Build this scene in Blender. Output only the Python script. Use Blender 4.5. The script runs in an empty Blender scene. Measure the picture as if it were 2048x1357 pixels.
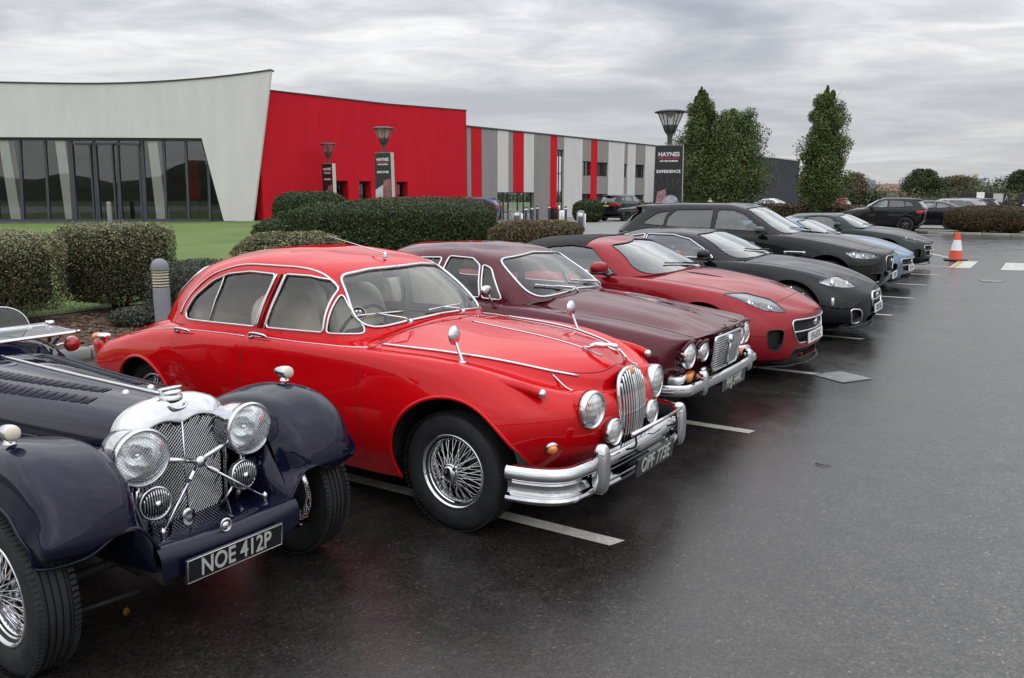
import bpy, math, random
import numpy as np
from mathutils import Vector
R_ = math.radians
rng = np.random.default_rng(7)
random.seed(7)
SC = bpy.context.scene
COL = SC.collection

# ---------------------------------------------------------------- camera
cam_d = bpy.data.cameras.new('camera')
cam = bpy.data.objects.new('camera', cam_d)
COL.objects.link(cam)
cam_d.sensor_width = 36.0
cam_d.lens = 1640.0 / 2048.0 * 36.0
cam_d.clip_start = 0.05
cam_d.clip_end = 4000.0
cam.location = (0, 0, 1.81)
cam.rotation_euler = (R_(90 - 10.113), 0, 0)
SC.camera = cam

# ---------------------------------------------------------------- sky and sun (overcast)
SUN_EL, SUN_AZ = 68.0, 205.0      # azimuth clockwise from +Y (the way the camera looks)
W = bpy.data.worlds.new("World")
SC.world = W
W.use_nodes = True
wt = W.node_tree
wt.nodes.clear()
def wn(t, **k):
    n = wt.nodes.new(t)
    for a, b in k.items(): setattr(n, a, b)
    return n
wl = wt.links.new
sky = wn('ShaderNodeTexSky', sky_type='NISHITA')
sky.sun_disc = False
sky.sun_elevation = R_(SUN_EL)
sky.sun_rotation = R_(SUN_AZ)
sky.air_density = 1.0; sky.dust_density = 2.0
tc = wn('ShaderNodeTexCoord')
sep = wn('ShaderNodeSeparateXYZ'); wl(tc.outputs['Generated'], sep.inputs[0])
# project the view direction on a flat cloud deck
ad = wn('ShaderNodeMath', operation='ADD'); wl(sep.outputs['Z'], ad.inputs[0]); ad.inputs[1].default_value = 0.09
mx = wn('ShaderNodeMath', operation='MAXIMUM'); wl(ad.outputs[0], mx.inputs[0]); mx.inputs[1].default_value = 0.06
dx = wn('ShaderNodeMath', operation='DIVIDE'); wl(sep.outputs['X'], dx.inputs[0]); wl(mx.outputs[0], dx.inputs[1])
dy = wn('ShaderNodeMath', operation='DIVIDE'); wl(sep.outputs['Y'], dy.inputs[0]); wl(mx.outputs[0], dy.inputs[1])
cmb = wn('ShaderNodeCombineXYZ'); wl(dx.outputs[0], cmb.inputs[0]); wl(dy.outputs[0], cmb.inputs[1])
def wnoise(scale, detail, rough, dist, off):
    mp = wn('ShaderNodeMapping'); wl(cmb.outputs[0], mp.inputs['Vector'])
    mp.inputs['Location'].default_value = off
    mp.inputs['Rotation'].default_value = (0, 0, R_(-14))
    mp.inputs['Scale'].default_value = (0.75, 1.0, 1)
    nz = wn('ShaderNodeTexNoise'); wl(mp.outputs[0], nz.inputs['Vector'])
    nz.inputs['Scale'].default_value = scale; nz.inputs['Detail'].default_value = detail
    nz.inputs['Roughness'].default_value = rough; nz.inputs['Distortion'].default_value = dist
    return nz
n1 = wnoise(0.52, 8, 0.54, 0.9, (3.1, 1.7, 0))
n2 = wnoise(2.6, 7, 0.6, 0.6, (9.2, 4.1, 0))
def wramp(src, stops):
    r = wn('ShaderNodeValToRGB'); wl(src, r.inputs[0])
    e = r.color_ramp.elements
    while len(e) < len(stops): e.new(0.5)
    for q, (p, c) in zip(e, stops):
        q.position = p; q.color = (*c, 1) if len(c) == 3 else c
    return r
mixn = wn('ShaderNodeMath', operation='MULTIPLY_ADD'); wl(n2.outputs['Fac'], mixn.inputs[0]); mixn.inputs[1].default_value = 0.30
sc1 = wn('ShaderNodeMath', operation='MULTIPLY'); wl(n1.outputs['Fac'], sc1.inputs[0]); sc1.inputs[1].default_value = 0.70
wl(sc1.outputs[0], mixn.inputs[2])
cloud = wramp(mixn.outputs[0], [(0.37, (3.15, 3.42, 3.95)), (0.45, (3.95, 4.2, 4.65)), (0.53, (5.2, 5.4, 5.7)), (0.63, (7.6, 7.65, 7.7))])
gap = wramp(n1.outputs['Fac'], [(0.62, (0, 0, 0)), (0.74, (1, 1, 1))])
gsc = wn('ShaderNodeMath', operation='MULTIPLY'); wl(gap.outputs[0], gsc.inputs[0]); gsc.inputs[1].default_value = 0.35
# the far cloud deck thins to a bright band low over the horizon
hz = wn('ShaderNodeMapRange'); wl(sep.outputs['Z'], hz.inputs['Value'])
hz.inputs['From Min'].default_value = 0.0; hz.inputs['From Max'].default_value = 0.20
hz.inputs['To Min'].default_value = 0.55; hz.inputs['To Max'].default_value = 0.0
hm = wn('ShaderNodeMixRGB'); wl(hz.outputs[0], hm.inputs[0]); wl(cloud.outputs[0], hm.inputs[1]); hm.inputs[2].default_value = (8.9, 9.0, 9.0, 1)
cs = wn('ShaderNodeMixRGB'); wl(gsc.outputs[0], cs.inputs[0]); wl(hm.outputs[0], cs.inputs[1]); wl(sky.outputs[0], cs.inputs[2])
ov = wn('ShaderNodeMapRange'); wl(sep.outputs['Z'], ov.inputs['Value'])      # overcast law: brighter towards the zenith
ov.inputs['From Min'].default_value = 0.0; ov.inputs['From Max'].default_value = 1.0
ov.inputs['To Min'].default_value = 0.66; ov.inputs['To Max'].default_value = 3.1
om = wn('ShaderNodeMixRGB', blend_type='MULTIPLY'); om.inputs[0].default_value = 1.0; wl(cs.outputs[0], om.inputs[1]); wl(ov.outputs[0], om.inputs[2])
bg = wn('ShaderNodeBackground'); wl(om.outputs[0], bg.inputs[0]); bg.inputs[1].default_value = 0.1
wo = wn('ShaderNodeOutputWorld'); wl(bg.outputs[0], wo.inputs[0])

sun_d = bpy.data.lights.new('sun', 'SUN'); sun_d.energy = 1.1; sun_d.angle = R_(175); sun_d.color = (1.0, 0.965, 0.92)
sun = bpy.data.objects.new('sun', sun_d); COL.objects.link(sun)
_az, _el = R_(SUN_AZ), R_(SUN_EL)
_to = Vector((math.sin(_az) * math.cos(_el), math.cos(_az) * math.cos(_el), math.sin(_el)))
sun.rotation_euler = _to.to_track_quat('Z', 'Y').to_euler()

vs = SC.view_settings
vs.view_transform = 'Standard'; vs.look = 'None'; vs.gamma = 1.0; vs.exposure = 0.24
vs.use_curve_mapping = False
SC.display_settings.display_device = 'sRGB'
SC.cycles.max_bounces = 10; SC.cycles.transparent_max_bounces = 16
SC.cycles.caustics_reflective = False; SC.cycles.caustics_refractive = False
SC.cycles.sample_clamp_indirect = 6.0
# ================================================================ helpers
def node_mat(name):
    m = bpy.data.materials.new(name); m.use_nodes = True
    nt = m.node_tree
    b = nt.nodes['Principled BSDF']
    return m, nt, b
def pset(b, **k):
    names = dict(color='Base Color', rough='Roughness', metal='Metallic', coat='Coat Weight', coatr='Coat Roughness', spec='Specular IOR Level', trans='Transmission Weight', ior='IOR')
    for a, v in k.items():
        i = b.inputs[names[a]]
        i.default_value = (*v, 1) if isinstance(v, tuple) and len(v) == 3 else v
def noise_node(nt, scale, detail=4, rough=0.55, coord='Object', stretch=None, dist=0.0):
    t = nt.nodes.new('ShaderNodeTexCoord')
    n = nt.nodes.new('ShaderNodeTexNoise')
    src = t.outputs[coord]
    if stretch:
        mp = nt.nodes.new('ShaderNodeMapping'); nt.links.new(src, mp.inputs[0]); mp.inputs['Scale'].default_value = stretch
        src = mp.outputs[0]
    nt.links.new(src, n.inputs['Vector'])
    n.inputs['Scale'].default_value = scale; n.inputs['Detail'].default_value = detail
    n.inputs['Roughness'].default_value = rough; n.inputs['Distortion'].default_value = dist
    return n
def ramp_node(nt, src, stops):
    r = nt.nodes.new('ShaderNodeValToRGB'); nt.links.new(src, r.inputs[0])
    e = r.color_ramp.elements
    while len(e) < len(stops): e.new(0.5)
    for q, (p, c) in zip(e, stops):
        q.position = p; q.color = (*c, 1) if len(c) == 3 else c
    return r
def bump_node(nt, src, strength, dist=0.01, normal=None):
    b = nt.nodes.new('ShaderNodeBump'); nt.links.new(src, b.inputs['Height'])
    b.inputs['Strength'].default_value = strength; b.inputs['Distance'].default_value = dist
    if normal is not None: nt.links.new(normal, b.inputs['Normal'])
    return b
def mat(name, color, rough=0.5, metal=0.0, coat=0.0, coatr=0.03, var=0.0, vscale=6.0, bump=0.0, bscale=40.0, spec=0.5, rvar=0.0, stretch=None):
    """principled material with procedural colour variation, relief and roughness variation"""
    m, nt, b = node_mat(name)
    pset(b, color=color, rough=rough, metal=metal, coat=coat, coatr=coatr, spec=spec)
    if var > 0:
        n = noise_node(nt, vscale, 5, stretch=stretch)
        lo = tuple(max(0, c * (1 - var)) for c in color); hi = tuple(min(1, c * (1 + var)) for c in color)
        r = ramp_node(nt, n.outputs['Fac'], [(0.3, lo), (0.7, hi)])
        nt.links.new(r.outputs[0], b.inputs['Base Color'])
    if rvar > 0:
        n = noise_node(nt, vscale * 2.3, 4)
        r = ramp_node(nt, n.outputs['Fac'], [(0.3, (max(0, rough - rvar),) * 3), (0.7, (min(1, rough + rvar),) * 3)])
        nt.links.new(r.outputs[0], b.inputs['Roughness'])
    if bump > 0:
        n = noise_node(nt, bscale, 6)
        bm_ = bump_node(nt, n.outputs['Fac'], bump)
        nt.links.new(bm_.outputs[0], b.inputs['Normal'])
    return m
def paint(name, color, metallic=0.0, rough=0.35, flake=0.0):
    """car paint: base coat, clear coat, slight orange peel and rain film"""
    m, nt, b = node_mat(name)
    pset(b, color=color, rough=rough, metal=metallic, coat=1.0, coatr=.01, spec=.0)
    b.inputs['Coat IOR'].default_value = 1.40
    n = noise_node(nt, 260, 2)
    bn = bump_node(nt, n.outputs['Fac'], 0.004, 0.002)
    nt.links.new(bn.outputs[0], b.inputs['Coat Normal'])
    n2 = noise_node(nt, 9, 6, 0.7)
    r = ramp_node(nt, n2.outputs['Fac'], [(0.42, (0.0,) * 3), (0.75, (0.02,) * 3)])
    nt.links.new(r.outputs[0], b.inputs['Coat Roughness'])
    return m
def glass_mat(name, tint=(0.9, 0.94, 0.93), rough=0.0, refl=1.0, ior=1.5):
    """thin pane: fresnel mix of a tinted clear layer and a mirror reflection"""
    m = bpy.data.materials.new(name); m.use_nodes = True
    nt = m.node_tree; nt.nodes.clear()
    o = nt.nodes.new('ShaderNodeOutputMaterial'); mixs = nt.nodes.new('ShaderNodeMixShader')
    t = nt.nodes.new('ShaderNodeBsdfTransparent'); t.inputs[0].default_value = (*tint, 1)
    g = nt.nodes.new('ShaderNodeBsdfGlossy'); g.inputs['Roughness'].default_value = rough; g.inputs[0].default_value = (0.97, 1.0, 1.0, 1)
    f = nt.nodes.new('ShaderNodeFresnel'); f.inputs[0].default_value = ior
    mu = nt.nodes.new('ShaderNodeMath'); mu.operation = 'MULTIPLY'; mu.use_clamp = True
    nt.links.new(f.outputs[0], mu.inputs[0]); mu.inputs[1].default_value = 1.7 * refl
    nt.links.new(mu.outputs[0], mixs.inputs[0]); nt.links.new(t.outputs[0], mixs.inputs[1]); nt.links.new(g.outputs[0], mixs.inputs[2])
    nt.links.new(mixs.outputs[0], o.inputs[0])
    return m

def tag(o, label=None, cat=None, group=None, kind=None):
    if label: o['label'] = label
    if cat: o['category'] = cat
    if group: o['group'] = group
    if kind: o['kind'] = kind
    return o
def thing(name, label, cat, loc=(0, 0, 0), rz=0.0, group=None):
    o = bpy.data.objects.new(name, None); COL.objects.link(o)
    o.location = loc; o.rotation_euler = (0, 0, rz); o.empty_display_size = 0.2
    return tag(o, label, cat, group)
def link_mesh(name, me, material=None, parent=None, loc=None, rot=None):
    o = bpy.data.objects.new(name, me); COL.objects.link(o)
    if material is not None and not me.materials: me.materials.append(material)
    if parent is not None: o.parent = parent
    if loc is not None: o.location = loc
    if rot is not None: o.rotation_euler = rot
    return o
def copy_tree(o, parent=None):
    c = o.copy(); COL.objects.link(c); c.parent = parent
    for ch in o.children: copy_tree(ch, c)
    return c
def stuff(o):
    o['kind'] = 'stuff'; return o

class MB:
    """collects shapes into one mesh"""
    def __init__(s): s.v = []; s.f = []; s.n = 0
    def add(s, v, f):
        v = np.asarray(v, float).reshape(-1, 3)
        s.v.append(v); k = s.n
        s.f.extend([tuple(i + k for i in q) for q in f]); s.n += len(v)
        return s
    def box(s, c, size, rz=0.0, rot=None, bev=0.0):
        x, y, z = (q / 2 for q in size)
        if bev > 0:
            b = min(bev, x * .9, y * .9, z * .9); pts = []
            for k, (zz, ins) in enumerate(((-z, b), (-z + b, 0), (z - b, 0), (z, b))):
                a, d = x - ins, y - ins
                pts += [(-a + b, -d, zz), (a - b, -d, zz), (a, -d + b, zz), (a, d - b, zz), (a - b, d, zz), (-a + b, d, zz), (-a, d - b, zz), (-a, -d + b, zz)]
            f = [tuple(range(7, -1, -1)), tuple(range(24, 32))]
            for k in range(3):
                for i in range(8):
                    j = (i + 1) % 8
                    f.append((k * 8 + i, k * 8 + j, k * 8 + 8 + j, k * 8 + 8 + i))
            v = np.array(pts)
        else:
            v = np.array([(-x, -y, -z), (x, -y, -z), (x, y, -z), (-x, y, -z), (-x, -y, z), (x, -y, z), (x, y, z), (-x, y, z)])
            f = [(3, 2, 1, 0), (4, 5, 6, 7), (0, 1, 5, 4), (1, 2, 6, 5), (2, 3, 7, 6), (3, 0, 4, 7)]
        if rot is not None:
            from mathutils import Euler
            M_ = np.array(Euler(rot).to_matrix()); v = v @ M_.T
        elif rz:
            c_, s_ = math.cos(rz), math.sin(rz)
            v = np.column_stack([v[:, 0] * c_ - v[:, 1] * s_, v[:, 0] * s_ + v[:, 1] * c_, v[:, 2]])
        return s.add(v + np.array(c), f)
    def tube(s, pts, r, n=8, closed=False, cap=True, flat=None):
        v, f = tube(pts, r, n, closed, cap, flat); return s.add(v, f)
    def lathe(s, prof, n=32, origin=(0, 0, 0), axis='z', sweep=None):
        v, f = lathe(prof, n); v = orient(v, axis) + np.array(origin); return s.add(v, f)
    def build(s, name, material, parent=None, smooth=True, angle=None, loc=None, rot=None):
        v = np.concatenate(s.v) if s.v else np.zeros((0, 3))
        me = bpy.data.meshes.new(name); me.from_pydata(v.tolist(), [], s.f); me.update()
        if smooth:
            me.polygons.foreach_set('use_smooth', [True] * len(me.polygons))
            if angle is not None: sharp_edges(me, angle)
        return link_mesh(name, me, material, parent, loc, rot)
def sharp_edges(me, deg):
    """mark edges sharper than deg so that smooth shading breaks there"""
    nf = len(me.polygons)
    if nf == 0: return
    nor = np.zeros(nf * 3); me.polygons.foreach_get('normal', nor); nor = nor.reshape(-1, 3)
    le = np.zeros(len(me.loops), int); me.loops.foreach_get('edge_index', le)
    lt = np.zeros(nf, int); me.polygons.foreach_get('loop_total', lt)
    lp = np.repeat(np.arange(nf), lt)
    ne = len(me.edges); first = np.full(ne, -1); second = np.full(ne, -1)
    o = np.argsort(le, kind='stable'); es, ps = le[o], lp[o]
    st = np.r_[True, es[1:] != es[:-1]]; first[es[st]] = ps[st]
    st2 = np.r_[False, (es[1:] == es[:-1])]; second[es[st2]] = ps[st2]
    ok = second >= 0
    d = np.ones(ne); d[ok] = (nor[first[ok]] * nor[second[ok]]).sum(1)
    sh = d < math.cos(R_(deg))
    a = me.attributes.get('sharp_edge') or me.attributes.new('sharp_edge', 'BOOLEAN', 'EDGE')
    a.data.foreach_set('value', sh.tolist())
def tube(pts, r, n=8, closed=False, cap=True, flat=None):
    p = np.asarray(pts, float); N = len(p)
    if closed: t = np.roll(p, -1, 0) - np.roll(p, 1, 0)
    else:
        t = np.empty_like(p); t[1:-1] = p[2:] - p[:-2]; t[0] = p[1] - p[0]; t[-1] = p[-1] - p[-2]
    t /= np.maximum(np.linalg.norm(t, axis=1, keepdims=True), 1e-9)
    rr = np.full(N, r) if np.isscalar(r) else np.asarray(r, float)
    u = np.cross(t[0], (0, 0, 1.0))
    if np.linalg.norm(u) < 0.1: u = np.cross(t[0], (0, 1.0, 0))
    u /= np.linalg.norm(u); us = []
    for k in range(N):
        u = u - t[k] * (u @ t[k]); u /= max(np.linalg.norm(u), 1e-9); us.append(u)
    us = np.array(us); w = np.cross(t, us)
    a = np.arange(n) / n * 2 * math.pi
    fa = 1.0 if flat is None else flat
    v = p[:, None] + rr[:, None, None] * (np.cos(a)[None, :, None] * us[:, None] + fa * np.sin(a)[None, :, None] * w[:, None])
    f = []
    for k in range(N if closed else N - 1):
        k2 = (k + 1) % N
        for i in range(n):
            j = (i + 1) % n; f.append((k * n + i, k * n + j, k2 * n + j, k2 * n + i))
    if cap and not closed:
        f.append(tuple(range(n - 1, -1, -1))); f.append(tuple((N - 1) * n + i for i in range(n)))
    return v.reshape(-1, 3), f
def lathe(prof, n=32):
    """profile of (radius, height) turned about z"""
    p = np.asarray(prof, float); a = np.arange(n) / n * 2 * math.pi
    v = np.stack([p[:, None, 0] * np.cos(a), p[:, None, 0] * np.sin(a), np.repeat(p[:, 1:2], n, 1)], -1)
    f = []
    for k in range(len(p) - 1):
        for i in range(n):
            j = (i + 1) % n; f.append((k * n + i, k * n + j, (k + 1) * n + j, (k + 1) * n + i))
    return v.reshape(-1, 3), f
def orient(v, axis):
    """turn a z-axis shape so that its +z points along axis"""
    v = np.asarray(v, float)
    if isinstance(axis, str):
        if axis == 'z': return v
        axis = {'x': (1, 0, 0), 'y': (0, 1, 0), '-y': (0, -1, 0), '-x': (-1, 0, 0)}[axis]
    a = np.asarray(axis, float); a = a / np.linalg.norm(a)
    up = np.array((0, 0, 1.0)) if abs(a[2]) < 0.95 else np.array((1.0, 0, 0))
    e1 = np.cross(up, a); e1 /= np.linalg.norm(e1); e2 = np.cross(a, e1)
    return v[:, 0:1] * e1 + v[:, 1:2] * e2 + v[:, 2:3] * a
def crom(pts, m=8, closed=False):
    """smooth curve through points (Catmull-Rom)"""
    p = np.asarray(pts, float); N = len(p)
    T = np.empty_like(p)
    if closed: T = (np.roll(p, -1, 0) - np.roll(p, 1, 0)) / 2
    else:
        T[1:-1] = (p[2:] - p[:-2]) / 2; T[0] = p[1] - p[0]; T[-1] = p[-1] - p[-2]
    out = []; tt = np.linspace(0, 1, m, endpoint=False)[:, None]
    for k in range(N if closed else N - 1):
        a, b = p[k], p[(k + 1) % N]; ta, tb = T[k], T[(k + 1) % N]
        out.append((2 * tt**3 - 3 * tt**2 + 1) * a + (tt**3 - 2 * tt**2 + tt) * ta + (-2 * tt**3 + 3 * tt**2) * b + (tt**3 - tt**2) * tb)
    if not closed: out.append(p[-1:])
    return np.concatenate(out)
TEXTS = []
def text(name, s, size, material, parent=None, loc=(0, 0, 0), rot=(0, 0, 0), align='CENTER', bold=0.0, extrude=0.001, sx=1.0, spacing=1.0, label=None):
    c = bpy.data.curves.new(name, 'FONT'); c.body = s; c.size = size; c.align_x = align; c.align_y = 'CENTER'
    c.extrude = extrude; c.offset = bold; c.space_character = spacing; c.resolution_u = 3
    c.materials.append(material)
    o = bpy.data.objects.new(name, c); COL.objects.link(o); o.parent = parent; o.location = loc; o.rotation_euler = rot; o.scale = (sx, 1, 1)
    if label: o['label'] = label
    TEXTS.append(o)
    return o
# ================================================================ car body toolkit
class Surf:
    """polygon soup with smooth normals that can be cut along implicit curves"""
    def __init__(s, v, n, f): s.v = np.asarray(v, float); s.n = np.asarray(n, float); s.f = f
    def compact(s):
        used = np.unique(np.array([i for q in s.f for i in q], int)) if s.f else np.zeros(0, int)
        mp = np.full(len(s.v), -1); mp[used] = np.arange(len(used))
        return Surf(s.v[used], s.n[used], [tuple(int(mp[i]) for i in q) for q in s.f])
    def moved(s, d, flip=False):
        return Surf(s.v + s.n * d, -s.n if flip else s.n, [tuple(reversed(q)) for q in s.f] if flip else s.f)
    def join(s, o):
        k = len(s.v); return Surf(np.concatenate([s.v, o.v]), np.concatenate([s.n, o.n]), s.f + [tuple(i + k for i in q) for q in o.f])
    def mirrored(s):
        m = np.array((1, -1, 1.0)); return Surf(s.v * m, s.n * m, [tuple(reversed(q)) for q in s.f])
    def build(s, name, material, parent=None, loc=None):
        c = s.compact()
        me = bpy.data.meshes.new(name); me.from_pydata(c.v.tolist(), [], c.f); me.update()
        me.polygons.foreach_set('use_smooth', [True] * len(me.polygons))
        if len(c.v): me.normals_split_custom_set_from_vertices(c.n.tolist())
        return link_mesh(name, me, material, parent, loc)
def cut(S, fn):
    """split S along fn = 0; returns (fn < 0 side, fn > 0 side, list of 3D cut polylines)"""
    val = fn(S.v)
    val = np.where(np.abs(val) < 1e-7, 1e-7, val); sg = val > 0
    inn, out, cross = [], [], []
    for q in S.f:
        a = sum(1 for i in q if sg[i])
        if a == 0: inn.append(q)
        elif a == len(q): out.append(q)
        else: cross.append(q)
    eset = {}
    for q in cross:
        for k in range(len(q)):
            i, j = q[k], q[(k + 1) % len(q)]
            if sg[i] != sg[j]:
                e = (i, j) if i < j else (j, i)
                if e not in eset: eset[e] = len(eset)
    if not eset: return Surf(S.v, S.n, inn), Surf(S.v, S.n, out), []
    E = np.array(list(eset.keys())); A, B = S.v[E[:, 0]], S.v[E[:, 1]]
    lo = np.zeros(len(E)); hi = np.ones(len(E)); fa, fb = val[E[:, 0]].copy(), val[E[:, 1]].copy()
    for it in range(3):
        t = lo + (hi - lo) * fa / (fa - fb); t = np.clip(t, 0.001, 0.999)
        fp = fn(A + (B - A) * t[:, None]); same = (fp > 0) == (fa > 0)
        lo = np.where(same, t, lo); fa = np.where(same, fp, fa); hi = np.where(same, hi, t); fb = np.where(same, fb, fp)
        den = fa - fb; fb = np.where(np.abs(den) < 1e-12, fb - 1e-9, fb)
    P = A + (B - A) * t[:, None]; Nn = S.n[E[:, 0]] * (1 - t[:, None]) + S.n[E[:, 1]] * t[:, None]
    Nn /= np.maximum(np.linalg.norm(Nn, axis=1, keepdims=True), 1e-9)
    base = len(S.v); V = np.concatenate([S.v, P]); NN = np.concatenate([S.n, Nn])
    segs = []
    for q in cross:
        pi, po, cv = [], [], []
        for k in range(len(q)):
            i, j = q[k], q[(k + 1) % len(q)]
            (po if sg[i] else pi).append(i)
            if sg[i] != sg[j]:
                c = base + eset[(i, j) if i < j else (j, i)]
                pi.append(c); po.append(c); cv.append(c)
        if len(pi) > 2: inn.append(tuple(pi))
        if len(po) > 2: out.append(tuple(po))
        if len(cv) == 2: segs.append(tuple(cv))
    nb = {}
    for a, b in segs: nb.setdefault(a, []).append(b); nb.setdefault(b, []).append(a)
    seen = set(); lines = []
    for start in sorted(nb, key=lambda q: len(nb[q])):
        if start in seen: continue
        line = [start]; seen.add(start); cur = start
        while True:
            nx = [q for q in nb[cur] if q not in seen]
            if not nx: break
            cur = nx[0]; seen.add(cur); line.append(cur)
        closed = len(line) > 3 and line[0] in nb[line[-1]]
        if len(line) > 2: lines.append((V[line], NN[line], closed))
    return Surf(V, NN, inn), Surf(V, NN, out), lines
def resample(p, step=0.02, closed=False, smooth=2):
    p = np.asarray(p, float)
    if closed: p = np.concatenate([p, p[:1]])
    d = np.r_[0, np.cumsum(np.linalg.norm(np.diff(p, axis=0), axis=1))]
    k = np.r_[True, np.diff(d) > 1e-6]; p, d = p[k], d[k]
    n = max(4, int(d[-1] / step)); t = np.linspace(0, d[-1], n + 1)
    q = np.column_stack([np.interp(t, d, p[:, c]) for c in range(p.shape[1])])
    if closed: q = q[:-1]
    for _ in range(smooth):
        if closed: q = 0.25 * np.roll(q, 1, 0) + 0.5 * q + 0.25 * np.roll(q, -1, 0)
        else: q[1:-1] = 0.25 * q[:-2] + 0.5 * q[1:-1] + 0.25 * q[2:]
    return q
def keys(tab, sig):
    """key table (x, value) -> smooth function of x"""
    t = sorted(tab); xs = np.array([a for a, _ in t]); ys = np.array([b for _, b in t])
    if len(xs) == 1: return lambda x: np.full(np.shape(x), ys[0])
    g = np.arange(xs[0] - 0.6, xs[-1] + 0.6, 0.01)
    s0 = (ys[1] - ys[0]) / (xs[1] - xs[0]); s1 = (ys[-1] - ys[-2]) / (xs[-1] - xs[-2])
    y = np.interp(g, xs, ys); y = np.where(g < xs[0], ys[0] + s0 * (g - xs[0]), y); y = np.where(g > xs[-1], ys[-1] + s1 * (g - xs[-1]), y)
    if sig > 0:
        h = int(3 * sig / 0.01); k = np.exp(-0.5 * (np.arange(-h, h + 1) * 0.01 / sig)**2); k /= k.sum()
        pl = y[0] - s0 * 0.01 * np.arange(h, 0, -1); pr = y[-1] + s1 * 0.01 * np.arange(1, h + 1)
        y = np.convolve(np.r_[pl, y, pr], k, 'valid')
    return lambda x: np.interp(x, g, y)
def skin(rows, nu=170, m=6, fu=0.2, ru=0.18, sig=0.06):
    """half body (y >= 0) from rows listed bottom to top.  row: xf, Lf, nf, xr, Lr, nr, w, z, sharp, sig, yf"""
    nF, nR = int(nu * fu), int(nu * ru); nM = nu - nF - nR
    L = []
    for r in rows:
        sg = r.get('sig', sig); wf = keys(r['w'], sg); zf = keys(r['z'], sg)
        xf, Lf, nf, xr, Lr, nr = r['f'] + r['r']
        ph = np.linspace(0, 1, nF + 1)[:-1]**1.0 * math.pi / 2
        x1 = xf - Lf * (1 - np.cos(ph)**(2 / nf)); e1 = np.sin(ph)**(2 / nf)
        x2 = np.linspace(xf - Lf, xr + Lr, nM); e2 = np.ones(nM)
        ph = np.linspace(1, 0, nR + 1)[1:] * math.pi / 2
        x3 = xr + Lr * (1 - np.cos(ph)**(2 / nr)); e3 = np.sin(ph)**(2 / nr)
        x = np.r_[x1, x2, x3]; e = np.r_[e1, e2, e3]
        L.append(np.column_stack([x, wf(x) * e, zf(x)]))
    Q = np.array(L); K = len(rows)                        # K x U x 3
    dl = np.maximum(np.linalg.norm(np.diff(Q, axis=0), axis=2), 1e-4)[..., None]
    dk = np.diff(Q, axis=0) / dl
    out = []
    def tang(k, side):
        if k == 0: return dk[0]
        if k == K - 1: return dk[K - 2] * np.array((1.0, 1.0, 0.15)) if rows[k].get('flat', True) else dk[K - 2]
        if rows[k].get('sharp'): return dk[k] if side > 0 else dk[k - 1]
        a, b = dl[k - 1], dl[k]
        return (dk[k - 1] * b + dk[k] * a) / (a + b)
    for k in range(K - 1):
        t = np.linspace(0, 1, m, endpoint=False)[:, None, None]
        ta, tb = tang(k, 1) * dl[k], tang(k + 1, -1) * dl[k]
        out.append((2 * t**3 - 3 * t**2 + 1) * Q[k] + (t**3 - 2 * t**2 + t) * ta + (-2 * t**3 + 3 * t**2) * Q[k + 1] + (t**3 - t**2) * tb)
    G = np.concatenate(out + [Q[-1:]])
    G[..., 1] = np.maximum(G[..., 1], 0)
    return G
def grid_surf(G, mirror=True, flip=False):
    """grid (V x U x 3) -> Surf, both halves when mirror"""
    du = np.gradient(G, axis=1); dv = np.gradient(G, axis=0)
    n = np.cross(du, dv)
    ln = np.linalg.norm(n, axis=2, keepdims=True)
    n = n / np.maximum(ln, 1e-12)
    bad = ln[..., 0] < 1e-10
    if bad.any():
        for _ in range(3):
            nn = (np.roll(n, 1, 0) + np.roll(n, -1, 0) + np.roll(n, 1, 1) + np.roll(n, -1, 1)); nn /= np.maximum(np.linalg.norm(nn, axis=2, keepdims=True), 1e-9)
            n = np.where(bad[..., None], nn, n)
    if flip: n = -n
    if mirror:
        on = G[..., 1] < 1e-6
        n[on, 1] = 0; n /= np.maximum(np.linalg.norm(n, axis=2, keepdims=True), 1e-9)
    V, U = G.shape[:2]
    idx = np.arange(V * U).reshape(V, U)
    a, b, c, d = idx[:-1, :-1].ravel(), idx[:-1, 1:].ravel(), idx[1:, 1:].ravel(), idx[1:, :-1].ravel()
    P = G.reshape(-1, 3)
    q = np.stack([a, b, c, d] if not flip else [a, d, c, b], 1)
    ar = np.linalg.norm(np.cross(P[q[:, 2]] - P[q[:, 0]], P[q[:, 3]] - P[q[:, 1]]), axis=1)
    q = q[ar > 1e-9]
    S = Surf(P, n.reshape(-1, 3), [tuple(t) for t in q.tolist()])
    return S.join(S.mirrored()) if mirror else S
def fillet(pts, r=0.03, n=5):
    """closed polygon with rounded corners; a point may carry its own radius as third value"""
    P = [np.array(p[:2], float) for p in pts]; out = []
    for i, p in enumerate(P):
        rr = pts[i][2] if len(pts[i]) > 2 else r
        a, b = P[i - 1] - p, P[(i + 1) % len(P)] - p
        la, lb = np.linalg.norm(a), np.linalg.norm(b)
        if rr <= 0 or la < 1e-6 or lb < 1e-6: out.append(p); continue
        a /= la; b /= lb
        c = np.clip(a @ b, -0.999, 0.999); d = min(rr / math.tan(math.acos(c) / 2), 0.49 * la, 0.49 * lb)
        p0, p2 = p + a * d, p + b * d
        for t in np.linspace(0, 1, n): out.append((1 - t)**2 * p0 + 2 * t * (1 - t) * p + t * t * p2)
    return np.array(out)
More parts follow.
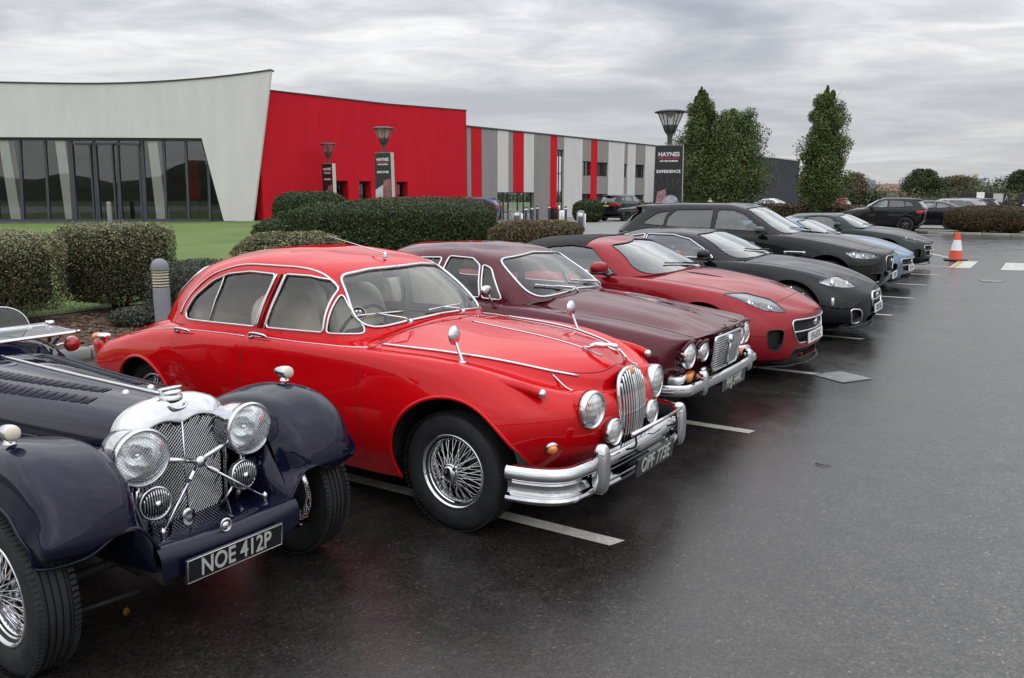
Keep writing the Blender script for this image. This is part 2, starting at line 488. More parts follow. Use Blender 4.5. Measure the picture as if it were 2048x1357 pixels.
def polyf(poly, ax=(0, 2), cond=None):
    """signed distance to a closed polygon in the plane of two axes (negative inside)"""
    poly = np.asarray(poly, float); A = poly; B = np.roll(poly, -1, 0)
    lo, hi = poly.min(0) - 0.15, poly.max(0) + 0.15
    def fn(V):
        p = V[:, list(ax)]; d = np.full(len(p), 1.0)
        near = np.all((p > lo) & (p < hi), axis=1)
        if near.any():
            q = p[near]; ab = B - A; l2 = np.maximum((ab**2).sum(1), 1e-12)
            ap = q[:, None] - A[None]; t = np.clip((ap * ab[None]).sum(2) / l2, 0, 1)
            dd = np.linalg.norm(ap - t[..., None] * ab[None], axis=2).min(1)
            x, y = q[:, 0:1], q[:, 1:2]
            con = ((A[None, :, 1] > y) != (B[None, :, 1] > y)) & (x < ab[None, :, 0] * (y - A[None, :, 1]) / np.where(np.abs(ab[None, :, 1]) < 1e-12, 1e-12, ab[None, :, 1]) + A[None, :, 0])
            ins = con.sum(1) % 2 == 1
            d[near] = np.where(ins, -dd, dd)
        if cond is not None: d = np.where(cond(V), d, np.maximum(np.abs(d), 0.02))
        return d
    return fn
def on_side(G, x, z, ymin=0.25):
    """point and normal on the half grid seen from the side at (x, z)"""
    P = G.reshape(-1, 3); d = (P[:, 0] - x)**2 + (P[:, 2] - z)**2 + (P[:, 1] < ymin) * 9
    i = int(np.argmin(d)); vi, ui = divmod(i, G.shape[1])
    return P[i], _gn(G, vi, ui)
def on_front(G, y, z, xmin=0.0):
    P = G.reshape(-1, 3); d = (P[:, 1] - abs(y))**2 + (P[:, 2] - z)**2 + (P[:, 0] < xmin) * 9
    i = int(np.argmin(d)); vi, ui = divmod(i, G.shape[1])
    p = P[i].copy(); n = _gn(G, vi, ui)
    if y < 0: p[1] *= -1; n = n * np.array((1, -1, 1))
    return p, n
def on_top(G, x, y, zmin=0.5):
    P = G.reshape(-1, 3); d = (P[:, 0] - x)**2 + (P[:, 1] - abs(y))**2 + (P[:, 2] < zmin) * 9
    i = int(np.argmin(d)); vi, ui = divmod(i, G.shape[1])
    p = P[i].copy(); n = _gn(G, vi, ui)
    if y < 0: p[1] *= -1; n = n * np.array((1, -1, 1))
    return p, n
def _gn(G, v, u):
    v0, v1 = max(v - 1, 0), min(v + 1, G.shape[0] - 1); u0, u1 = max(u - 1, 0), min(u + 1, G.shape[1] - 1)
    n = np.cross(G[v, u1] - G[v, u0], G[v1, u] - G[v0, u]); l = np.linalg.norm(n)
    return n / l if l > 1e-12 else np.array((0, 0, 1.0))
def mir(p): return np.asarray(p, float) * np.array((1, -1, 1.0))

# ---- wheels
def tyre_mesh(R, w, rim, groove=True, n=72):
    """tyre profile about z (axle), outer face at +z"""
    h = w / 2; sh = 0.012
    prof = [(rim - .004, -h * .78), (rim + .012, -h * .86), (rim + (R - rim) * .45, -h * 1.0), (R - .032, -h * .93), (R - .012, -h * .82), (R - .002, -h * .68)]
    if groove:
        tr = []
        for k in range(4):
            c = (-.51 + .34 * k) * h; g = .045 * h
            tr += [(R, c - g * 1.2), (R - .008, c - g), (R - .008, c + g), (R, c + g * 1.2)]
        prof += tr
    else: prof += [(R, -.3 * h), (R, .3 * h)]
    prof += [(R - .002, h * .68), (R - .012, h * .82), (R - .032, h * .93), (rim + (R - rim) * .45, h * 1.0), (rim + (R - rim) * .25, h * .985), (rim + .012, h * .86), (rim - .004, h * .78), (rim - .03, h * .5), (rim - .03, -h * .5), (rim - .004, -h * .78)]
    return lathe(prof, n)
def wire_wheel(root, x, y, R, w, rim, side, mats, steer=0.0, full=True):
    """wheel (tyre) > rim, wire_spokes, hub, spinner"""
    ax = (0, side, 0)
    v, f = tyre_mesh(R, w, rim); b = MB(); b.add(orient(v, ax), f)
    if full:                                                   # tread sipes
        for k in range(90):
            a = k / 90 * 2 * math.pi
            for s in (-1, 1):
                c = np.array(((R - .004) * math.cos(a), (R - .004) * math.sin(a), s * w * .43))
                t = np.array((-math.sin(a), math.cos(a), 0)); r_ = np.array((math.cos(a), math.sin(a), 0)); z = np.array((0, 0, 1.0))
                q = np.array([c + t * sx * .0075 + z * sz * w * .085 + r_ * (sr * .004 + (.0 if sz * s > 0 else .0045)) for sr in (0, 1) for sz in (-1, 1) for sx in (-1, 1)])
                b.add(orient(q, ax), [(4, 5, 7, 6), (0, 4, 6, 2), (1, 3, 7, 5), (0, 1, 5, 4), (2, 6, 7, 3)])
    wh = b.build('wheel', mats['tyre'], root, angle=40, loc=(x, y, R), rot=(0, 0, steer))
    rb = MB(); h = w / 2
    prof = [(rim + .004, h * .80), (rim + .002, h * .88), (rim - .008, h * .86), (rim - .013, h * .62), (rim - .028, h * .55), (rim - .034, h * .1), (rim - .05, -h * .1), (rim - .05, -h * .3), (rim - .03, -h * .6), (rim - .01, -h * .8)]
    v, f = lathe(prof, 64); rb.add(orient(v, ax), f); rb.build('rim', mats['chrome'], wh)
    sp = MB(); ro, ri, ro2 = rim - .036, .046, rim - .052
    N = 20
    for k in range(N):
        for lay, (zi, zo, off, rr) in enumerate(((h * .95, h * .30, .34, ro), (h * .95, h * .28, -.34, ro), (h * .35, -h * .2, .30, ro2))):
            a = (k + .5 * (lay == 1) + .25 * (lay == 2)) / N * 2 * math.pi
            if lay == 2 and k % 2: off = -off
            a2 = a + off
            p = np.array([(ri * math.cos(a2), ri * math.sin(a2), zi), (rr * math.cos(a), rr * math.sin(a), zo)])
            v, f = tube(p, .0021, 5, cap=False); sp.add(orient(v, ax), f)
            v, f = tube(np.array([p[1] + (p[0] - p[1]) * .08, p[1]]), .0042, 5, cap=False); sp.add(orient(v, ax), f)
    stuff(sp.build('wire_spokes', mats['chrome'], wh))
    hb = MB(); v, f = lathe([(.0, -h * .9), (.055, -h * .9), (.055, -h * .2), (.05, h * .3), (.047, h * .98), (.052, h * 1.0), (.05, h * 1.05), (.03, h * 1.1), (0, h * 1.1)], 24); hb.add(orient(v, ax), f); hb.build('hub', mats['chrome'], wh)
    kn = MB(); v, f = lathe([(.04, h * 1.08), (.046, h * 1.12), (.043, h * 1.22), (.032, h * 1.32), (.012, h * 1.36), (0, h * 1.36)], 24); kn.add(orient(v, ax), f)
    for s in (0, 1):
        a = .7 + s * math.pi
        q = np.array([(.03 * math.cos(a), .03 * math.sin(a), h * 1.18), (.055 * math.cos(a), .055 * math.sin(a), h * 1.24), (.082 * math.cos(a), .082 * math.sin(a), h * 1.26)])
        v, f = tube(q, [.011, .012, .006], 8, flat=.5); kn.add(orient(v, ax), f)
    kn.build('spinner', mats['chrome'], wh)
    bk = MB(); v, f = lathe([(0, -h * .5), (rim * .62, -h * .5), (rim * .62, -h * .62), (0, -h * .62)], 32); bk.add(orient(v, ax), f); bk.build('brake_disc', mats['dark'], wh)
    return wh
def alloy_wheel(root, x, y, R, w, rim, side, mats, spokes=5, metal='alloy', n=48):
    ax = (0, side, 0); h = w / 2
    v, f = tyre_mesh(R, w, rim, groove=False, n=n); b = MB(); b.add(orient(v, ax), f)
    wh = b.build('wheel', mats['tyre'], root, angle=45, loc=(x, y, R))
    rb = MB(); v, f = lathe([(rim + .004, h * .8), (rim - .004, h * .88), (rim - .014, h * .8), (rim - .022, h * .5), (rim - .04, h * .0), (rim - .04, -h * .8)], n); rb.add(orient(v, ax), f)
    v, f = lathe([(0, h * .66), (.028, h * .68), (.04, h * .62), (.075, h * .5), (.08, h * .3)], 24); rb.add(orient(v, ax), f)
    for k in range(spokes):
        for d in (-.16, .16):
            a = (k + .25) / spokes * 2 * math.pi
            p0 = np.array((.05 * math.cos(a + d), .05 * math.sin(a + d), h * .5)); p1 = np.array(((rim - .015) * math.cos(a + d * 1.1), (rim - .015) * math.sin(a + d * 1.1), h * .66))
            v, f = tube(np.array([p0, (p0 + p1) / 2 + np.array((0, 0, .004)), p1]), [.02, .016, .018], 6, flat=.6); rb.add(orient(v, ax), f)
    rb.build('rim', mats[metal], wh)
    bk = MB(); v, f = lathe([(0, h * .1), (rim * .72, h * .1), (rim * .72, -h * .1), (0, -h * .1)], 32); bk.add(orient(v, ax), f); bk.build('brake_disc', mats['steel'], wh)
    return wh
def round_lamp(parent, name, p, axis, r, mats, depth=.03, lens='lens', bowl=.05, tilt=None):
    """round lamp: chrome rim, ribbed lens, silver bowl"""
    p = np.asarray(p, float); b = MB()
    v, f = lathe([(r * .80, -depth), (r * .98, -depth), (r * 1.0, -depth * .2), (r * .99, .006), (r * .93, .016), (r * .86, .016), (r * .845, .006), (r * .84, -.01)], 40)
    b.add(orient(v, axis), f); o = b.build(name, mats['chrome'], parent, loc=p)
    v, f = lathe([(0, .03 * r / .1), (r * .4, .026 * r / .1), (r * .7, .016 * r / .1), (r * .86, .007)], 40); q = MB(); q.add(orient(v, axis), f); q.build('lens', mats[lens], o)
    v, f = lathe([(r * .85, 0), (r * .7, -.25 * r), (r * .45, -.45 * r), (r * .15, -.55 * r), (0, -.55 * r)], 32); q = MB(); q.add(orient(v, axis), [tuple(reversed(t)) for t in f]); 
    v, f = lathe([(r * .12, -.55 * r), (r * .12, -.12 * r), (r * .06, -.05 * r), (0, -.05 * r)], 16); q.add(orient(v, axis), f)
    q.build('reflector', mats['reflector'], o)
    return o
def plate(parent, p, rz, w, h, s, mats, dark=True, tilt=0.0, size=None, sx=0.86, border=True):
    """number plate with raised characters; faces +x of the car"""
    b = MB(); b.box((0, 0, 0), (.012, w, h), bev=.004)
    o = b.build('number_plate', mats['plate_black'] if dark else mats['plate_white'], parent, angle=30, loc=p, rot=(0, -tilt, rz))
    t = text('plate_lettering', s, size or h * 1.02, mats['plate_char'] if dark else mats['black'], o, (.0068, 0, -.002), (math.pi / 2, 0, math.pi / 2), sx=sx, bold=.0015, extrude=.0015)
    if border:
        fr = MB(); a, c = w / 2 - .007, h / 2 - .006
        fr.tube([(.007, -a, -c), (.007, a, -c), (.007, a, c), (.007, -a, c)], .002, 4, closed=True); fr.build('plate_border', mats['plate_char'] if dark else mats['plate_white'], o)
    return o
def cushion(mb, c, size, r=2.6, n=20, rot=0.0):
    """soft superellipsoid block"""
    u = np.linspace(-math.pi / 2, math.pi / 2, n); w = np.linspace(-math.pi, math.pi, n * 2, endpoint=False)
    e = 2 / r; sp = lambda a, k: np.sign(a) * np.abs(a)**k
    X = sp(np.cos(u), e)[:, None] * sp(np.cos(w), e); Y = sp(np.cos(u), e)[:, None] * sp(np.sin(w), e); Z = np.repeat(sp(np.sin(u), e)[:, None], 2 * n, 1)
    v = np.stack([X * size[0] / 2, Y * size[1] / 2, Z * size[2] / 2], -1).reshape(-1, 3)
    if rot:
        c_, s_ = math.cos(rot), math.sin(rot); v = np.column_stack([v[:, 0] * c_ + v[:, 2] * s_, v[:, 1], -v[:, 0] * s_ + v[:, 2] * c_])
    f = []
    for k in range(n - 1):
        for i in range(2 * n):
            j = (i + 1) % (2 * n); f.append((k * 2 * n + i, k * 2 * n + j, (k + 1) * 2 * n + j, (k + 1) * 2 * n + i))
    mb.add(v + np.array(c), f)

# the row of bays: origin at the end of the first line, x along the cars, y along the row
ROW_O = np.array((0.5358, 4.0526)); ROW_A = R_(-32.3)
def row_pos(s, t):
    d = np.array((math.cos(ROW_A), math.sin(ROW_A))); n = np.array((-d[1], d[0]))
    q = ROW_O + d * s + n * t
    return (float(q[0]), float(q[1]), 0.0)
# ================================================================ materials for the vehicles
CM = {}
CM['tyre'] = mat('tyre rubber', (.018, .018, .019), .62, var=.35, vscale=9, bump=.12, bscale=120, spec=.35)
CM['chrome'] = mat('chrome', (.62, .625, .64), .05, 1.0, rvar=.03, vscale=14)
CM['dullchrome'] = mat('brushed bright trim', (.62, .63, .65), .2, 1.0)
CM['alloy'] = mat('silver alloy', (.42, .43, .45), .3, .9)
CM['darkalloy'] = mat('dark alloy', (.06, .06, .065), .3, .8)
CM['steel'] = mat('brake steel', (.22, .22, .22), .35, .9, var=.2)
CM['dark'] = mat('black underseal', (.010, .010, .011), .7, bump=.1, bscale=60)
CM['seam'] = mat('shut line rubber', (.004, .004, .004), .8)
CM['black'] = mat('gloss black trim', (.008, .008, .009), .22, coat=.4)
CM['satin'] = mat('satin black plastic', (.016, .016, .017), .5, bump=.05, bscale=300)
CM['reflector'] = mat('lamp reflector', (.86, .87, .88), .12, 1.0)
CM['plate_black'] = mat('number plate black', (.006, .006, .007), .25, coat=.4)
CM['plate_char'] = mat('number plate silver', (.62, .62, .60), .32, .35)
CM['plate_white'] = mat('number plate white', (.72, .72, .70), .35)
CM['glass'] = glass_mat('car glass', (.97, .985, .98), refl=.75, ior=1.5)
CM['greenglass'] = glass_mat('tinted car glass', (.58, .72, .70), refl=1.15, ior=1.62)
CM['privacy'] = glass_mat('privacy glass', (.10, .11, .12), refl=1.1, ior=1.6)
CM['clear'] = glass_mat('lamp cover', (.95, .97, .97))
CM['amber'] = mat('amber lens', (.72, .22, .03), .12, coat=1.0, var=.2, vscale=60)
CM['redlens'] = mat('red lens', (.45, .012, .012), .15, coat=1.0)
CM['beige'] = mat('beige leather', (.66, .59, .47), .48, var=.12, vscale=5, bump=.08, bscale=90)
CM['wood'] = mat('walnut veneer', (.16, .065, .025), .25, coat=.8, var=.4, vscale=12, stretch=(1, 6, 1))
CM['darkleather'] = mat('dark leather', (.022, .021, .022), .45, bump=.08, bscale=90)
CM['cloth'] = mat('headlining', (.62, .57, .5), .9)
def _lens():
    m = bpy.data.materials.new('ribbed lamp lens'); m.use_nodes = True
    nt = m.node_tree; nt.nodes.clear()
    o = nt.nodes.new('ShaderNodeOutputMaterial'); mixs = nt.nodes.new('ShaderNodeMixShader')
    t = nt.nodes.new('ShaderNodeBsdfTransparent'); t.inputs[0].default_value = (.86, .88, .88, 1)
    g = nt.nodes.new('ShaderNodeBsdfGlossy'); g.inputs['Roughness'].default_value = .06; g.inputs[0].default_value = (1, 1, 1, 1)
    f = nt.nodes.new('ShaderNodeFresnel'); f.inputs[0].default_value = 1.6
    tc = nt.nodes.new('ShaderNodeTexCoord'); wv = nt.nodes.new('ShaderNodeTexWave'); wv.wave_type = 'BANDS'; wv.bands_direction = 'Y'
    nt.links.new(tc.outputs['Object'], wv.inputs[0]); wv.inputs['Scale'].default_value = 28
    wv2 = nt.nodes.new('ShaderNodeTexWave'); wv2.bands_direction = 'Z'; nt.links.new(tc.outputs['Object'], wv2.inputs[0]); wv2.inputs['Scale'].default_value = 9
    ad = nt.nodes.new('ShaderNodeMath'); nt.links.new(wv.outputs['Fac'], ad.inputs[0]); nt.links.new(wv2.outputs['Fac'], ad.inputs[1])
    b = bump_node(nt, ad.outputs[0], .22, .004)
    nt.links.new(b.outputs[0], g.inputs['Normal']); nt.links.new(b.outputs[0], f.inputs['Normal'])
    ma = nt.nodes.new('ShaderNodeMath'); ma.operation = 'MULTIPLY_ADD'; nt.links.new(f.outputs[0], ma.inputs[0]); ma.inputs[1].default_value = 1.4; ma.inputs[2].default_value = .14
    ma.use_clamp = True
    d = nt.nodes.new('ShaderNodeBsdfTranslucent'); d.inputs[0].default_value = (.9, .92, .92, 1)
    m2 = nt.nodes.new('ShaderNodeMixShader'); m2.inputs[0].default_value = .3; nt.links.new(t.outputs[0], m2.inputs[1]); nt.links.new(d.outputs[0], m2.inputs[2])
    nt.links.new(ma.outputs[0], mixs.inputs[0]); nt.links.new(m2.outputs[0], mixs.inputs[1]); nt.links.new(g.outputs[0], mixs.inputs[2]); nt.links.new(mixs.outputs[0], o.inputs[0])
    return m
CM['lens'] = _lens()
# ================================================================ ground
def asphalt(name):
    """damp car-park asphalt: chip by chip colour, darker oiled bays, paler worn driving aisle with sky sheen put into the colour"""
    m, nt, b = node_mat(name); L = nt.links.new
    tc = nt.nodes.new('ShaderNodeTexCoord'); P = tc.outputs['Object']
    def vor(scale):
        v = nt.nodes.new('ShaderNodeTexVoronoi'); v.inputs['Scale'].default_value = scale; L(P, v.inputs['Vector']); return v
    def mth(op, a, c, d=None):
        n = nt.nodes.new('ShaderNodeMath'); n.operation = op
        for i, q in enumerate((a, c, d)):
            if q is None: continue
            if isinstance(q, (int, float)): n.inputs[i].default_value = q
            else: L(q, n.inputs[i])
        return n.outputs[0]
    v1, v2 = vor(105), vor(46)
    n1 = noise_node(nt, 240, 4, .7); n2 = noise_node(nt, .9, 6, .62, dist=.5); n3 = noise_node(nt, 4.5, 5, .65, dist=.3)
    chip = nt.nodes.new('ShaderNodeSeparateColor'); L(v1.outputs['Color'], chip.inputs[0])
    chip2 = nt.nodes.new('ShaderNodeSeparateColor'); L(v2.outputs['Color'], chip2.inputs[0])
    c = ramp_node(nt, chip.outputs[0], [(0, (.50,) * 3), (.45, (.85,) * 3), (.80, (1.18,) * 3), (.985, (1.4,) * 3), (.996, (2.9, 2.8, 2.6))])
    c2 = ramp_node(nt, chip2.outputs[0], [(0, (.85,) * 3), (.6, (1.0,) * 3), (.93, (1.1,) * 3), (.985, (1.3,) * 3)])
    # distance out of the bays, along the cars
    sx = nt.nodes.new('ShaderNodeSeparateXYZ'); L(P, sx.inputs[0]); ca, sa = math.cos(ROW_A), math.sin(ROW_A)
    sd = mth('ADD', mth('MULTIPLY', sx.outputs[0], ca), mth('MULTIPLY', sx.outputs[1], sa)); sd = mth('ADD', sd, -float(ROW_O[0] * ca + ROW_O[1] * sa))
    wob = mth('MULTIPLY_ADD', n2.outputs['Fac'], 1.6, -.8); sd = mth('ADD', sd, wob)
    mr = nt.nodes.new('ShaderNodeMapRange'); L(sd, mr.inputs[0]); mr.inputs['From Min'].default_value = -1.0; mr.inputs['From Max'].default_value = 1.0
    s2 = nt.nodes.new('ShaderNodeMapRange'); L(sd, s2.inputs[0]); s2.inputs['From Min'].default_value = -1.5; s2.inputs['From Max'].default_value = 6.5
    wear_sheen = ramp_node(nt, s2.outputs[0], [(.0, (.020, .0180, .0168)), (.19, (.025, .0225, .021)), (.31, (.046, .0425, .0395)), (.44, (.072, .068, .063)), (.53, (.140, .134, .124)), (.60, (.105, .100, .093)), (.72, (.195, .187, .174)), (1, (.155, .149, .139))])  # worn aisle tone, lightened further for reflected sky
    mix = nt.nodes.new('ShaderNodeMixRGB'); mix.blend_type = 'MULTIPLY'; mix.inputs[0].default_value = 1; L(wear_sheen.outputs[0], mix.inputs[1]); L(c.outputs[0], mix.inputs[2])
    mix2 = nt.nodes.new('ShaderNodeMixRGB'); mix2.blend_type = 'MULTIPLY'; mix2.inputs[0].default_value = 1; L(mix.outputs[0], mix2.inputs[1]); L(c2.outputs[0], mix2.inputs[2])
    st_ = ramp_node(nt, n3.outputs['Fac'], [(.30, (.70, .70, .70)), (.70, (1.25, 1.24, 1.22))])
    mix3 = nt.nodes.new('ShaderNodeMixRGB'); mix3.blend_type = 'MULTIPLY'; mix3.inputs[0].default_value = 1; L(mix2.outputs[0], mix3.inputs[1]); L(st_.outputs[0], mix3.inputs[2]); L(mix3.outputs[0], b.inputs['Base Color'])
    rr = ramp_node(nt, mth('MULTIPLY_ADD', n2.outputs['Fac'], .75, mth('MULTIPLY', n3.outputs['Fac'], .25)), [(.36, (.17,) * 3), (.62, (.33,) * 3)]); L(rr.outputs[0], b.inputs['Roughness'])
    b1 = bump_node(nt, v1.outputs['Distance'], .20, .003); b2 = bump_node(nt, n1.outputs['Fac'], .22, .003, b1.outputs[0]); L(b2.outputs[0], b.inputs['Normal'])
    pset(b, spec=.5)
    return m
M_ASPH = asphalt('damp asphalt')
M_GRASS = None
def lawn_mat():
    m, nt, b = node_mat('mown lawn'); L = nt.links.new
    n1 = noise_node(nt, 28, 6, .75, 'Object'); n2 = noise_node(nt, .5, 4, .6, 'Object')
    r1 = ramp_node(nt, n1.outputs['Fac'], [(.3, (.085, .135, .036)), (.55, (.135, .195, .058)), (.75, (.185, .235, .088))])
    r2 = ramp_node(nt, n2.outputs['Fac'], [(.35, (.8, .85, .75)), (.65, (1.15, 1.1, 1.0))])
    mu = nt.nodes.new('ShaderNodeMixRGB'); mu.blend_type = 'MULTIPLY'; mu.inputs[0].default_value = 1; L(r1.outputs[0], mu.inputs[1]); L(r2.outputs[0], mu.inputs[2]); L(mu.outputs[0], b.inputs['Base Color'])
    pset(b, rough=.8, spec=.25); bn = bump_node(nt, n1.outputs['Fac'], .8, .03); L(bn.outputs[0], b.inputs['Normal'])
    return m
M_LAWN = lawn_mat()
M_FIELD = mat('far field', (.07, .10, .035), .9, var=.3, vscale=.05)
M_PAVE = mat('pale concrete paving', (.21, .205, .195), .7, var=.2, vscale=2, bump=.1, bscale=40)
M_KERB = mat('concrete kerb', (.23, .22, .205), .75, var=.25, vscale=3, bump=.25, bscale=60)
def line_mat():
    m, nt, b = node_mat('worn road paint'); L = nt.links.new
    n = noise_node(nt, 75, 5, .75, 'Object'); n2 = noise_node(nt, 3.2, 4, .6, 'Object')
    mx = nt.nodes.new('ShaderNodeMath'); mx.operation = 'MULTIPLY_ADD'; L(n2.outputs['Fac'], mx.inputs[0]); mx.inputs[1].default_value = .6; L(n.outputs['Fac'], mx.inputs[2])
    r = ramp_node(nt, mx.outputs[0], [(.52, (.05, .048, .045)), (.66, (.33, .32, .285)), (.92, (.56, .55, .50))]); L(r.outputs[0], b.inputs['Base Color']); pset(b, rough=.5)
    bn = bump_node(nt, n.outputs['Fac'], .5, .004); L(bn.outputs[0], b.inputs['Normal'])
    return m
M_LINE = line_mat()
def sheet(name, pts, z, material, kind='structure', parent=None):
    me = bpy.data.meshes.new(name); me.from_pydata([(x, y, z) for x, y in pts], [], [tuple(range(len(pts)))]); me.update()
    o = link_mesh(name, me, material, parent)
    if kind: o['kind'] = kind
    return o
def st(s, t): return row_pos(s, t)[:2]
sheet('field', [(-900, -300), (900, -300), (900, 1800), (-900, 1800)], -.03, M_FIELD)
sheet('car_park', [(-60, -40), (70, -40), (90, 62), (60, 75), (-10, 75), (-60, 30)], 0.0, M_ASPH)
# bay lines, worn paint on the asphalt
for k in range(9):
    a, w_ = 2.4 * k, .05
    sheet('bay_line', [st(-5.0, a - w_), st(.0 + .02 * (k % 3), a - w_), st(.04, a + w_), st(-5.0, a + w_)], .004, M_LINE)
sheet('bay_line', [st(-.95, 24.02), st(-.15, 22.2), st(-.08, 22.3), st(-.88, 24.12)], .004, M_LINE)
for s0, t0 in ((.02, 18.95), (1.12, 18.95)):
    sheet('crossing_block', [st(s0, t0), st(s0 + .46, t0 + .1), st(s0 + .5, t0 + 2.55), st(s0 + .04, t0 + 2.45)], .004, M_LINE)
sheet('yellow_line', [st(.06, 19.0), st(.16, 19.0), st(.20, 21.2), st(.10, 21.2)], .008, mat('worn yellow paint', (.38, .24, .05), .55, var=.5, vscale=30))
# manhole covers
for s0, t0, a in ((.225, 4.80, R_(57)), (1.05, 16.0, .3)):
    x, y = st(s0, t0); c = sheet('manhole_cover', [(-.2, -.2), (.2, -.2), (.2, .2), (-.2, .2)], .006, mat('cast iron cover', (.20, .195, .19), .55, .1, var=.3, vscale=8, bump=.4, bscale=70)); c.location = (x, y, 0); c.rotation_euler = (0, 0, a + ROW_A)
    b = MB(); b.tube([(-.208, -.208, .004), (.208, -.208, .004), (.208, .208, .004), (-.208, .208, .004)], .006, 4, closed=True); b.build('manhole_frame', CM['dark'], c)
# planting bed, kerb and lawn behind the row
M_MULCH = mat('bark mulch', (.085, .048, .031), .9, var=.6, vscale=26, bump=.9, bscale=38)
def bed_s(t): return -7.15
sheet('planting_bed', [st(-7.15, -12), st(-7.15, 30), st(-10.2, 30), st(-10.25, -12)], .05, M_MULCH)
def kerb(s0, t0, s1, t1, name='kerb'):
    """a run of separate kerb stones"""
    L_ = math.hypot(s1 - s0, t1 - t0); n = max(1, int(L_ / .92)); root = None
    k_o = bpy.data.objects.new(name, None); COL.objects.link(k_o); k_o['kind'] = 'structure'
    ang = ROW_A + math.atan2(t1 - t0, s1 - s0); me = None
    for i in range(n):
        f = (i + .5) / n; x, y = st(s0 + (s1 - s0) * f, t0 + (t1 - t0) * f)
        if me is None: b = MB(); b.box((0, 0, 0), (L_ / n - .012, .125, .18), bev=.02); o = b.build('kerb_stone', M_KERB, k_o, angle=30); me = o.data
        else: o = link_mesh('kerb_stone', me, None, k_o)
        o.location = (x, y, .03); o.rotation_euler = (0, 0, ang)
kerb(-7.1, -8, -7.1, 22); kerb(-2.3, 37.2, 3.0, 36.8); 
sheet('kerb_island', [st(-7, 37.3), st(3.0, 36.9), st(6, 39.5), st(-7, 39.8)], .07, mat('leaf strewn soil', (.10, .065, .035), .9, var=.6, vscale=14, bump=.8, bscale=30))
# lawn rising gently to the halls
def lawn_z(x, y):
    k = min(1, max(0, (y - 14) / 22)); return .06 + .44 * k * k * (3 - 2 * k)
b = MB(); NX, NY = 90, 110; P = []
for j in range(NY):
    for i in range(NX):
        s = -10.25 - 34 * (i / (NX - 1)); tt = -22 + 66 * (j / (NY - 1)); x, y = st(s, tt); P.append((x, y, lawn_z(x, y)))
b.add(P, [(j * NX + i, j * NX + NX + i, j * NX + NX + i + 1, j * NX + i + 1) for j in range(NY - 1) for i in range(NX - 1) if P[j * NX + i][0] < -1.6 - max(0, P[j * NX + i][1] - 30) * .45])
o = b.build('lawn', M_LAWN); o['kind'] = 'structure'
sheet('entrance_path', [(-40, 30.5), (-19, 36.6), (-12.9, 38.2), (-12.9, 39.6), (-40, 38.9)], .51, mat('dark paving', (.075, .075, .078), .6, var=.2, vscale=2))
sheet('forecourt', [(-9, 36), (20, 36), (34, 47), (40, 110), (2.6, 59.5), (-9, 44)], .008, M_PAVE)
sheet('hall_apron', [(-14.5, 39.2), (-9, 36), (-4.0, 50.2)], .02, M_PAVE)
# mulch chips scattered over the bed
V_, F_ = [], []
for k in range(5200):
    s = rng.uniform(-10.0, -7.2); tt = rng.uniform(-3.5, 7.5); x, y = st(s, tt); a = rng.uniform(0, 6.28); l, w_ = rng.uniform(.015, .05), rng.uniform(.006, .014); z = .052 + rng.uniform(0, .02); tl = rng.uniform(-.012, .012)
    c, sn = math.cos(a), math.sin(a); n0 = len(V_)
    V_ += [(x + c * l * u - sn * w_ * v, y + sn * l * u + c * w_ * v, z + tl * u + .004 * v) for u, v in ((-1, -1), (1, -1), (1, 1), (-1, 1))]; F_.append((n0, n0 + 1, n0 + 2, n0 + 3))
me = bpy.data.meshes.new('bark_chips'); me.from_pydata(V_, [], F_)
def island_mat(name, cols, rough=.6, trans=0.0, spec=.3):
    """colour picked per leaf / chip"""
    m, nt, b = node_mat(name); g = nt.nodes.new('ShaderNodeNewGeometry')
    r = ramp_node(nt, g.outputs['Random Per Island'], cols); nt.links.new(r.outputs[0], b.inputs['Base Color']); pset(b, rough=rough, spec=spec)
    if trans > 0:
        o = nt.nodes['Material Output']; t = nt.nodes.new('ShaderNodeBsdfTranslucent'); nt.links.new(r.outputs[0], t.inputs[0]); mx = nt.nodes.new('ShaderNodeMixShader'); mx.inputs[0].default_value = trans
        nt.links.new(b.outputs[0], mx.inputs[1]); nt.links.new(t.outputs[0], mx.inputs[2]); nt.links.new(mx.outputs[0], o.inputs[0])
    return m
stuff(link_mesh('bark_chips', me, island_mat('bark chips', [(0, (.03, .016, .010)), (.5, (.10, .052, .028)), (.9, (.20, .12, .07)), (1, (.32, .23, .15))], .85)))
M_GB = island_mat('grass blades', [(0, (.08, .13, .035)), (.5, (.13, .20, .06)), (1, (.20, .26, .10))], .6, .25)
V_, F_ = [], []
for k in range(14000):
    s = rng.uniform(-13.5, -10.25); tt = rng.uniform(-3, 7); x, y = st(s, tt); z = lawn_z(x, y); a = rng.uniform(0, 6.28); h = rng.uniform(.02, .055); n0 = len(V_)
    V_ += [(x - .004 * math.cos(a), y - .004 * math.sin(a), z), (x + .004 * math.cos(a), y + .004 * math.sin(a), z), (x + rng.uniform(-.02, .02), y + rng.uniform(-.02, .02), z + h)]; F_.append((n0, n0 + 1, n0 + 2))
me = bpy.data.meshes.new('grass'); me.from_pydata(V_, [], F_); stuff(link_mesh('grass', me, M_GB))
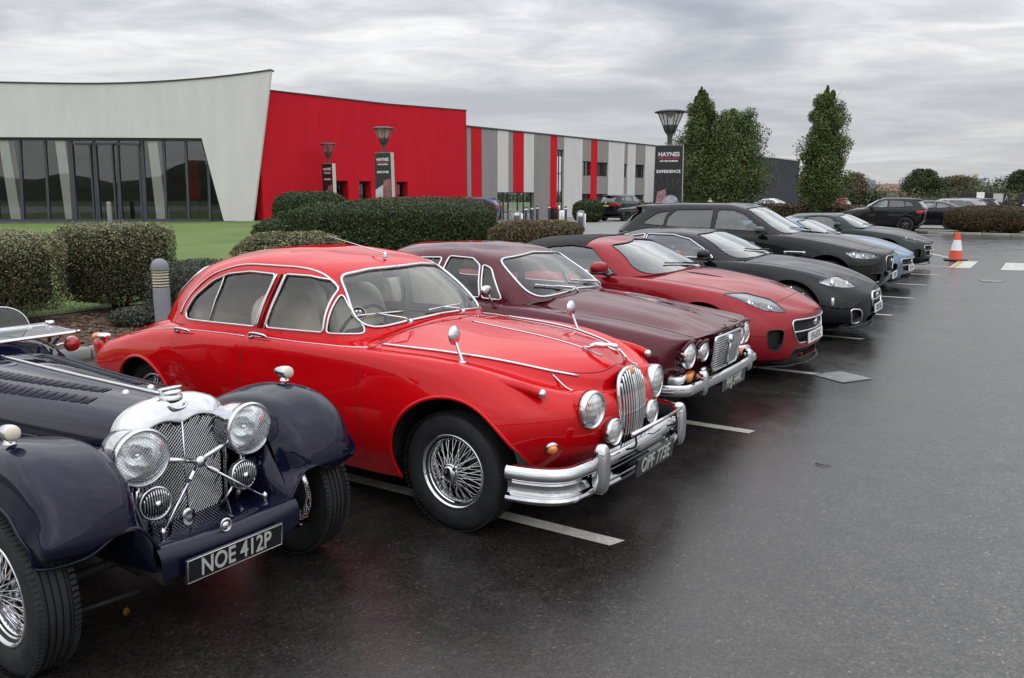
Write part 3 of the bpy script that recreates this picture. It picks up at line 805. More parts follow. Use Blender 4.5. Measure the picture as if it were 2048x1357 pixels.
# fallen leaves on the asphalt
LEAFM = island_mat('fallen leaves', [(0, (.20, .09, .02)), (.5, (.36, .19, .04)), (1, (.11, .05, .02))], .5)
def fallen_leaf(x, y, a, l, label):
    b = MB(); v = [(-l, 0, .004), (-l * .4, -l * .38, .010), (l * .35, -l * .34, .007), (l, 0, .012), (l * .35, l * .34, .016), (-l * .4, l * .38, .012), (0, 0, .002)]
    b.add(v, [(6, i, (i + 1) % 6) for i in range(6)]); o = b.build('fallen_leaf', LEAFM, loc=(x, y, .004), rot=(0, 0, a)); tag(o, label, 'leaf', 'fallen leaves on the asphalt')
fallen_leaf(-1.68, 3.31, 1.9, .035, 'yellow fallen leaf on dark asphalt in front of the navy roadster')
o = MB().tube(crom(np.array([(-.045, .012, .004), (-.012, -.005, .007), (.02, -.005, .006), (.05, .008, .004)]), 4), np.linspace(.0045, .002, 13), 6).build('twig', mat('wet twig', (.05, .03, .02), .6), loc=(2.09, 5.29, .002), rot=(0, 0, -.5)); tag(o, 'short curved brown twig lying on the open asphalt', 'twig')

# wooded ridge behind the viewer, seen only in glass and chrome
b = MB(); n = 60; v = []
for k in range(n):
    x = -260 + 520 * k / (n - 1); h = 6.5 + 2.2 * math.sin(k * .55) + 1.6 * math.sin(k * 1.31 + 1) + .8 * math.sin(k * 2.9)
    v += [(x, -120, -1), (x, -126, h * .75), (x, -134, h), (x, -170, h * .8)]
b.add(v, [(k * 4 + j, k * 4 + 4 + j, k * 4 + 5 + j, k * 4 + 1 + j) for k in range(n - 1) for j in range(3)]); o = b.build('hills', mat('distant wooded ridge', (.035, .048, .022), .95, var=.5, vscale=.25)); o['kind'] = 'structure'
# ================================================================ hedges, shrubs, trees
def leaf_mesh(C, N, size, name, material, parent, fold=.25, aspect=.55, up=.0):
    """one small folded leaf per point; C centres, N outward directions"""
    n = len(C); r = rng
    d = N + r.normal(0, .75, (n, 3)); d[:, 2] += up; d /= np.linalg.norm(d, axis=1, keepdims=True)
    t = np.cross(d, r.normal(0, 1, (n, 3))); t /= np.maximum(np.linalg.norm(t, axis=1, keepdims=True), 1e-6); w = np.cross(d, t)
    L = (size * r.uniform(.6, 1.35, n))[:, None]
    a = C - t * L; c = C + t * L; b = C + w * L * aspect + d * L * fold; e = C - w * L * aspect + d * L * fold
    V = np.stack([a, b, c, e], 1).reshape(-1, 3)
    me = bpy.data.meshes.new(name); me.vertices.add(n * 4); me.vertices.foreach_set('co', V.astype(np.float32).ravel())
    me.loops.add(n * 4); me.loops.foreach_set('vertex_index', np.arange(n * 4, dtype=np.int32))
    me.polygons.add(n); me.polygons.foreach_set('loop_start', np.arange(0, n * 4, 4, dtype=np.int32)); me.update(); me.validate()
    return link_mesh(name, me, material, parent)
def sblob(n, size, power=3.5, lump=.10, shell=.80, bottom=-.9):
    """points in the outer shell of a lumpy rounded box, with outward normals"""
    u = rng.normal(0, 1, (n * 2, 3)); u /= np.linalg.norm(u, axis=1, keepdims=True); u = u[u[:, 2] > bottom][:n]
    k = (np.abs(u)**power).sum(1)**(-1 / power)
    ph = rng.uniform(0, 6.28, 9); fr = (2.5, 4, 7)
    l = sum(np.sin(u[:, i % 3] * fr[i // 3] * (1 + .3 * i) + ph[i]) for i in range(9)) / 9
    rad = k * (1 + lump * l) * (shell + (1 - shell) * rng.uniform(0, 1, len(u))**.5)
    p = u * rad[:, None]; g = np.sign(p) * np.abs(p)**(power - 1); g /= np.maximum(np.linalg.norm(g, axis=1, keepdims=True), 1e-6)
    return p * np.array(size) / 2, g
BARK = mat('bark', (.045, .034, .026), .9, var=.4, vscale=14, bump=.6, bscale=40)
LM = {}
LM['dark'] = island_mat('dark evergreen leaves', [(0, (.014, .026, .010)), (.5, (.040, .066, .022)), (.85, (.075, .110, .034)), (1, (.12, .15, .05))], .5, .15)
LM['pale'] = island_mat('pale hedge leaves', [(0, (.05, .055, .025)), (.4, (.14, .14, .065)), (.8, (.29, .27, .14)), (1, (.45, .42, .25))], .5, .15)
LM['mixed'] = island_mat('mixed hedge leaves', [(0, (.024, .030, .015)), (.45, (.064, .075, .032)), (.80, (.12, .125, .058)), (.95, (.20, .185, .095)), (1, (.20, .030, .018))], .5, .15)
LM['red'] = island_mat('reddish hedge leaves', [(0, (.055, .032, .018)), (.35, (.13, .080, .038)), (.6, (.10, .10, .042)), (.85, (.21, .125, .06)), (1, (.26, .21, .10))], .5, .15)
LM['rust'] = island_mat('rusty hedge leaves', [(0, (.034, .030, .015)), (.4, (.082, .074, .034)), (.75, (.135, .088, .048)), (1, (.20, .11, .06))], .5, .15)
LM['grey'] = island_mat('grey green lavender', [(0, (0.028, 0.035, 0.025)), (.5, (0.070, 0.082, 0.060)), (1, (0.149, 0.161, 0.119))], .6, .1)
LM['tree'] = island_mat('hornbeam leaves', [(0, (.03, .055, .018)), (.5, (.085, .135, .04)), (.85, (.16, .21, .065)), (1, (.25, .24, .08))], .5, .25)
LM['far'] = island_mat('far foliage', [(0, (.02, .032, .014)), (.6, (.05, .072, .028)), (1, (.10, .115, .045))], .7, .1)
LM['farbrown'] = island_mat('far brown foliage', [(0, (0.061, 0.056, 0.035)), (.6, (0.131, 0.112, 0.067)), (1, (0.228, 0.184, 0.096))], .7, .15)
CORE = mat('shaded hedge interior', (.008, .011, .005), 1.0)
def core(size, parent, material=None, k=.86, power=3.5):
    b = MB(); cushion(b, (0, 0, 0), tuple(q * k for q in size), power, 10); return b.build('shade_core', material or CORE, parent)  # solid dark blob added inside the leaves to block light
def hedge(name, label, cat, x, y, z0, size, rz, leaf, n, mats_, power=4, lump=.10, top=None, group=None, legs=0):
    t = thing(name, label, cat, (x, y, z0), rz, group)
    c = bpy.data.objects
    cz = size[2] / 2 + (.16 if legs else 0)
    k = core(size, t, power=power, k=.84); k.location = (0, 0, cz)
    p, g = sblob(n, size, power, lump); o = leaf_mesh(p, g, leaf, 'foliage', LM[mats_], t); o.location = (0, 0, cz)
    if top:                                                    # young growth standing out of the clipped top
        p, g = sblob(int(n * 1.2), size, power, lump, .97); q = p[:, 2] > size[2] * (.24 + .12 * rng.normal(0, 1, len(p))); p, g = p[q], g[q]; p[:, 2] += np.abs(rng.normal(0, .035, len(p)))
        o = leaf_mesh(p, g, leaf * 1.05, 'top_growth', LM[top], t, up=.8); o.location = (0, 0, cz)
    for i in range(legs):
        a = rng.uniform(0, 6.28); b = MB(); r0 = size[0] * .06
        b.tube(crom(np.array([(r0 * math.cos(a), r0 * math.sin(a), -.02), (size[0] * .14 * math.cos(a + .3), size[1] * .14 * math.sin(a + .3), .3), (size[0] * .33 * math.cos(a + .4), size[1] * .33 * math.sin(a + .4), .75)]), 4), np.linspace(.022, .009, 9), 6); b.build('stem', BARK, t)
    return t
hedge('hedge', 'clipped hedge with pale young tips, nearest the navy roadster windscreen', 'hedge', -7.62, 11.45, .04, (2.75, 1.5, 1.03), R_(-32), .0155, 38000, 'mixed', 9, .05, 'pale', 'clipped hedges behind the row', legs=6)
hedge('hedge', 'clipped hedge on bare stems beside the domed grey bollard light', 'hedge', -6.02, 12.5, .04, (1.30, 1.3, 1.09), R_(-25), .0155, 31000, 'mixed', 9, .06, 'pale', 'clipped hedges behind the row', legs=9)
hedge('shrub', 'low grey green shrub around the foot of the domed bollard light', 'shrub', -4.45, 11.6, .02, (1.55, 1.1, .86), R_(-20), .016, 16000, 'grey', 2.6, .16)
hedge('shrub', 'small grey green cushion plant on the bark mulch', 'shrub', -5.05, 11.0, .02, (.8, .6, .28), 0, .018, 3000, 'grey', 2.4, .18)
hedge('hedge', 'long dark green hedge across the lawn behind the red saloon', 'hedge', -3.45, 23.6, .08, (6.1, 2.4, 1.48), R_(6), .032, 46000, 'dark', 3.6, .16)
hedge('hedge', 'low dark green tapering end of the hedge on the lawn', 'hedge', -6.0, 23.4, .08, (2.6, 2.2, 1.05), R_(10), .032, 20000, 'dark', 2.8, .16)
hedge('hedge', 'red tinged hedge rising behind the long dark green hedge', 'hedge', -2.7, 26.0, .08, (4.4, 1.8, 1.62), R_(6), .032, 22000, 'rust', 4, .08)
hedge('shrub', 'round clipped dark shrub in front of the red hall', 'shrub', -7.85, 32.5, .3, (2.9, 2.2, 1.55), 0, .035, 20000, 'dark', 3.2, .06)
hedge('shrub', 'loose pale green shrub behind the red saloon roof', 'shrub', -4.55, 17.0, .06, (2.35, 1.3, .98), R_(8), .024, 15000, 'pale', 2.6, .2)
hedge('hedge', 'low copper leaved hedge behind the black fabric roof', 'hedge', .62, 21.3, .0, (2.6, 1.6, 1.12), R_(2), .026, 18000, 'red', 3.2, .14)
hedge('shrub', 'clipped green shrub by the hall entrance beside the dark people carrier', 'shrub', 4.75, 52.0, .0, (1.9, 1.6, 1.35), 0, .06, 5000, 'dark', 3, .06)
hedge('hedge', 'green hedge in front of the dark people carrier', 'hedge', 8.1, 47.5, .0, (2.4, 1.5, 1.25), .3, .06, 5500, 'rust', 3.4, .08)
hedge('hedge', 'domed rusty hedge on the kerbed island right of the saloon', 'hedge', 21.3, 37.0, .05, (3.5, 2.0, 1.22), R_(-33), .032, 26000, 'rust', 2.8, .08)
hedge('hedge', 'long reddish hedge running off beyond the domed island hedge', 'hedge', 24.6, 36.9, .05, (4.4, 1.6, 1.10), R_(-33), .034, 18000, 'red', 4, .08)
hedge('hedge', 'long red brown hedge under the solitary cone shaped tree', 'hedge', 14.3, 43.5, .0, (9.6, 1.5, 1.25), R_(-20), .05, 15000, 'red', 4, .08)
def tree(name, label, x, y, h, w, leaf, n, m, prof, base=.9, group=None, twigs=True, seed=0):
    t = thing(name, label, 'tree', (x, y, 0), rng.uniform(0, 6), group)
    b = MB(); b.tube(crom(np.array([(0, 0, -.1), (.04, .02, h * .3), (-.03, .03, h * .65), (.02, 0, h * .95)]), 5), np.linspace(.02 * h + .03, .012, 16), 8); tr = b.build('trunk', BARK, t)
    nc = 64; C = []; Nn = []
    for k in range(nc):                                        # limbs carry leaf clumps
        f = (k + rng.uniform(0, .8)) / nc; z = base + (h - base) * f**.9
        R = w / 2 * np.interp(f, *zip(*prof)) * rng.uniform(.72, 1.16); a = k * 2.4 + rng.uniform(-.4, .4); rr = R * rng.uniform(.40, .86)
        c = np.array((rr * math.cos(a), rr * math.sin(a), z)); lb = MB(); lb.tube(crom(np.array([(0, 0, max(.5, z - R * .8)), c * np.array((.5, .5, 0)) + np.array((0, 0, z - R * .25)), c]), 3), np.linspace(.008 * h * .4 + .006, .005, 7), 5); lb.build('limb', BARK, tr)
        cs = np.array((R * .46, R * .46, h * .04 + R * .2)) * rng.uniform(.8, 1.25)
        mloc = int(n / nc); u = rng.normal(0, 1, (mloc, 3)); u /= np.linalg.norm(u, axis=1, keepdims=True)
        C.append(c + u * cs * (rng.uniform(0, 1, (mloc, 1))**.45)); Nn.append(u)
    # inner leaves
    z = base + (h - base) * rng.uniform(0, .96, n // 3); R = w / 2 * np.interp((z - base) / (h - base), *zip(*prof)); a = rng.uniform(0, 6.28, n // 3); rr = R * np.sqrt(rng.uniform(0, .45, n // 3)); p = np.column_stack([rr * np.cos(a), rr * np.sin(a), z]); C.append(p); Nn.append(np.column_stack([np.cos(a), np.sin(a), 0 * a + .3]))
    o = leaf_mesh(np.concatenate(C), np.concatenate(Nn), leaf, 'crown', LM[m], t)
    if twigs:
        for k in range(9):
            a = rng.uniform(0, 6.28); r0 = w * .16; z0 = h * rng.uniform(.82, .96); b = MB(); e = np.array((r0 * 1.4 * math.cos(a), r0 * 1.4 * math.sin(a), z0 + h * .09)); b.tube([(r0 * .3 * math.cos(a), r0 * .3 * math.sin(a), z0 - .3), e], [.012, .004], 4); b.build('twig', BARK, tr)
    return t
PR = [(0, .55), (.08, .85), (.3, 1.0), (.55, .82), (.8, .48), (1, .10)]
GT = 'upright clipped trees beyond the row'
tree('tree', 'tall narrow green tree behind the nearest museum sign', 10.05, 45, 7.05, 3.2, .055, 30000, 'tree', PR, .9, GT)
tree('tree', 'shorter olive green tree overlapping the tall narrow one', 11.6, 44, 5.9, 4.5, .055, 32000, 'tree', [(0, .6), (.1, .85), (.35, 1.0), (.7, .85), (.9, .6), (1, .25)], .7, GT)
tree('tree', 'solitary cone shaped green tree beside the dark shed', 15.6, 42, 6.75, 3.05, .052, 36000, 'tree', [(0, .35), (.1, .75), (.28, 1.0), (.5, .86), (.75, .55), (.92, .28), (1, .08)], 1.0, GT)
# far side: trees and scrub along the field edge
FG = 'trees along the far field edge'
tree('tree', 'broad pale green tree on the skyline beyond the black hatchback', 60, 122, 5.0, 6.0, .13, 16000, 'far', [(0, .7), (.2, 1), (.6, .95), (.85, .7), (1, .25)], .5, FG, False)
tree('tree', 'round dark tree on the skyline furthest along the fence', 77.0, 126, 5.0, 6.0, .13, 13000, 'far', [(0, .6), (.3, 1), (.7, .9), (1, .3)], .5, FG, False)
tree('tree', 'dark spreading pine on the skyline cut by the picture edge', 84.5, 128, 6.0, 5.0, .15, 8000, 'dark', [(0, .1), (.45, .4), (.6, 1), (.85, 1), (1, .4)], 2.5, FG, False)
tree('tree', 'rusty autumn tree between the far roofs and the round dark tree', 70.5, 132, 4.2, 8.0, .13, 13000, 'farbrown', [(0, .7), (.4, 1), (.8, .8), (1, .3)], .3, FG, False)
tree('tree', 'bare brown tree beside the cone shaped tree on the skyline', 48.5, 118, 4.4, 5.6, .11, 5000, 'farbrown', [(0, .8), (.4, 1), (.8, .7), (1, .3)], .3, FG, True)
def bank(name, x0, y0, x1, y1, h, n, m, leaf):
    """continuous scrub far away"""
    f = rng.uniform(0, 1, n); zz = np.abs(rng.normal(0, .5, n)) ; prof = .55 + .25 * np.sin(f * 23 + 1) + .2 * np.sin(f * 57)
    p = np.column_stack([x0 + (x1 - x0) * f + rng.normal(0, 1.2, n), y0 + (y1 - y0) * f + rng.normal(0, 1.2, n), np.minimum(zz, 1.3) * h * prof]); o = leaf_mesh(p, np.tile((0, -.6, .6), (n, 1)), leaf, name, LM[m], None); return stuff(o)
bank('scrub_foliage', 26, 118, 96, 118, 3.0, 42000, 'far', .17)
bank('scrub_foliage', 44, 96, 86, 96, 1.9, 24000, 'farbrown', .15)
bank('wood_foliage', -10, 170, 110, 165, 4.2, 36000, 'far', .26)
# ================================================================ halls
def render_mat(name, c): return mat(name, c, .85, var=.055, vscale=1.6, bump=.08, bscale=90, stretch=(1, 1, .22), spec=.12)
M_WHITE = render_mat('off white render', (.63, .62, .605)); M_RED = render_mat('red render', (.52, .012, .024)); M_REDP = render_mat('red cladding', (.52, .014, .024)); M_GREY = render_mat('grey cladding', (.265, .25, .235)); M_WHITEP = render_mat('white cladding', (.58, .57, .55))
M_CAP = mat('dark metal coping', (.05, .052, .056), .4, .5); M_FRAME = mat('slate grey frame', (.060, .066, .080), .45, .2); M_ROOM = mat('dark interior', (.035, .03, .026), .9, var=.3, vscale=.5)
M_PANE = glass_mat('shopfront glass', (.95, .95, .94), refl=1.1, ior=1.6); M_COL = mat('white column', (.9, .91, .88), .6); M_SHED = mat('dark blue grey sheeting', (.028, .031, .042), .6, var=.15, vscale=.6)
def prism(mb, poly, d):
    """extrude polygon (list of 3D points) by vector d"""
    n = len(poly); P = [np.array(p, float) for p in poly]; d = np.array(d, float)
    mb.add(P + [p + d for p in P], [tuple(range(n)), tuple(range(2 * n - 1, n - 1, -1))] + [((i + 1) % n, i, n + i, n + (i + 1) % n) for i in range(n)])
# ---- white hall with the long glazed front
t = thing('entrance_hall', 'long off white rendered hall with leaning glass front and swept roof edge', 'building', (0, 0, 0))
def fy(x): return 39.0 + (x + 11.0) * .105 + .0045 * (x + 11)**2 * .4
def top(x): return 6.62 + .69 * ((x + 19.5) / 8.5)**2 if x > -19.5 else 6.62 + .0022 * (x + 19.5)**2
BASE, HEAD = .50, 4.28
xs = list(np.linspace(-46, -14.25, 30)); b = MB()
for a, c in zip(xs[:-1], xs[1:]): prism(b, [(a, fy(a), HEAD), (c, fy(c), HEAD), (c, fy(c), top(c)), (a, fy(a), top(a))], (0, .7, 0))
xs2 = np.linspace(-14.25, -11.0, 8)
def edge_l(z): return -14.25 + (-13.49 + 14.25) * (HEAD - z) / (HEAD - BASE) if z < HEAD else -14.25
def edge_r(z): return -12.17 + (1.17) * (z - BASE) / (top(-11) - BASE)
prism(b, [(edge_l(BASE), fy(-13.5), BASE), (edge_r(BASE), fy(-12.2), BASE), (edge_r(HEAD), fy(edge_r(HEAD)), HEAD), (edge_l(HEAD), fy(-14.25), HEAD)], (.0, .22, 0))
zt = lambda x: top(x)
prism(b, [(-14.25, fy(-14.25), HEAD), (edge_r(HEAD), fy(edge_r(HEAD)), HEAD), (-11.0, fy(-11), top(-11)), (-12.0, fy(-12), top(-12)), (-13.0, fy(-13), top(-13)), (-14.25, fy(-14.25), top(-14.25))], (0, .22, 0))
b.build('wall', M_WHITE, t, smooth=False)
b = MB(); xx = list(np.linspace(-46, -14.25, 30)) + list(np.linspace(-13.6, -10.98, 6))
for a, c in zip(xx[:-1], xx[1:]): prism(b, [(a, fy(a) - .05, top(a) - .01), (c, fy(c) - .05, top(c) - .01), (c, fy(c) - .05, top(c) + .05), (a, fy(a) - .05, top(a) + .05)], (0, .5, 0))
b.build('roof_coping', M_CAP, t, smooth=False)
mt = [-30.6, -29.4, -28.2, -27.0, -25.8, -24.6, -23.5, -22.41, -21.32, -20.23, -19.18, -18.09, -17.07, -16.07, -15.09, -14.11]
mbm = [-31.2, -29.9, -28.6, -27.3, -26.05, -24.85, -23.72, -22.62, -21.46, -20.33, -19.29, -18.31, -17.14, -16.19, -15.17, -14.2]
inset = .28
for k, (a, c) in enumerate(zip(mt, mbm)):
    w_ = .10 if k in (9, 12) else .055
    b = MB(); prism(b, [(c - w_, fy(c) + inset, BASE), (c + w_, fy(c) + inset, BASE), (a + w_, fy(a) + inset, HEAD), (a - w_, fy(a) + inset, HEAD)], (0, .14, 0)); b.build('mullion', M_FRAME, t, smooth=False)
    if k + 1 < len(mt):
        a2, c2 = mt[k + 1], mbm[k + 1]; b = MB(); b.add([(c, fy(c) + inset + .07, BASE), (c2, fy(c2) + inset + .07, BASE), (a2, fy(a2) + inset + .07, HEAD), (a, fy(a) + inset + .07, HEAD)], [(0, 1, 2, 3)]); b.build('pane', M_PANE, t, smooth=False)
b = MB(); c, a = -14.2, -14.11; b.add([(c, fy(c) + inset + .07, BASE), (-13.55, fy(-13.5) + inset + .07, BASE), (-14.3, fy(-14.2) + inset + .07, HEAD)], [(0, 1, 2)]); b.build('pane', M_PANE, t, smooth=False)
b = MB(); b.tube([(-13.5, fy(-13.5) + .1, BASE), (-14.27, fy(-14.25) + .1, HEAD)], .075, 6); b.build('raking_frame', CM['satin'], t)
for z, h_ in ((BASE + .05, .10), (HEAD - .06, .12)):
    b = MB()
    for a, c in zip(xs[:-1], xs[1:]):
        if a > -32: prism(b, [(a, fy(a) + inset - .02, z - h_ / 2), (c, fy(c) + inset - .02, z - h_ / 2), (c, fy(c) + inset - .02, z + h_ / 2), (a, fy(a) + inset - .02, z + h_ / 2)], (0, .16, 0))
    b.build('window_rail', M_FRAME, t, smooth=False)
for c0, c1 in ((-20.33, -19.29), (-19.29, -18.31), (-18.31, -17.14)):   # door leaves in the middle bays
    for x in (c0 + .12, c1 - .12):
        b = MB(); prism(b, [(x - .035, fy(x) + inset - .03, BASE), (x + .035, fy(x) + inset - .03, BASE), (x + .10, fy(x) + inset - .03, HEAD - .25), (x + .03, fy(x) + inset - .03, HEAD - .25)], (0, .08, 0)); b.build('door_stile', M_FRAME, t, smooth=False)
    b = MB(); xm = (c0 + c1) / 2; b.box((xm + .1, fy(xm) + inset, HEAD - .27), (c1 - c0 - .1, .08, .09)); b.build('door_head', M_FRAME, t, smooth=False)
for xt, xb in ((-23.2, -23.0), (-20.72, -20.55), (-16.62, -16.45)):
    b = MB(); prism(b, [(xb - .24, fy(xb) + .42, BASE), (xb + .24, fy(xb) + .42, BASE), (xt + .22, fy(xt) + .42, HEAD), (xt - .22, fy(xt) + .42, HEAD)], (0, .4, 0)); b.build('column', M_COL, t, smooth=False)
b = MB(); b.box((-29, 46.5, 2.4), (34, .3, 4.2)); b.box((-29, 43.4, .45), (33, 7.4, .06)); b.box((-29, 43.4, 4.45), (33, 7.4, .1)); b.box((-12.6, 43.0, 2.4), (.3, 6, 4.2)); b.box((-45.5, 43.4, 3), (.3, 7.4, 6)); b.build('room', M_ROOM, t, smooth=False)
b = MB(); b.box((-15.7, 45.5, 2.5), (.5, .1, 3.6)); b.box((-17.0, 44.5, 2.4), (.7, .1, 3.4)); b.build('red_display', M_REDP, t, smooth=False)
b = MB(); b.box((-14.6, 44, 1.6), (1.0, .1, 1.6)); b.build('notice_board', M_COL, t, smooth=False)
b = MB()
for k in range(9): b.box((-23 + k * 1.05 + rng.uniform(-.2, .2), 43 + rng.uniform(-1, 1.5), BASE + .5), (.7, .5, rng.uniform(.5, 1.1)))
b.build('counter', CM['dark'], t, smooth=False)
b = MB(); prism(b, [(-46, 40.8, 0), (-11.3, 41.0, 0), (-11.3, 41.0, 6.4), (-46, 40.8, 6.3)], (0, .0, 0)) if False else None
b = MB(); prism(b, [(-46, fy(-46) + .7, 6.3), (-11.4, fy(-11.4) + .7, 6.3), (-11.4, 58, 6.3), (-46, 58, 6.3)], (0, 0, .12)); b.build('roof', M_CAP, t, smooth=False)
# ---- red hall and striped hall share one facade line
FO = np.array((2.848, 59.733)); FA = R_(90 - 35.7); FD = np.array((math.cos(FA), math.sin(FA))); FN = np.array((-FD[1], FD[0]))    # FN points away from the viewer
def fp(u, z, off=0.0): q = FO + FD * u + FN * off; return (float(q[0]), float(q[1]), z)
t = thing('red_hall', 'plain red rendered hall block with three dark doorways', 'building')
b = MB(); ROOFR = [(-25.1, 6.52), (-16.6, 6.56), (-9.69, 6.76)]
doorsx = [(-20.55, -19.62), (-18.83, -17.97), (-15.95, -15.05)]
dz = 2.42; cur = -25.1
for a, c in doorsx + [(-9.69, -9.69)]:
    prism(b, [fp(cur, 0), fp(a, 0), fp(a, dz), fp(cur, dz)], (*(FN * .5), 0)); cur = c
prism(b, [fp(-25.1, dz)] + [fp(-9.69, dz)] + [fp(u, z) for u, z in reversed(ROOFR)], (*(FN * .5), 0))
prism(b, [fp(-9.70, 0, .5), fp(-9.69, 0, 9), fp(-9.69, 6.76, 9), fp(-9.70, 6.76, .5)], (*(FD * -.3), 0))
b.build('wall', M_RED, t, smooth=False)
b = MB()
for (u0, z0), (u1, z1) in zip(ROOFR[:-1], ROOFR[1:]): prism(b, [fp(u0, z0 - .01, -.04), fp(u1 + .03, z1 - .01, -.04), fp(u1 + .03, z1 + .05, -.04), fp(u0, z0 + .05, -.04)], (*(FN * .7), 0))
b.build('roof_coping', M_CAP, t, smooth=False)
for a, c in doorsx:
    b = MB(); prism(b, [fp(a, 0, .34), fp(c, 0, .34), fp(c, dz, .34), fp(a, dz, .34)], (*(FN * .06), 0)); d = b.build('door', CM['dark'], t, smooth=False)
    b = MB(); prism(b, [fp(a + .12, .3, .32), fp(c - .12, .3, .32), fp(c - .12, dz - .15, .32), fp(a + .12, dz - .15, .32)], (*(FN * .012), 0)); b.build('pane', M_PANE, d, smooth=False)
b = MB(); prism(b, [fp(-25.0, 6.3, .5), fp(-9.75, 6.3, .5), fp(-9.75, 6.3, 14), fp(-25.0, 6.3, 14)], (0, 0, .1)); b.build('roof', M_CAP, t, smooth=False)
t = thing('striped_hall', 'two storey hall clad in vertical red, grey and white panels', 'building')
EDGE = [-9.64, -9.22, -8.15, -6.49, -5.28, -4.73, -3.49, -2.25, -.22, .68, 1.63, 4.25, 5.47, 6.44, 8.21, 10.89, 11.45, 12.86, 14.61, 16.59, 18.3, 19.4, 21.5, 23.2, 26.2]
KIND = 'grgwgrwgrgwgrgwgwgwgrwgw'
PM = dict(g=M_GREY, r=M_REDP, w=M_WHITEP); H2 = 5.80
holes = {3: [(0, 1.84)], 4: [(0, 1.84)], 5: [(0, 1.84)], 6: [(0, 1.84)], 9: [(0, 4.86)], 11: [(1.05, 1.72), (3.10, 4.15)], 13: [(1.05, 1.70), (3.08, 4.15)], 15: [(.9, 1.65), (3.06, 4.14)], 17: [], 18: [], 16: [], }
holes = {3: [(0, 1.84)], 4: [(0, 1.84)], 5: [(0, 1.84)], 6: [(0, 1.84)], 9: [(0, 4.86)], 11: [(.55, 1.73), (3.10, 4.16)], 13: [(.55, 1.72), (3.08, 4.15)], 15: [(.55, 1.66), (3.06, 4.14)], 17: [(.55, 1.63), (3.05, 4.14)]}
KIND = 'grgwgrwgrgwgrgwgwgwgwrgw'
for k in range(len(EDGE) - 1):
    a, c = EDGE[k] + .008, EDGE[k + 1] - .008; off = .0 if k % 2 else .012
    zs = [0.0]; z = 0.0; solid = []
    for h0, h1 in holes.get(k, []):
        if h0 > z + .01: solid.append((z, h0))
        z = h1
    solid.append((z, H2))
    for z0, z1 in solid:
        b = MB(); prism(b, [fp(a, z0, off), fp(c, z0, off), fp(c, z1, off), fp(a, z1, off)], (*(FN * .22), 0)); b.build('cladding_panel', PM[KIND[k]], t, smooth=False)
    for h0, h1 in holes.get(k, []):
        if k in (3, 4, 5, 6): continue
        b = MB(); 
        for u in (a + .03, (a + c) / 2, c - .03) if c - a > .8 else (a + .03, c - .03): prism(b, [fp(u - .03, h0, .15), fp(u + .03, h0, .15), fp(u + .03, h1, .15), fp(u - .03, h1, .15)], (*(FN * .06), 0))
        for z in [h0 + .03, h1 - .03] + ([1.85, 3.2] if h1 - h0 > 3 else []): prism(b, [fp(a, z - .03, .152), fp(c, z - .03, .152), fp(c, z + .03, .152), fp(a, z + .03, .152)], (*(FN * .05), 0))
        w_ = b.build('window', CM['dark'], t, smooth=False)
        b = MB(); b.add([fp(a, h0, .19), fp(c, h0, .19), fp(c, h1, .19), fp(a, h1, .19)], [(0, 1, 2, 3)]); b.build('pane', M_PANE, w_, smooth=False)
        b = MB(); b.add([fp(a, h0, .6), fp(c, h0, .6), fp(c, h1, .6), fp(a, h1, .6)], [(0, 1, 2, 3)]); b.build('blind', M_GREY if k > 9 else M_ROOM, w_, smooth=False)
e = MB(); prism(e, [fp(-6.49, 1.78, .21), fp(-2.25, 1.78, .21), fp(-2.25, 1.84, .21), fp(-6.49, 1.84, .21)], (*(FN * .06), 0)); e = e.build('entrance_doors', M_FRAME, t, smooth=False)
for u in (-6.45, -5.55, -5.0, -3.9, -3.2, -2.3): b = MB(); prism(b, [fp(u - .04, 0, .2), fp(u + .04, 0, .2), fp(u + .04, 1.84, .2), fp(u - .04, 1.84, .2)], (*(FN * .08), 0)); b.build('door_stile', M_FRAME, e, smooth=False)
b = MB(); b.add([fp(-6.49, 0, .25), fp(-2.25, 0, .25), fp(-2.25, 1.84, .25), fp(-6.49, 1.84, .25)], [(0, 1, 2, 3)]); b.build('pane', M_PANE, e, smooth=False)
b = MB(); b.add([fp(-6.9, 0, 3), fp(-2.0, 0, 3), fp(-2.0, 2, 3), fp(-6.9, 2, 3)], [(0, 1, 2, 3)]); prism(b, [fp(-6.6, 1.86, .24), fp(-2.1, 1.86, .24), fp(-2.1, 1.86, 3), fp(-6.6, 1.86, 3)], (0, 0, .1)); b.build('lobby', M_ROOM, e, smooth=False)
b = MB(); prism(b, [fp(-9.66, H2, -.05), fp(26.3, H2, -.05), fp(26.3, H2 + .09, -.05), fp(-9.66, H2 + .09, -.05)], (*(FN * .6), 0)); b.build('roof_coping', M_CAP, t, smooth=False)
b = MB(); prism(b, [fp(-9.66, H2 - .3, .25), fp(26.2, H2 - .3, .25), fp(26.2, H2 - .3, 14), fp(-9.66, H2 - .3, 14)], (0, 0, .1)); prism(b, [fp(26.05, 0, .25), fp(26.05, 0, 14), fp(26.05, H2, 14), fp(26.05, H2, .25)], (*(FD * .2), 0)); b.build('roof', M_CAP, t, smooth=False)
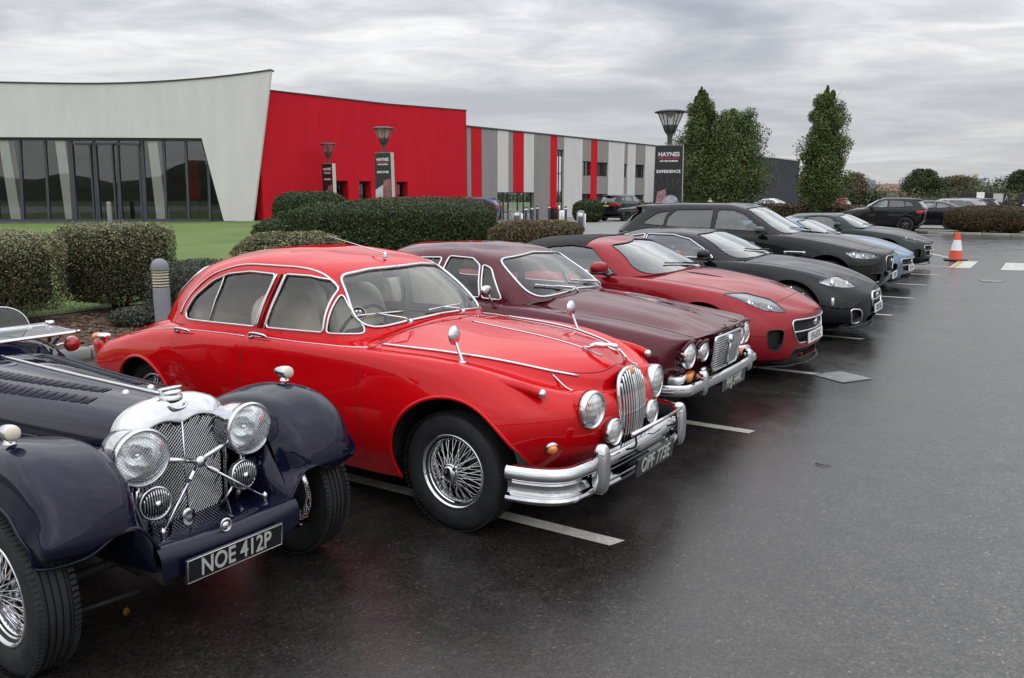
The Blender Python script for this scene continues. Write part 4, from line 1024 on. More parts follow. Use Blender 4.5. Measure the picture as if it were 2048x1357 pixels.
# ---- dark shed behind the trees
t = thing('dark_shed', 'windowless dark blue grey shed behind the clipped trees', 'building')
b = MB(); S0, S1 = np.array((18.4, 70.0)), np.array((25.4, 74.0)); prism(b, [(*S0, 0), (*S1, 0), (*S1, 4.55), (*S0, 5.05)], (-6, 10, 0)); b.build('wall', M_SHED, t, smooth=False)
b = MB(); prism(b, [(S0[0] - .05, S0[1] - .05, 5.04), (S1[0] + .05, S1[1] - .05, 4.54), (S1[0] + .05, S1[1] - .05, 4.64), (S0[0] - .05, S0[1] - .05, 5.14)], (-6, 10.1, 0)); b.build('roof_edge', CM['dullchrome'], t, smooth=False)
# ---- far houses
M_ROOFT = mat('weathered clay tiles', (.17, .105, .075), .9, var=.3, vscale=.8); M_STONE = mat('buff stone', (.42, .36, .26), .9, var=.2, vscale=.5); M_SLATE = mat('grey slate', (.12, .125, .13), .8)
def house(name, label, x, y, w, d, h, rh, rz, wm, rm, win=3):
    t = thing(name, label, 'house', (x, y, 0), rz, 'houses on the far edge of the field')
    b = MB(); b.box((0, 0, h / 2), (w, d, h)); wl_ = b.build('wall', wm, t, smooth=False)
    b = MB(); prism(b, [(-w / 2 - .3, -d / 2 - .3, h - .1), (-w / 2 - .3, d / 2 + .3, h - .1), (-w / 2 - .3, 0, h + rh)], (w + .6, 0, 0)); rf = b.build('roof', rm, t, smooth=False)
    b = MB(); b.box((w * .32, 0, h + rh), (.8, .6, 1.6)); b.build('chimney', wm, rf, smooth=False)
    for k in range(win):
        b = MB(); b.box((-w / 2 + (k + .5) * w / win, -d / 2 - .02, h * .55), (1.0, .08, 1.1)); b.build('window', CM['satin'], t, smooth=False)
house('farmhouse', 'long low farmhouse with clay tiled roof on the skyline', 73, 148, 17, 7, 2.2, 1.2, -.4, M_STONE, M_ROOFT, 5)
house('cottage', 'pale stone cottage glimpsed beside the bare brown tree', 55.5, 150, 8, 6, 3.0, 1.6, -.2, M_STONE, M_ROOFT, 2)
house('barn', 'grey roofed house with its gable above the clay roofs', 84, 156, 7, 6, 2.9, 1.5, -.5, M_STONE, M_SLATE, 2)
house('bungalow', 'low white walled bungalow left of the pale green skyline tree', 62, 152, 7, 5, 2.8, 1.3, -.3, M_COL, M_SLATE, 2)
# ================================================================ generic closed car built from a table of curves
def pts2(s): return [tuple(float(q) for q in p.split(',')) for p in s.split()]
def row(f, r, w, z, **k): return dict(f=list(f), r=list(r), w=pts2(w), z=pts2(z), **k)
def scaled(spec, sx, sy, sz):
    """the same body stretched to other proportions"""
    import copy
    s = copy.deepcopy(spec)
    for key in ('rows', 'green'):
        for r in s[key]:
            for e in ('f', 'r'): r[e][0] *= sx; r[e][1] *= sx
            r['w'] = [(a * sx, b * sy) for a, b in r['w']]; r['z'] = [(a * sx, b * sz) for a, b in r['z']]
    sc2 = lambda P, a, b: [(p[0] * a, p[1] * b) + tuple(p[2:]) for p in P]
    for key in ('screen', 'rear_screen'):
        if s.get(key): s[key] = sc2(s[key], sy, sz)
    s['screen_x'] *= sx; s['rear_x'] *= sx
    s['windows'] = [(n, sc2(p, sx, sz), m) for n, p, m in s['windows']]
    s['doors'] = [(n, sc2(p, sx, sz)) for n, p in s['doors']]
    for key in ('arches', 'wheels'): s[key] = [tuple(q * m for q, m in zip(a, ((sx, sz, sz) if key == 'arches' else (sx, sy, sz, sy, sz)))) for a in s[key]]
    s['hole'] = tuple(q * m for q, m in zip(s['hole'], (sx, sx, sy, sz)))
    if s.get('lamp'): s['lamp'] = sc2(s['lamp'], sx, sz)
    if s.get('grille'): s['grille'] = sc2(s['grille'], sy, sz)
    if s.get('intake'): s['intake'] = sc2(s['intake'], sy, sz)
    if s.get('tail'): s['tail'] = sc2(s['tail'], sx, sz)
    if s.get('mirror'): s['mirror'] = (s['mirror'][0] * sx, s['mirror'][1] * sy, s['mirror'][2] * sz)
    if s.get('seats'): s['seats'] = [q * sx for q in s['seats']]
    s['scale'] = (sx, sy, sz)
    return s
def build_car(spec, name, label, cat, loc, rz, body_mat, group=None, detail=True):
    t = thing(name, label, cat, loc, rz, group)
    nu, m = (190, 6) if detail else (100, 4)
    G = skin(spec['rows'], nu=nu, m=m, fu=.22, ru=.16, sig=spec.get('sig', .07))
    GH = skin(spec['green'], nu=150 if detail else 80, m=m, fu=.28, ru=.26, sig=.06)
    S, H = grid_surf(G), grid_surf(GH)
    top_mat = spec.get('roof_mat', body_mat); kx = spec.get('scale', (1, 1, 1))
    glz = CM[spec.get('glass', 'greenglass')]
    # windscreen and rear screen
    x0 = spec['screen_x']
    ws, H, ln = cut(H, polyf(fillet(spec['screen'], .06, 6), (1, 2), lambda V: V[:, 0] > x0))
    ws.moved(-.005).build('windscreen', CM[spec.get('screen_glass', 'glass')], t)
    trim = spec.get('trim')
    b = MB()
    for p, n, c in ln: b.tube(resample(p + n * .002, .02, c, 3), spec.get('screen_r', .006), 6, closed=c)
    b.build('windscreen_surround', CM['chrome'] if spec.get('chrome_screen') else CM['satin'], t)
    if spec.get('rear_screen'):
        x1 = spec['rear_x']
        rs, H, ln = cut(H, polyf(fillet(spec['rear_screen'], .06, 5), (1, 2), lambda V: V[:, 0] < x1))
        rs.moved(-.005).build('rear_screen', CM[spec.get('rear_glass', 'greenglass')], t)
    sidec = lambda V: np.abs(V[:, 1]) > .22
    for nm, pol, gm in spec['windows']:
        gl, H, ln = cut(H, polyf(fillet(pol, .03, 6), (0, 2), sidec))
        for s in (1, -1):
            one = cut(gl, lambda V: -s * V[:, 1])[0]
            o = one.moved(-.007).build(nm, CM[gm], t)
            b = MB()
            for p, n, c in ln:
                if p[0, 1] * s > 0: b.tube(resample(p + n * .002, .012, c, 1), spec.get('trim_r', .005), 6, closed=c)
            if b.v: b.build('window_frame', CM[trim] if trim else CM['satin'], o)
    if spec.get('frame_x') is not None:                         # soft top: everything behind the header rail
        fab, H, ln = cut(H, lambda V: V[:, 0] - spec['frame_x'] - .25 * np.maximum(0, 1.24 * kx[2] - V[:, 2]))
        if spec.get('open_top'): pass
        else: fab.moved(.006).build('folding_top', CM['fabric'], t); fab.moved(-.012, True).build('headlining', CM['darkleather'], t)
        H.build('windscreen_frame', body_mat, t)
    else:
        H.build('roof', top_mat, t)
        H.moved(-.014, True).build('headlining', CM[spec.get('lining', 'darkleather')], t)
    # cabin opening, arches
    hx0, hx1, hw, hz = spec['hole']
    _, S, _ = cut(S, lambda V: np.where(V[:, 2] > hz, np.maximum(np.abs(V[:, 1]) - hw * (1 - .12 * np.clip((hx0 + .7 - V[:, 0]) / .7, 0, 1)), np.abs(V[:, 0] - (hx0 + hx1) / 2) - abs(hx1 - hx0) / 2), .5))
    for cx, cz, r in spec['arches']:
        _, S, ln = cut(S, lambda V: np.where(np.abs(V[:, 1]) > .45, np.hypot(V[:, 0] - cx, V[:, 2] - cz) - r, .5))
        for p, n, c in ln: MB().tube(resample(p + n * .002, .03, c, 3), .008, 6).build('arch_lip', body_mat if not spec.get('arch_mat') else CM[spec['arch_mat']], t)
    for x, y, R, w_, rim in spec['wheels']:
        for s in (1, -1):
            alloy_wheel(t, x, s * y, R, w_, rim, s, CM, spec.get('spokes', 5), spec.get('alloy', 'darkalloy'), 40 if detail else 28)
            b = MB(); a = np.linspace(0, math.pi, 18); rr = R + .06
            v = [(x + rr * math.cos(q), s * yy, R + rr * math.sin(q)) for yy in (.38, y + w_ * .30) for q in a]; n_ = len(a)
            b.add(v, [(i, i + 1, n_ + i + 1, n_ + i) for i in range(n_ - 1)] + [tuple(range(n_))]); b.build('wheel_well', CM['dark'], t)
    for nm, pol in spec['doors']:
        dr, S, ln = cut(S, polyf(fillet(pol, .04, 5), (0, 2), lambda V: np.abs(V[:, 1]) > .5))
        for s in (1, -1):
            o = cut(dr, lambda V: -s * V[:, 1])[0].build(nm, body_mat, t)
            b = MB()
            for p, n, c in ln:
                if p[:, 1].mean() * s > 0: b.tube(resample(p - n * .001, .025, c, 2), .0028, 5, closed=c)
            if b.v: b.build('door_gap', CM['seam'], o)
            if spec.get('handle_z') and detail:
                xs = [q[0] for q in pol]; p, n = on_side(G, min(xs) + .16, spec['handle_z'])
                p = p * np.array((1, s, 1)); n = n * np.array((1, s, 1))
                b = MB(); b.tube(crom(np.array([p + np.array((a, 0, 0)) + n * h for a, h in ((-.09, .002), (-.06, .022), (.04, .022), (.075, .004))]), 4), .012, 8, flat=.6); b.build('handle', CM['chrome'] if spec.get('chrome_handle') else body_mat, o)
    # lamps cut out of the skin
    if spec.get('lamp'):
        lp, S, ln = cut(S, polyf(fillet(spec['lamp'], .015, 4), (0, 2), lambda V: (np.abs(V[:, 1]) > .42 * kx[1]) & (V[:, 0] > 0)))
        for s in (1, -1):
            o = cut(lp, lambda V: -s * V[:, 1])[0]; h = o.moved(-.002).build('headlight', CM['clear'], t)
            o.moved(-.022).build('lamp_bowl', CM[spec.get('lamp_bowl', 'lampbowl')], h)
            b = MB()
            for p, n, c in ln:
                if p[:, 1].mean() * s > 0: b.tube(resample(p, .015, c, 2), .005, 5, closed=c)
            if b.v: b.build('lamp_edge', CM['black'], h)
            if detail:
                for x, z, r in spec.get('projectors', ()):
                    p, n = on_side(G, x, z); p = p * np.array((1, s, 1)); n = n * np.array((1, s, 1))
                    MB().lathe([(r, -.03), (r * 1.05, -.012), (r * .8, -.010), (r * .75, -.02), (r * .5, -.012), (0, -.008)], 16, p, n * .6 + np.array((.6, 0, 0))).build('projector', CM['reflector'], h)
    if spec.get('grille'):
        gp = fillet(spec['grille'], .05, 6); fc = lambda V: V[:, 0] > .35
        gr, S, ln = cut(S, polyf(gp, (1, 2), fc))
        o = gr.moved(-.04).build('grille', CM['seam'], t)
        b = MB()
        for p, n, c in ln: b.tube(resample(p + n * .002, .02, c, 2), spec.get('grille_r', .009), 6, closed=c)
        if b.v: b.build('grille_surround', CM[spec.get('grille_trim', 'dullchrome')], o)
        if detail:                                              # woven mesh
            b = MB(); ys = gp[:, 0]; zs = gp[:, 1]; xg = spec['grille_x']
            for d in (1, -1):
                for c0 in np.arange(-1.4, 1.4, .034):
                    q = [(y, c0 + d * y) for y in np.linspace(ys.min(), ys.max(), 40)]
                    q = [(y, z) for y, z in q if zs.min() < z < zs.max() and _inside(gp, y, z)]
                    if len(q) > 3: b.tube([(xg - .42 * y * y - .10 * (z - zs.mean()), y, z) for y, z in (q[0], q[len(q) // 2], q[-1])], .0035, 4)
            stuff(b.build('grille_mesh', CM['black'], o))
            b = MB()
            if spec.get('grille_bar'):
                z = spec['grille_bar']; yy = [y for y in np.linspace(-.8, .8, 60) if _inside(gp, y, z)]
                b.tube([(xg + .006 - .42 * y * y, y, z) for y in np.linspace(yy[0], yy[-1], 14)], .013, 8, flat=.8); b.build('grille_bar', CM[spec.get('grille_trim', 'dullchrome')], o)
            bz = spec.get('badge_z', zs.mean()); MB().lathe([(0, .012), (.03, .008), (.038, 0), (.038, -.02)], 20, (xg + .008, 0, bz), (1, 0, .1)).build('grille_badge', CM['chrome'], o)
    if spec.get('intake'):
        for s in (1, -1):
            ip = fillet([(s * a, z) for a, z in spec['intake']], .03, 5)
            it, S, ln = cut(S, polyf(ip, (1, 2), lambda V: V[:, 0] > .3))
            o = it.moved(-.05).build('air_intake', CM['seam'], t)
            b = MB()
            for p, n, c in ln: b.tube(resample(p, .02, c, 2), spec.get('intake_r', .006), 5, closed=c)
            if b.v: b.build('intake_surround', CM[spec.get('intake_trim', 'satin')], o)
    for pol in spec.get('lower', ()):
        it, S, ln = cut(S, polyf(fillet(pol, .03, 4), (1, 2), lambda V: V[:, 0] > .3)); it.moved(-.05).build('lower_intake', CM['seam'], t)
        b = MB()
        for p, n, c in ln: b.tube(resample(p, .02, c, 2), .006, 5, closed=c)
        if b.v: b.build('intake_edge', CM['satin'], t)
    # bonnet shut line
    if spec.get('bonnet'):
        bx, by, br = spec['bonnet']
        f = lambda V: np.where((V[:, 2] > spec.get('bonnet_z', .58)), np.maximum(np.maximum(np.abs(V[:, 1]) - by(V[:, 0]), V[:, 0] - (bx - br * V[:, 1]**2)), spec['bonnet_rear'] - .35 * V[:, 1]**2 - V[:, 0]), .5)
        bo, S, ln = cut(S, f)
        o = bo.build('bonnet', body_mat, t); b = MB()
        for p, n, c in ln: b.tube(resample(p - n * .0008, .025, c, 2), .003, 5, closed=c)
        b.build('bonnet_gap', CM['seam'], o)
    if spec.get('tail'):
        tl, S, ln = cut(S, polyf(fillet(spec['tail'], .02, 4), (0, 2), lambda V: (np.abs(V[:, 1]) > .3) & (V[:, 0] < -1)))
        for s in (1, -1): cut(tl, lambda V: -s * V[:, 1])[0].moved(.004).build('tail_light', CM['redlens'], t)
    S.build('body', body_mat, t)
    if spec.get('mirror'):
        mx_, my_, mz_ = spec['mirror']
        for s in (1, -1):
            b = MB(); cushion(b, (mx_, s * my_, mz_), (.15, .24, .135), 2.5, 14); o = b.build('door_mirror', spec.get('mirror_mat', body_mat), t)
            b = MB(); b.tube(crom(np.array([(mx_ + .02, s * (my_ - .02), mz_ - .055), (mx_ + .03, s * (my_ - .12), mz_ - .085), (mx_ + .05, s * (my_ - .20), mz_ - .10)]), 3), [.02, .02, .02, .022, .024, .026, .028], 8, flat=.6); b.box((mx_, s * (my_), mz_ - .045), (.14, .22, .03), bev=.012); b.build('mirror_foot', CM['satin'], o)
    # cabin
    xs0, xs1 = spec['seats']; bw = spec['hole'][2]; bz = spec['hole'][3] + .06 * kx[2]
    b = MB()
    for s in (1, -1):
        cushion(b, (xs0 + .22, s * .36 * kx[1], bz - .42), (.50, .48, .2), 3.2, 10); cushion(b, (xs0 - .10, s * .36 * kx[1], bz - .10), (.17, .48, .62), 3, 12, rot=-.28); cushion(b, (xs0 - .20, s * .36 * kx[1], bz + .23), (.09, .24, .16), 2.6, 10)
    b.build('front_seat', CM[spec.get('seat_mat', 'darkleather')], t)
    if xs1 < -1.5:
        b = MB(); cushion(b, (xs1, 0, bz - .08), (.2, bw * 1.7, .55), 3.4, 12, rot=-.3); b.build('rear_seat', CM[spec.get('seat_mat', 'darkleather')], t)
    b = MB(); xc = (hx0 + hx1) / 2; lx = abs(hx1 - hx0)
    b.box((xc, 0, .30), (lx + .1, bw * 1.9, .04))
    for s in (1, -1): b.box((xc, s * (bw + .02), (bz + .22) / 2), (lx * .78, .03, bz - .32))
    b.box((max(hx0, hx1) + .03, 0, bz - .35), (.05, bw * 1.9, .5)); b.build('cabin_trim', CM['darkleather'], t)
    b = MB(); b.box((max(hx0, hx1) - .12, 0, bz - .085), (.42, bw * 1.86, .13), bev=.04); b.build('dashboard', CM['darkleather'], t)
    b = MB(); a = np.linspace(0, 2 * math.pi, 28, endpoint=False); c0 = np.array((xs0 + .50, -.36 * kx[1], bz - .06))
    b.tube([c0 + .185 * np.array((.4 * math.sin(q), math.cos(q), .92 * math.sin(q))) for q in a], .014, 6, closed=True)
    for q in (0, math.pi, -1.57): b.tube([c0, c0 + .18 * np.array((.4 * math.sin(q), math.cos(q), .92 * math.sin(q)))], .012, 5)
    b.build('steering_wheel', CM['satin'], t)
    b = MB(); x_a, x_b = spec['wheels'][0][0], spec['wheels'][1][0]; b.box(((x_a + x_b) / 2, 0, .27), (abs(x_a - x_b) + .9, 1.2 * kx[1], .12)); b.build('underbody', CM['dark'], t)
    if detail:
        for y0, y1 in spec.get('wipers', ()):
            q = []
            for k in np.linspace(0, 1, 9):
                p, n = on_front(GH, y0 + (y1 - y0) * k, spec['wiper_z'] + .05 * k * kx[2], x0); q.append(p + n * .014)
            q = resample(q, .04, smooth=25); b = MB(); b.tube(q, .008, 6); b.tube([q[0] + np.array((.06, 0, -.02)), q[0] + np.array((.03, 0, .012)), q[len(q) // 2] + np.array((.004, 0, .006))], [.012, .009, .006], 6); b.build('wiper', CM['satin'] if not spec.get('chrome_screen') else CM['dullchrome'], t)
    return t, G, GH
CM['fabric'] = mat('black hood fabric', (.012, .012, .013), .85, bump=.25, bscale=160)
CM['lampbowl'] = mat('lamp interior', (.34, .35, .37), .28, .75, var=.75, vscale=22, rvar=.15)
CM['whitelamp'] = mat('bright lamp interior', (.72, .74, .76), .25, .6, var=.35, vscale=22)

# ---- proportions, metres from the front axle on the ground; x forward, z up
FT = dict(
    rows=[
        row((.70, .6, 2.6), (-3.35, .4, 2.4), "-3.3,.70 -2.6,.78 -1.3,.80 0,.80 .6,.74", "-3.4,.26 -2.6,.22 -1,.17 0,.17 .8,.15"),
        row((.86, .62, 2.3), (-3.42, .4, 2.6), "-3.3,.78 -2.6,.90 -1.3,.865 -.3,.885 .1,.895 .6,.85", "-3.4,.36 -2.6,.34 -1,.30 0,.27 .8,.22"),
        row((.885, .60, 2.3), (-3.46, .4, 2.8), "-3.3,.80 -2.6,.945 -1.3,.895 -.3,.915 .1,.925 .6,.88", "-3.4,.54 -2.6,.55 -1,.52 0,.48 .9,.42"),
        row((.90, .62, 2.2), (-3.46, .4, 2.8), "-3.3,.80 -2.6,.935 -1.3,.89 -.3,.905 .1,.915 .6,.84", "-3.4,.72 -2.6,.72 -1,.71 0,.67 .5,.60 .9,.545"),
        row((.90, .66, 2.1), (-3.42, .4, 2.6), "-3.3,.76 -2.6,.885 -1.3,.85 -.8,.835 -.3,.845 .1,.82 .6,.74", "-3.4,.86 -2.9,.93 -2.4,.955 -1.6,.945 -.85,.945 -.35,.905 .15,.835 .45,.755 .7,.675 .95,.615"),
        row((.90, .60, 2.0), (-3.40, .4, 2.4), "-3.3,.60 -2.6,.76 -1.3,.76 -.8,.75 -.3,.68 .1,.62 .6,.50", "-3.4,.89 -2.9,.96 -2.4,.985 -1.6,.965 -.85,.965 -.35,.935 .15,.87 .45,.805 .7,.725 .95,.64", sharp=True),
        row((.905, .5, 2.0), (-3.38, .4, 2.2), "-3.3,.34 -2.6,.45 -1,.44 -.3,.36 .1,.32 .6,.25", "-3.4,.90 -2.9,.975 -2.4,1.0 -1.6,.98 -.7,.995 -.35,.985 .15,.93 .45,.86 .7,.77 .95,.655"),
        row((.905, .4, 2.0), (-3.37, .4, 2.0), "0,0", "-3.4,.90 -2.9,.98 -2.4,1.0 -1.6,.98 -.6,1.01 -.35,1.005 .15,.962 .45,.89 .7,.795 .95,.66"),
    ],
    green=[
        row((-.44, .44, 2.3), (-3.25, 1.1, 2.2), "-2.6,.72 -2,.80 -1,.81 -.6,.79", "-3.2,.96 -2.4,.96 -1.2,.945 -.85,.95 -.45,.985"),
        row((-.62, .42, 2.3), (-3.05, 1.1, 2.2), "-2.5,.66 -2,.755 -1.1,.755 -.7,.73", "-3.1,1.03 -2.4,1.05 -1.2,1.05 -.85,1.06 -.6,1.085"),
        row((-.86, .38, 2.3), (-2.8, 1.0, 2.2), "-2.4,.58 -1.9,.67 -1.2,.675 -.9,.65", "-2.9,1.12 -2.4,1.16 -1.8,1.175 -1.2,1.175 -.85,1.195"),
        row((-1.09, .33, 2.3), (-2.55, .9, 2.2), "-2.3,.49 -1.8,.565 -1.2,.565", "-2.7,1.19 -2.2,1.25 -1.8,1.268 -1.3,1.265 -1.05,1.29"),
        row((-1.18, .3, 2.2), (-2.4, .8, 2.0), "-2.2,.38 -1.8,.41 -1.2,.40", "-2.6,1.225 -2.2,1.28 -1.8,1.305 -1.4,1.308 -1.1,1.295"),
        row((-1.22, .26, 2.0), (-2.3, .7, 2.0), "0,0", "-2.6,1.235 -2.2,1.295 -1.8,1.322 -1.4,1.325 -1.1,1.30"),
    ],
    screen=[(-.76, .972, .06), (0, 1.01, .5), (.76, .972, .06), (.525, 1.255, .06), (0, 1.298, .6), (-.525, 1.255, .06)], screen_x=-1.34,
    rear_screen=[(-.50, 1.06), (.50, 1.06), (.40, 1.24), (-.40, 1.24)], rear_x=-2.3, screen_glass='greenglass',
    windows=[('door_window', [(-2.02, .985, .03), (-.965, .962, .01), (-1.34, 1.222, .06), (-1.62, 1.245, .2), (-1.93, 1.215, .08)], 'greenglass')],
    arches=[(0.0, .36, .405), (-2.62, .36, .405)], wheels=[(0, .80, .345, .25, .255), (-2.62, .80, .35, .28, .26)],
    doors=[('door', [(-.845, .27), (-.85, .98, .01), (-2.05, .98, .02), (-2.10, .70, .2), (-1.98, .27)])],
    hole=(-2.15, -.82, .74, .90), seats=(-1.65, 0), mirror=(-1.07, .98, 1.045), handle_z=.83,
    lamp=[(.135, .848, .01), (.33, .80, .2), (.56, .70, .1), (.735, .668, .01), (.70, .70, .05), (.54, .785, .2), (.33, .838, .2)], projectors=((.45, .765, .035), (.60, .72, .03)),
    grille=[(-.50, .595, .03), (.50, .595, .03), (.50, .50, .1), (.43, .365, .08), (-.43, .365, .08), (-.50, .50, .1)], grille_x=.875, grille_bar=.475, badge_z=.54,
    intake=[(.60, .52), (.76, .52), (.75, .34), (.64, .30)], lower=[[(-.52, .315), (.52, .315), (.46, .205), (-.46, .205)]],
    bonnet=(.66, lambda x: np.interp(x, [-.9, -.3, .1, .6, .9], [.80, .70, .64, .56, .5]), .30), bonnet_rear=-.60, wipers=((.25, -.35),), wiper_z=1.02, spokes=5,
    tail=[(-3.5, .90, .02), (-3.05, .86, .01), (-3.5, .80, .02)],
)
XK = dict(
    rows=[
        row((.72, .6, 2.6), (-3.5, .5, 2.4), "-3.4,.68 -2.75,.76 -1.3,.79 0,.79 .6,.70", "-3.5,.30 -2.7,.22 -1,.18 0,.18 .8,.17"),
        row((.87, .65, 2.3), (-3.6, .5, 2.5), "-3.4,.76 -2.75,.87 -1.3,.85 0,.87 .6,.82", "-3.5,.38 -2.7,.34 -1,.30 0,.28 .8,.25"),
        row((.90, .65, 2.2), (-3.65, .5, 2.6), "-3.4,.78 -2.75,.91 -1.3,.88 0,.90 .6,.84", "-3.5,.54 -2.7,.55 -1,.52 0,.48 .9,.44"),
        row((.90, .68, 2.1), (-3.65, .5, 2.6), "-3.4,.76 -2.75,.90 -1.3,.875 0,.885 .6,.80", "-3.5,.70 -2.7,.72 -1,.71 0,.67 .5,.60 .9,.56"),
        row((.88, .70, 2.0), (-3.60, .5, 2.4), "-3.4,.70 -2.75,.84 -1.3,.825 -.8,.815 -.3,.81 .1,.775 .6,.69", "-3.6,.80 -3,.90 -2.4,.94 -1.6,.935 -.8,.93 -.45,.92 -.1,.88 .2,.82 .45,.74 .7,.665 .9,.61"),
        row((.87, .60, 2.0), (-3.58, .5, 2.2), "-3.4,.50 -2.75,.70 -1.3,.74 -.8,.73 -.3,.64 .1,.56 .6,.44", "-3.6,.83 -3,.94 -2.4,.97 -1.6,.96 -.8,.955 -.45,.94 -.1,.905 .2,.855 .45,.79 .7,.72 .9,.645", sharp=True),
        row((.865, .5, 2.0), (-3.56, .5, 2.0), "-3.4,.28 -2.7,.40 -1,.42 -.3,.32 .1,.27 .6,.20", "-3.6,.84 -3,.955 -2.4,.99 -1.6,.98 -.7,.98 -.45,.975 -.1,.955 .2,.91 .45,.845 .7,.76 .9,.66"),
        row((.865, .4, 2.0), (-3.55, .5, 2.0), "0,0", "-3.6,.84 -3,.96 -2.4,1.0 -1.6,.99 -.6,1.0 -.4,.99 -.05,.97 .2,.925 .45,.86 .7,.77 .9,.665"),
    ],
    green=[
        row((-.50, .44, 2.3), (-3.35, 1.0, 2.2), "-2.6,.70 -2,.78 -1,.79 -.6,.77", "-3.2,.93 -2.4,.945 -1.2,.94 -.85,.94 -.5,.975"),
        row((-.70, .42, 2.3), (-3.15, 1.0, 2.2), "-2.5,.66 -2,.735 -1.1,.735 -.7,.71", "-3.1,1.02 -2.4,1.05 -1.2,1.05 -.85,1.06 -.6,1.085"),
        row((-.97, .38, 2.3), (-2.9, 1.0, 2.2), "-2.4,.59 -1.9,.655 -1.2,.665 -.9,.64", "-2.9,1.11 -2.4,1.16 -1.8,1.18 -1.2,1.18 -.85,1.195"),
        row((-1.22, .33, 2.3), (-2.68, .9, 2.2), "-2.3,.50 -1.8,.555 -1.2,.565", "-2.8,1.18 -2.3,1.25 -1.8,1.272 -1.4,1.27 -1.15,1.285"),
        row((-1.31, .3, 2.2), (-2.5, .8, 2.0), "-2.2,.38 -1.8,.41 -1.2,.40", "-2.7,1.215 -2.3,1.285 -1.8,1.312 -1.5,1.312 -1.2,1.297"),
        row((-1.35, .26, 2.0), (-2.4, .7, 2.0), "0,0", "-2.7,1.225 -2.3,1.30 -1.8,1.328 -1.5,1.328 -1.2,1.302"),
    ],
    screen=[(-.73, .968, .06), (0, 1.0, .5), (.73, .968, .06), (.53, 1.262, .06), (0, 1.292, .6), (-.53, 1.262, .06)], screen_x=-1.46,
    rear_screen=[(-.52, 1.03), (.52, 1.03), (.42, 1.25), (-.42, 1.25)], rear_x=-2.4, screen_glass='greenglass',
    windows=[('door_window', [(-2.03, .985, .02), (-.985, .965, .02), (-1.16, 1.085, .1), (-1.38, 1.20, .1), (-1.64, 1.25, .1), (-2.03, 1.252, .02)], 'greenglass'),
             ('rear_quarter_window', [(-2.07, .985, .02), (-2.07, 1.25, .02), (-2.36, 1.205, .1), (-2.66, 1.07, .03), (-2.5, 1.0, .05)], 'greenglass')],
    trim='chrome', trim_r=.010,
    arches=[(.0, .36, .395), (-2.75, .36, .395)], wheels=[(0, .79, .345, .25, .255), (-2.75, .79, .345, .27, .255)],
    doors=[('door', [(-.90, .27), (-.88, .98, .01), (-2.1, .98, .02), (-2.16, .70, .2), (-2.05, .27)])],
    hole=(-2.55, -.85, .70, .885), seats=(-1.72, -2.35), mirror=(-1.07, .97, 1.03), handle_z=.83,
    lamp=[(.30, .735, .01), (.42, .79, .1), (.56, .80, .12), (.68, .75, .1), (.785, .665, .01), (.60, .665, .1), (.44, .69, .1)], projectors=((.50, .735, .05), (.62, .715, .04)), lamp_bowl='whitelamp',
    grille=[(-.26, .60, .1), (.26, .60, .1), (.30, .50, .1), (.24, .40, .1), (-.24, .40, .1), (-.30, .50, .1)], grille_x=.875, grille_bar=.50, grille_trim='chrome', grille_r=.016, badge_z=.55,
    intake=[(.50, .40), (.66, .42), (.60, .24), (.46, .22)], intake_trim='chrome', intake_r=.012, lower=[[(-.38, .335), (.38, .335), (.34, .215), (-.34, .215)]],
    bonnet=(.64, lambda x: np.interp(x, [-.9, -.3, .1, .6, .9], [.78, .66, .58, .48, .42]), .25), bonnet_rear=-.60, wipers=((.25, -.35),), wiper_z=1.015, spokes=7,
    tail=[(-3.7, .86, .02), (-3.1, .82, .02), (-3.2, .70, .02), (-3.7, .66, .02)],
)
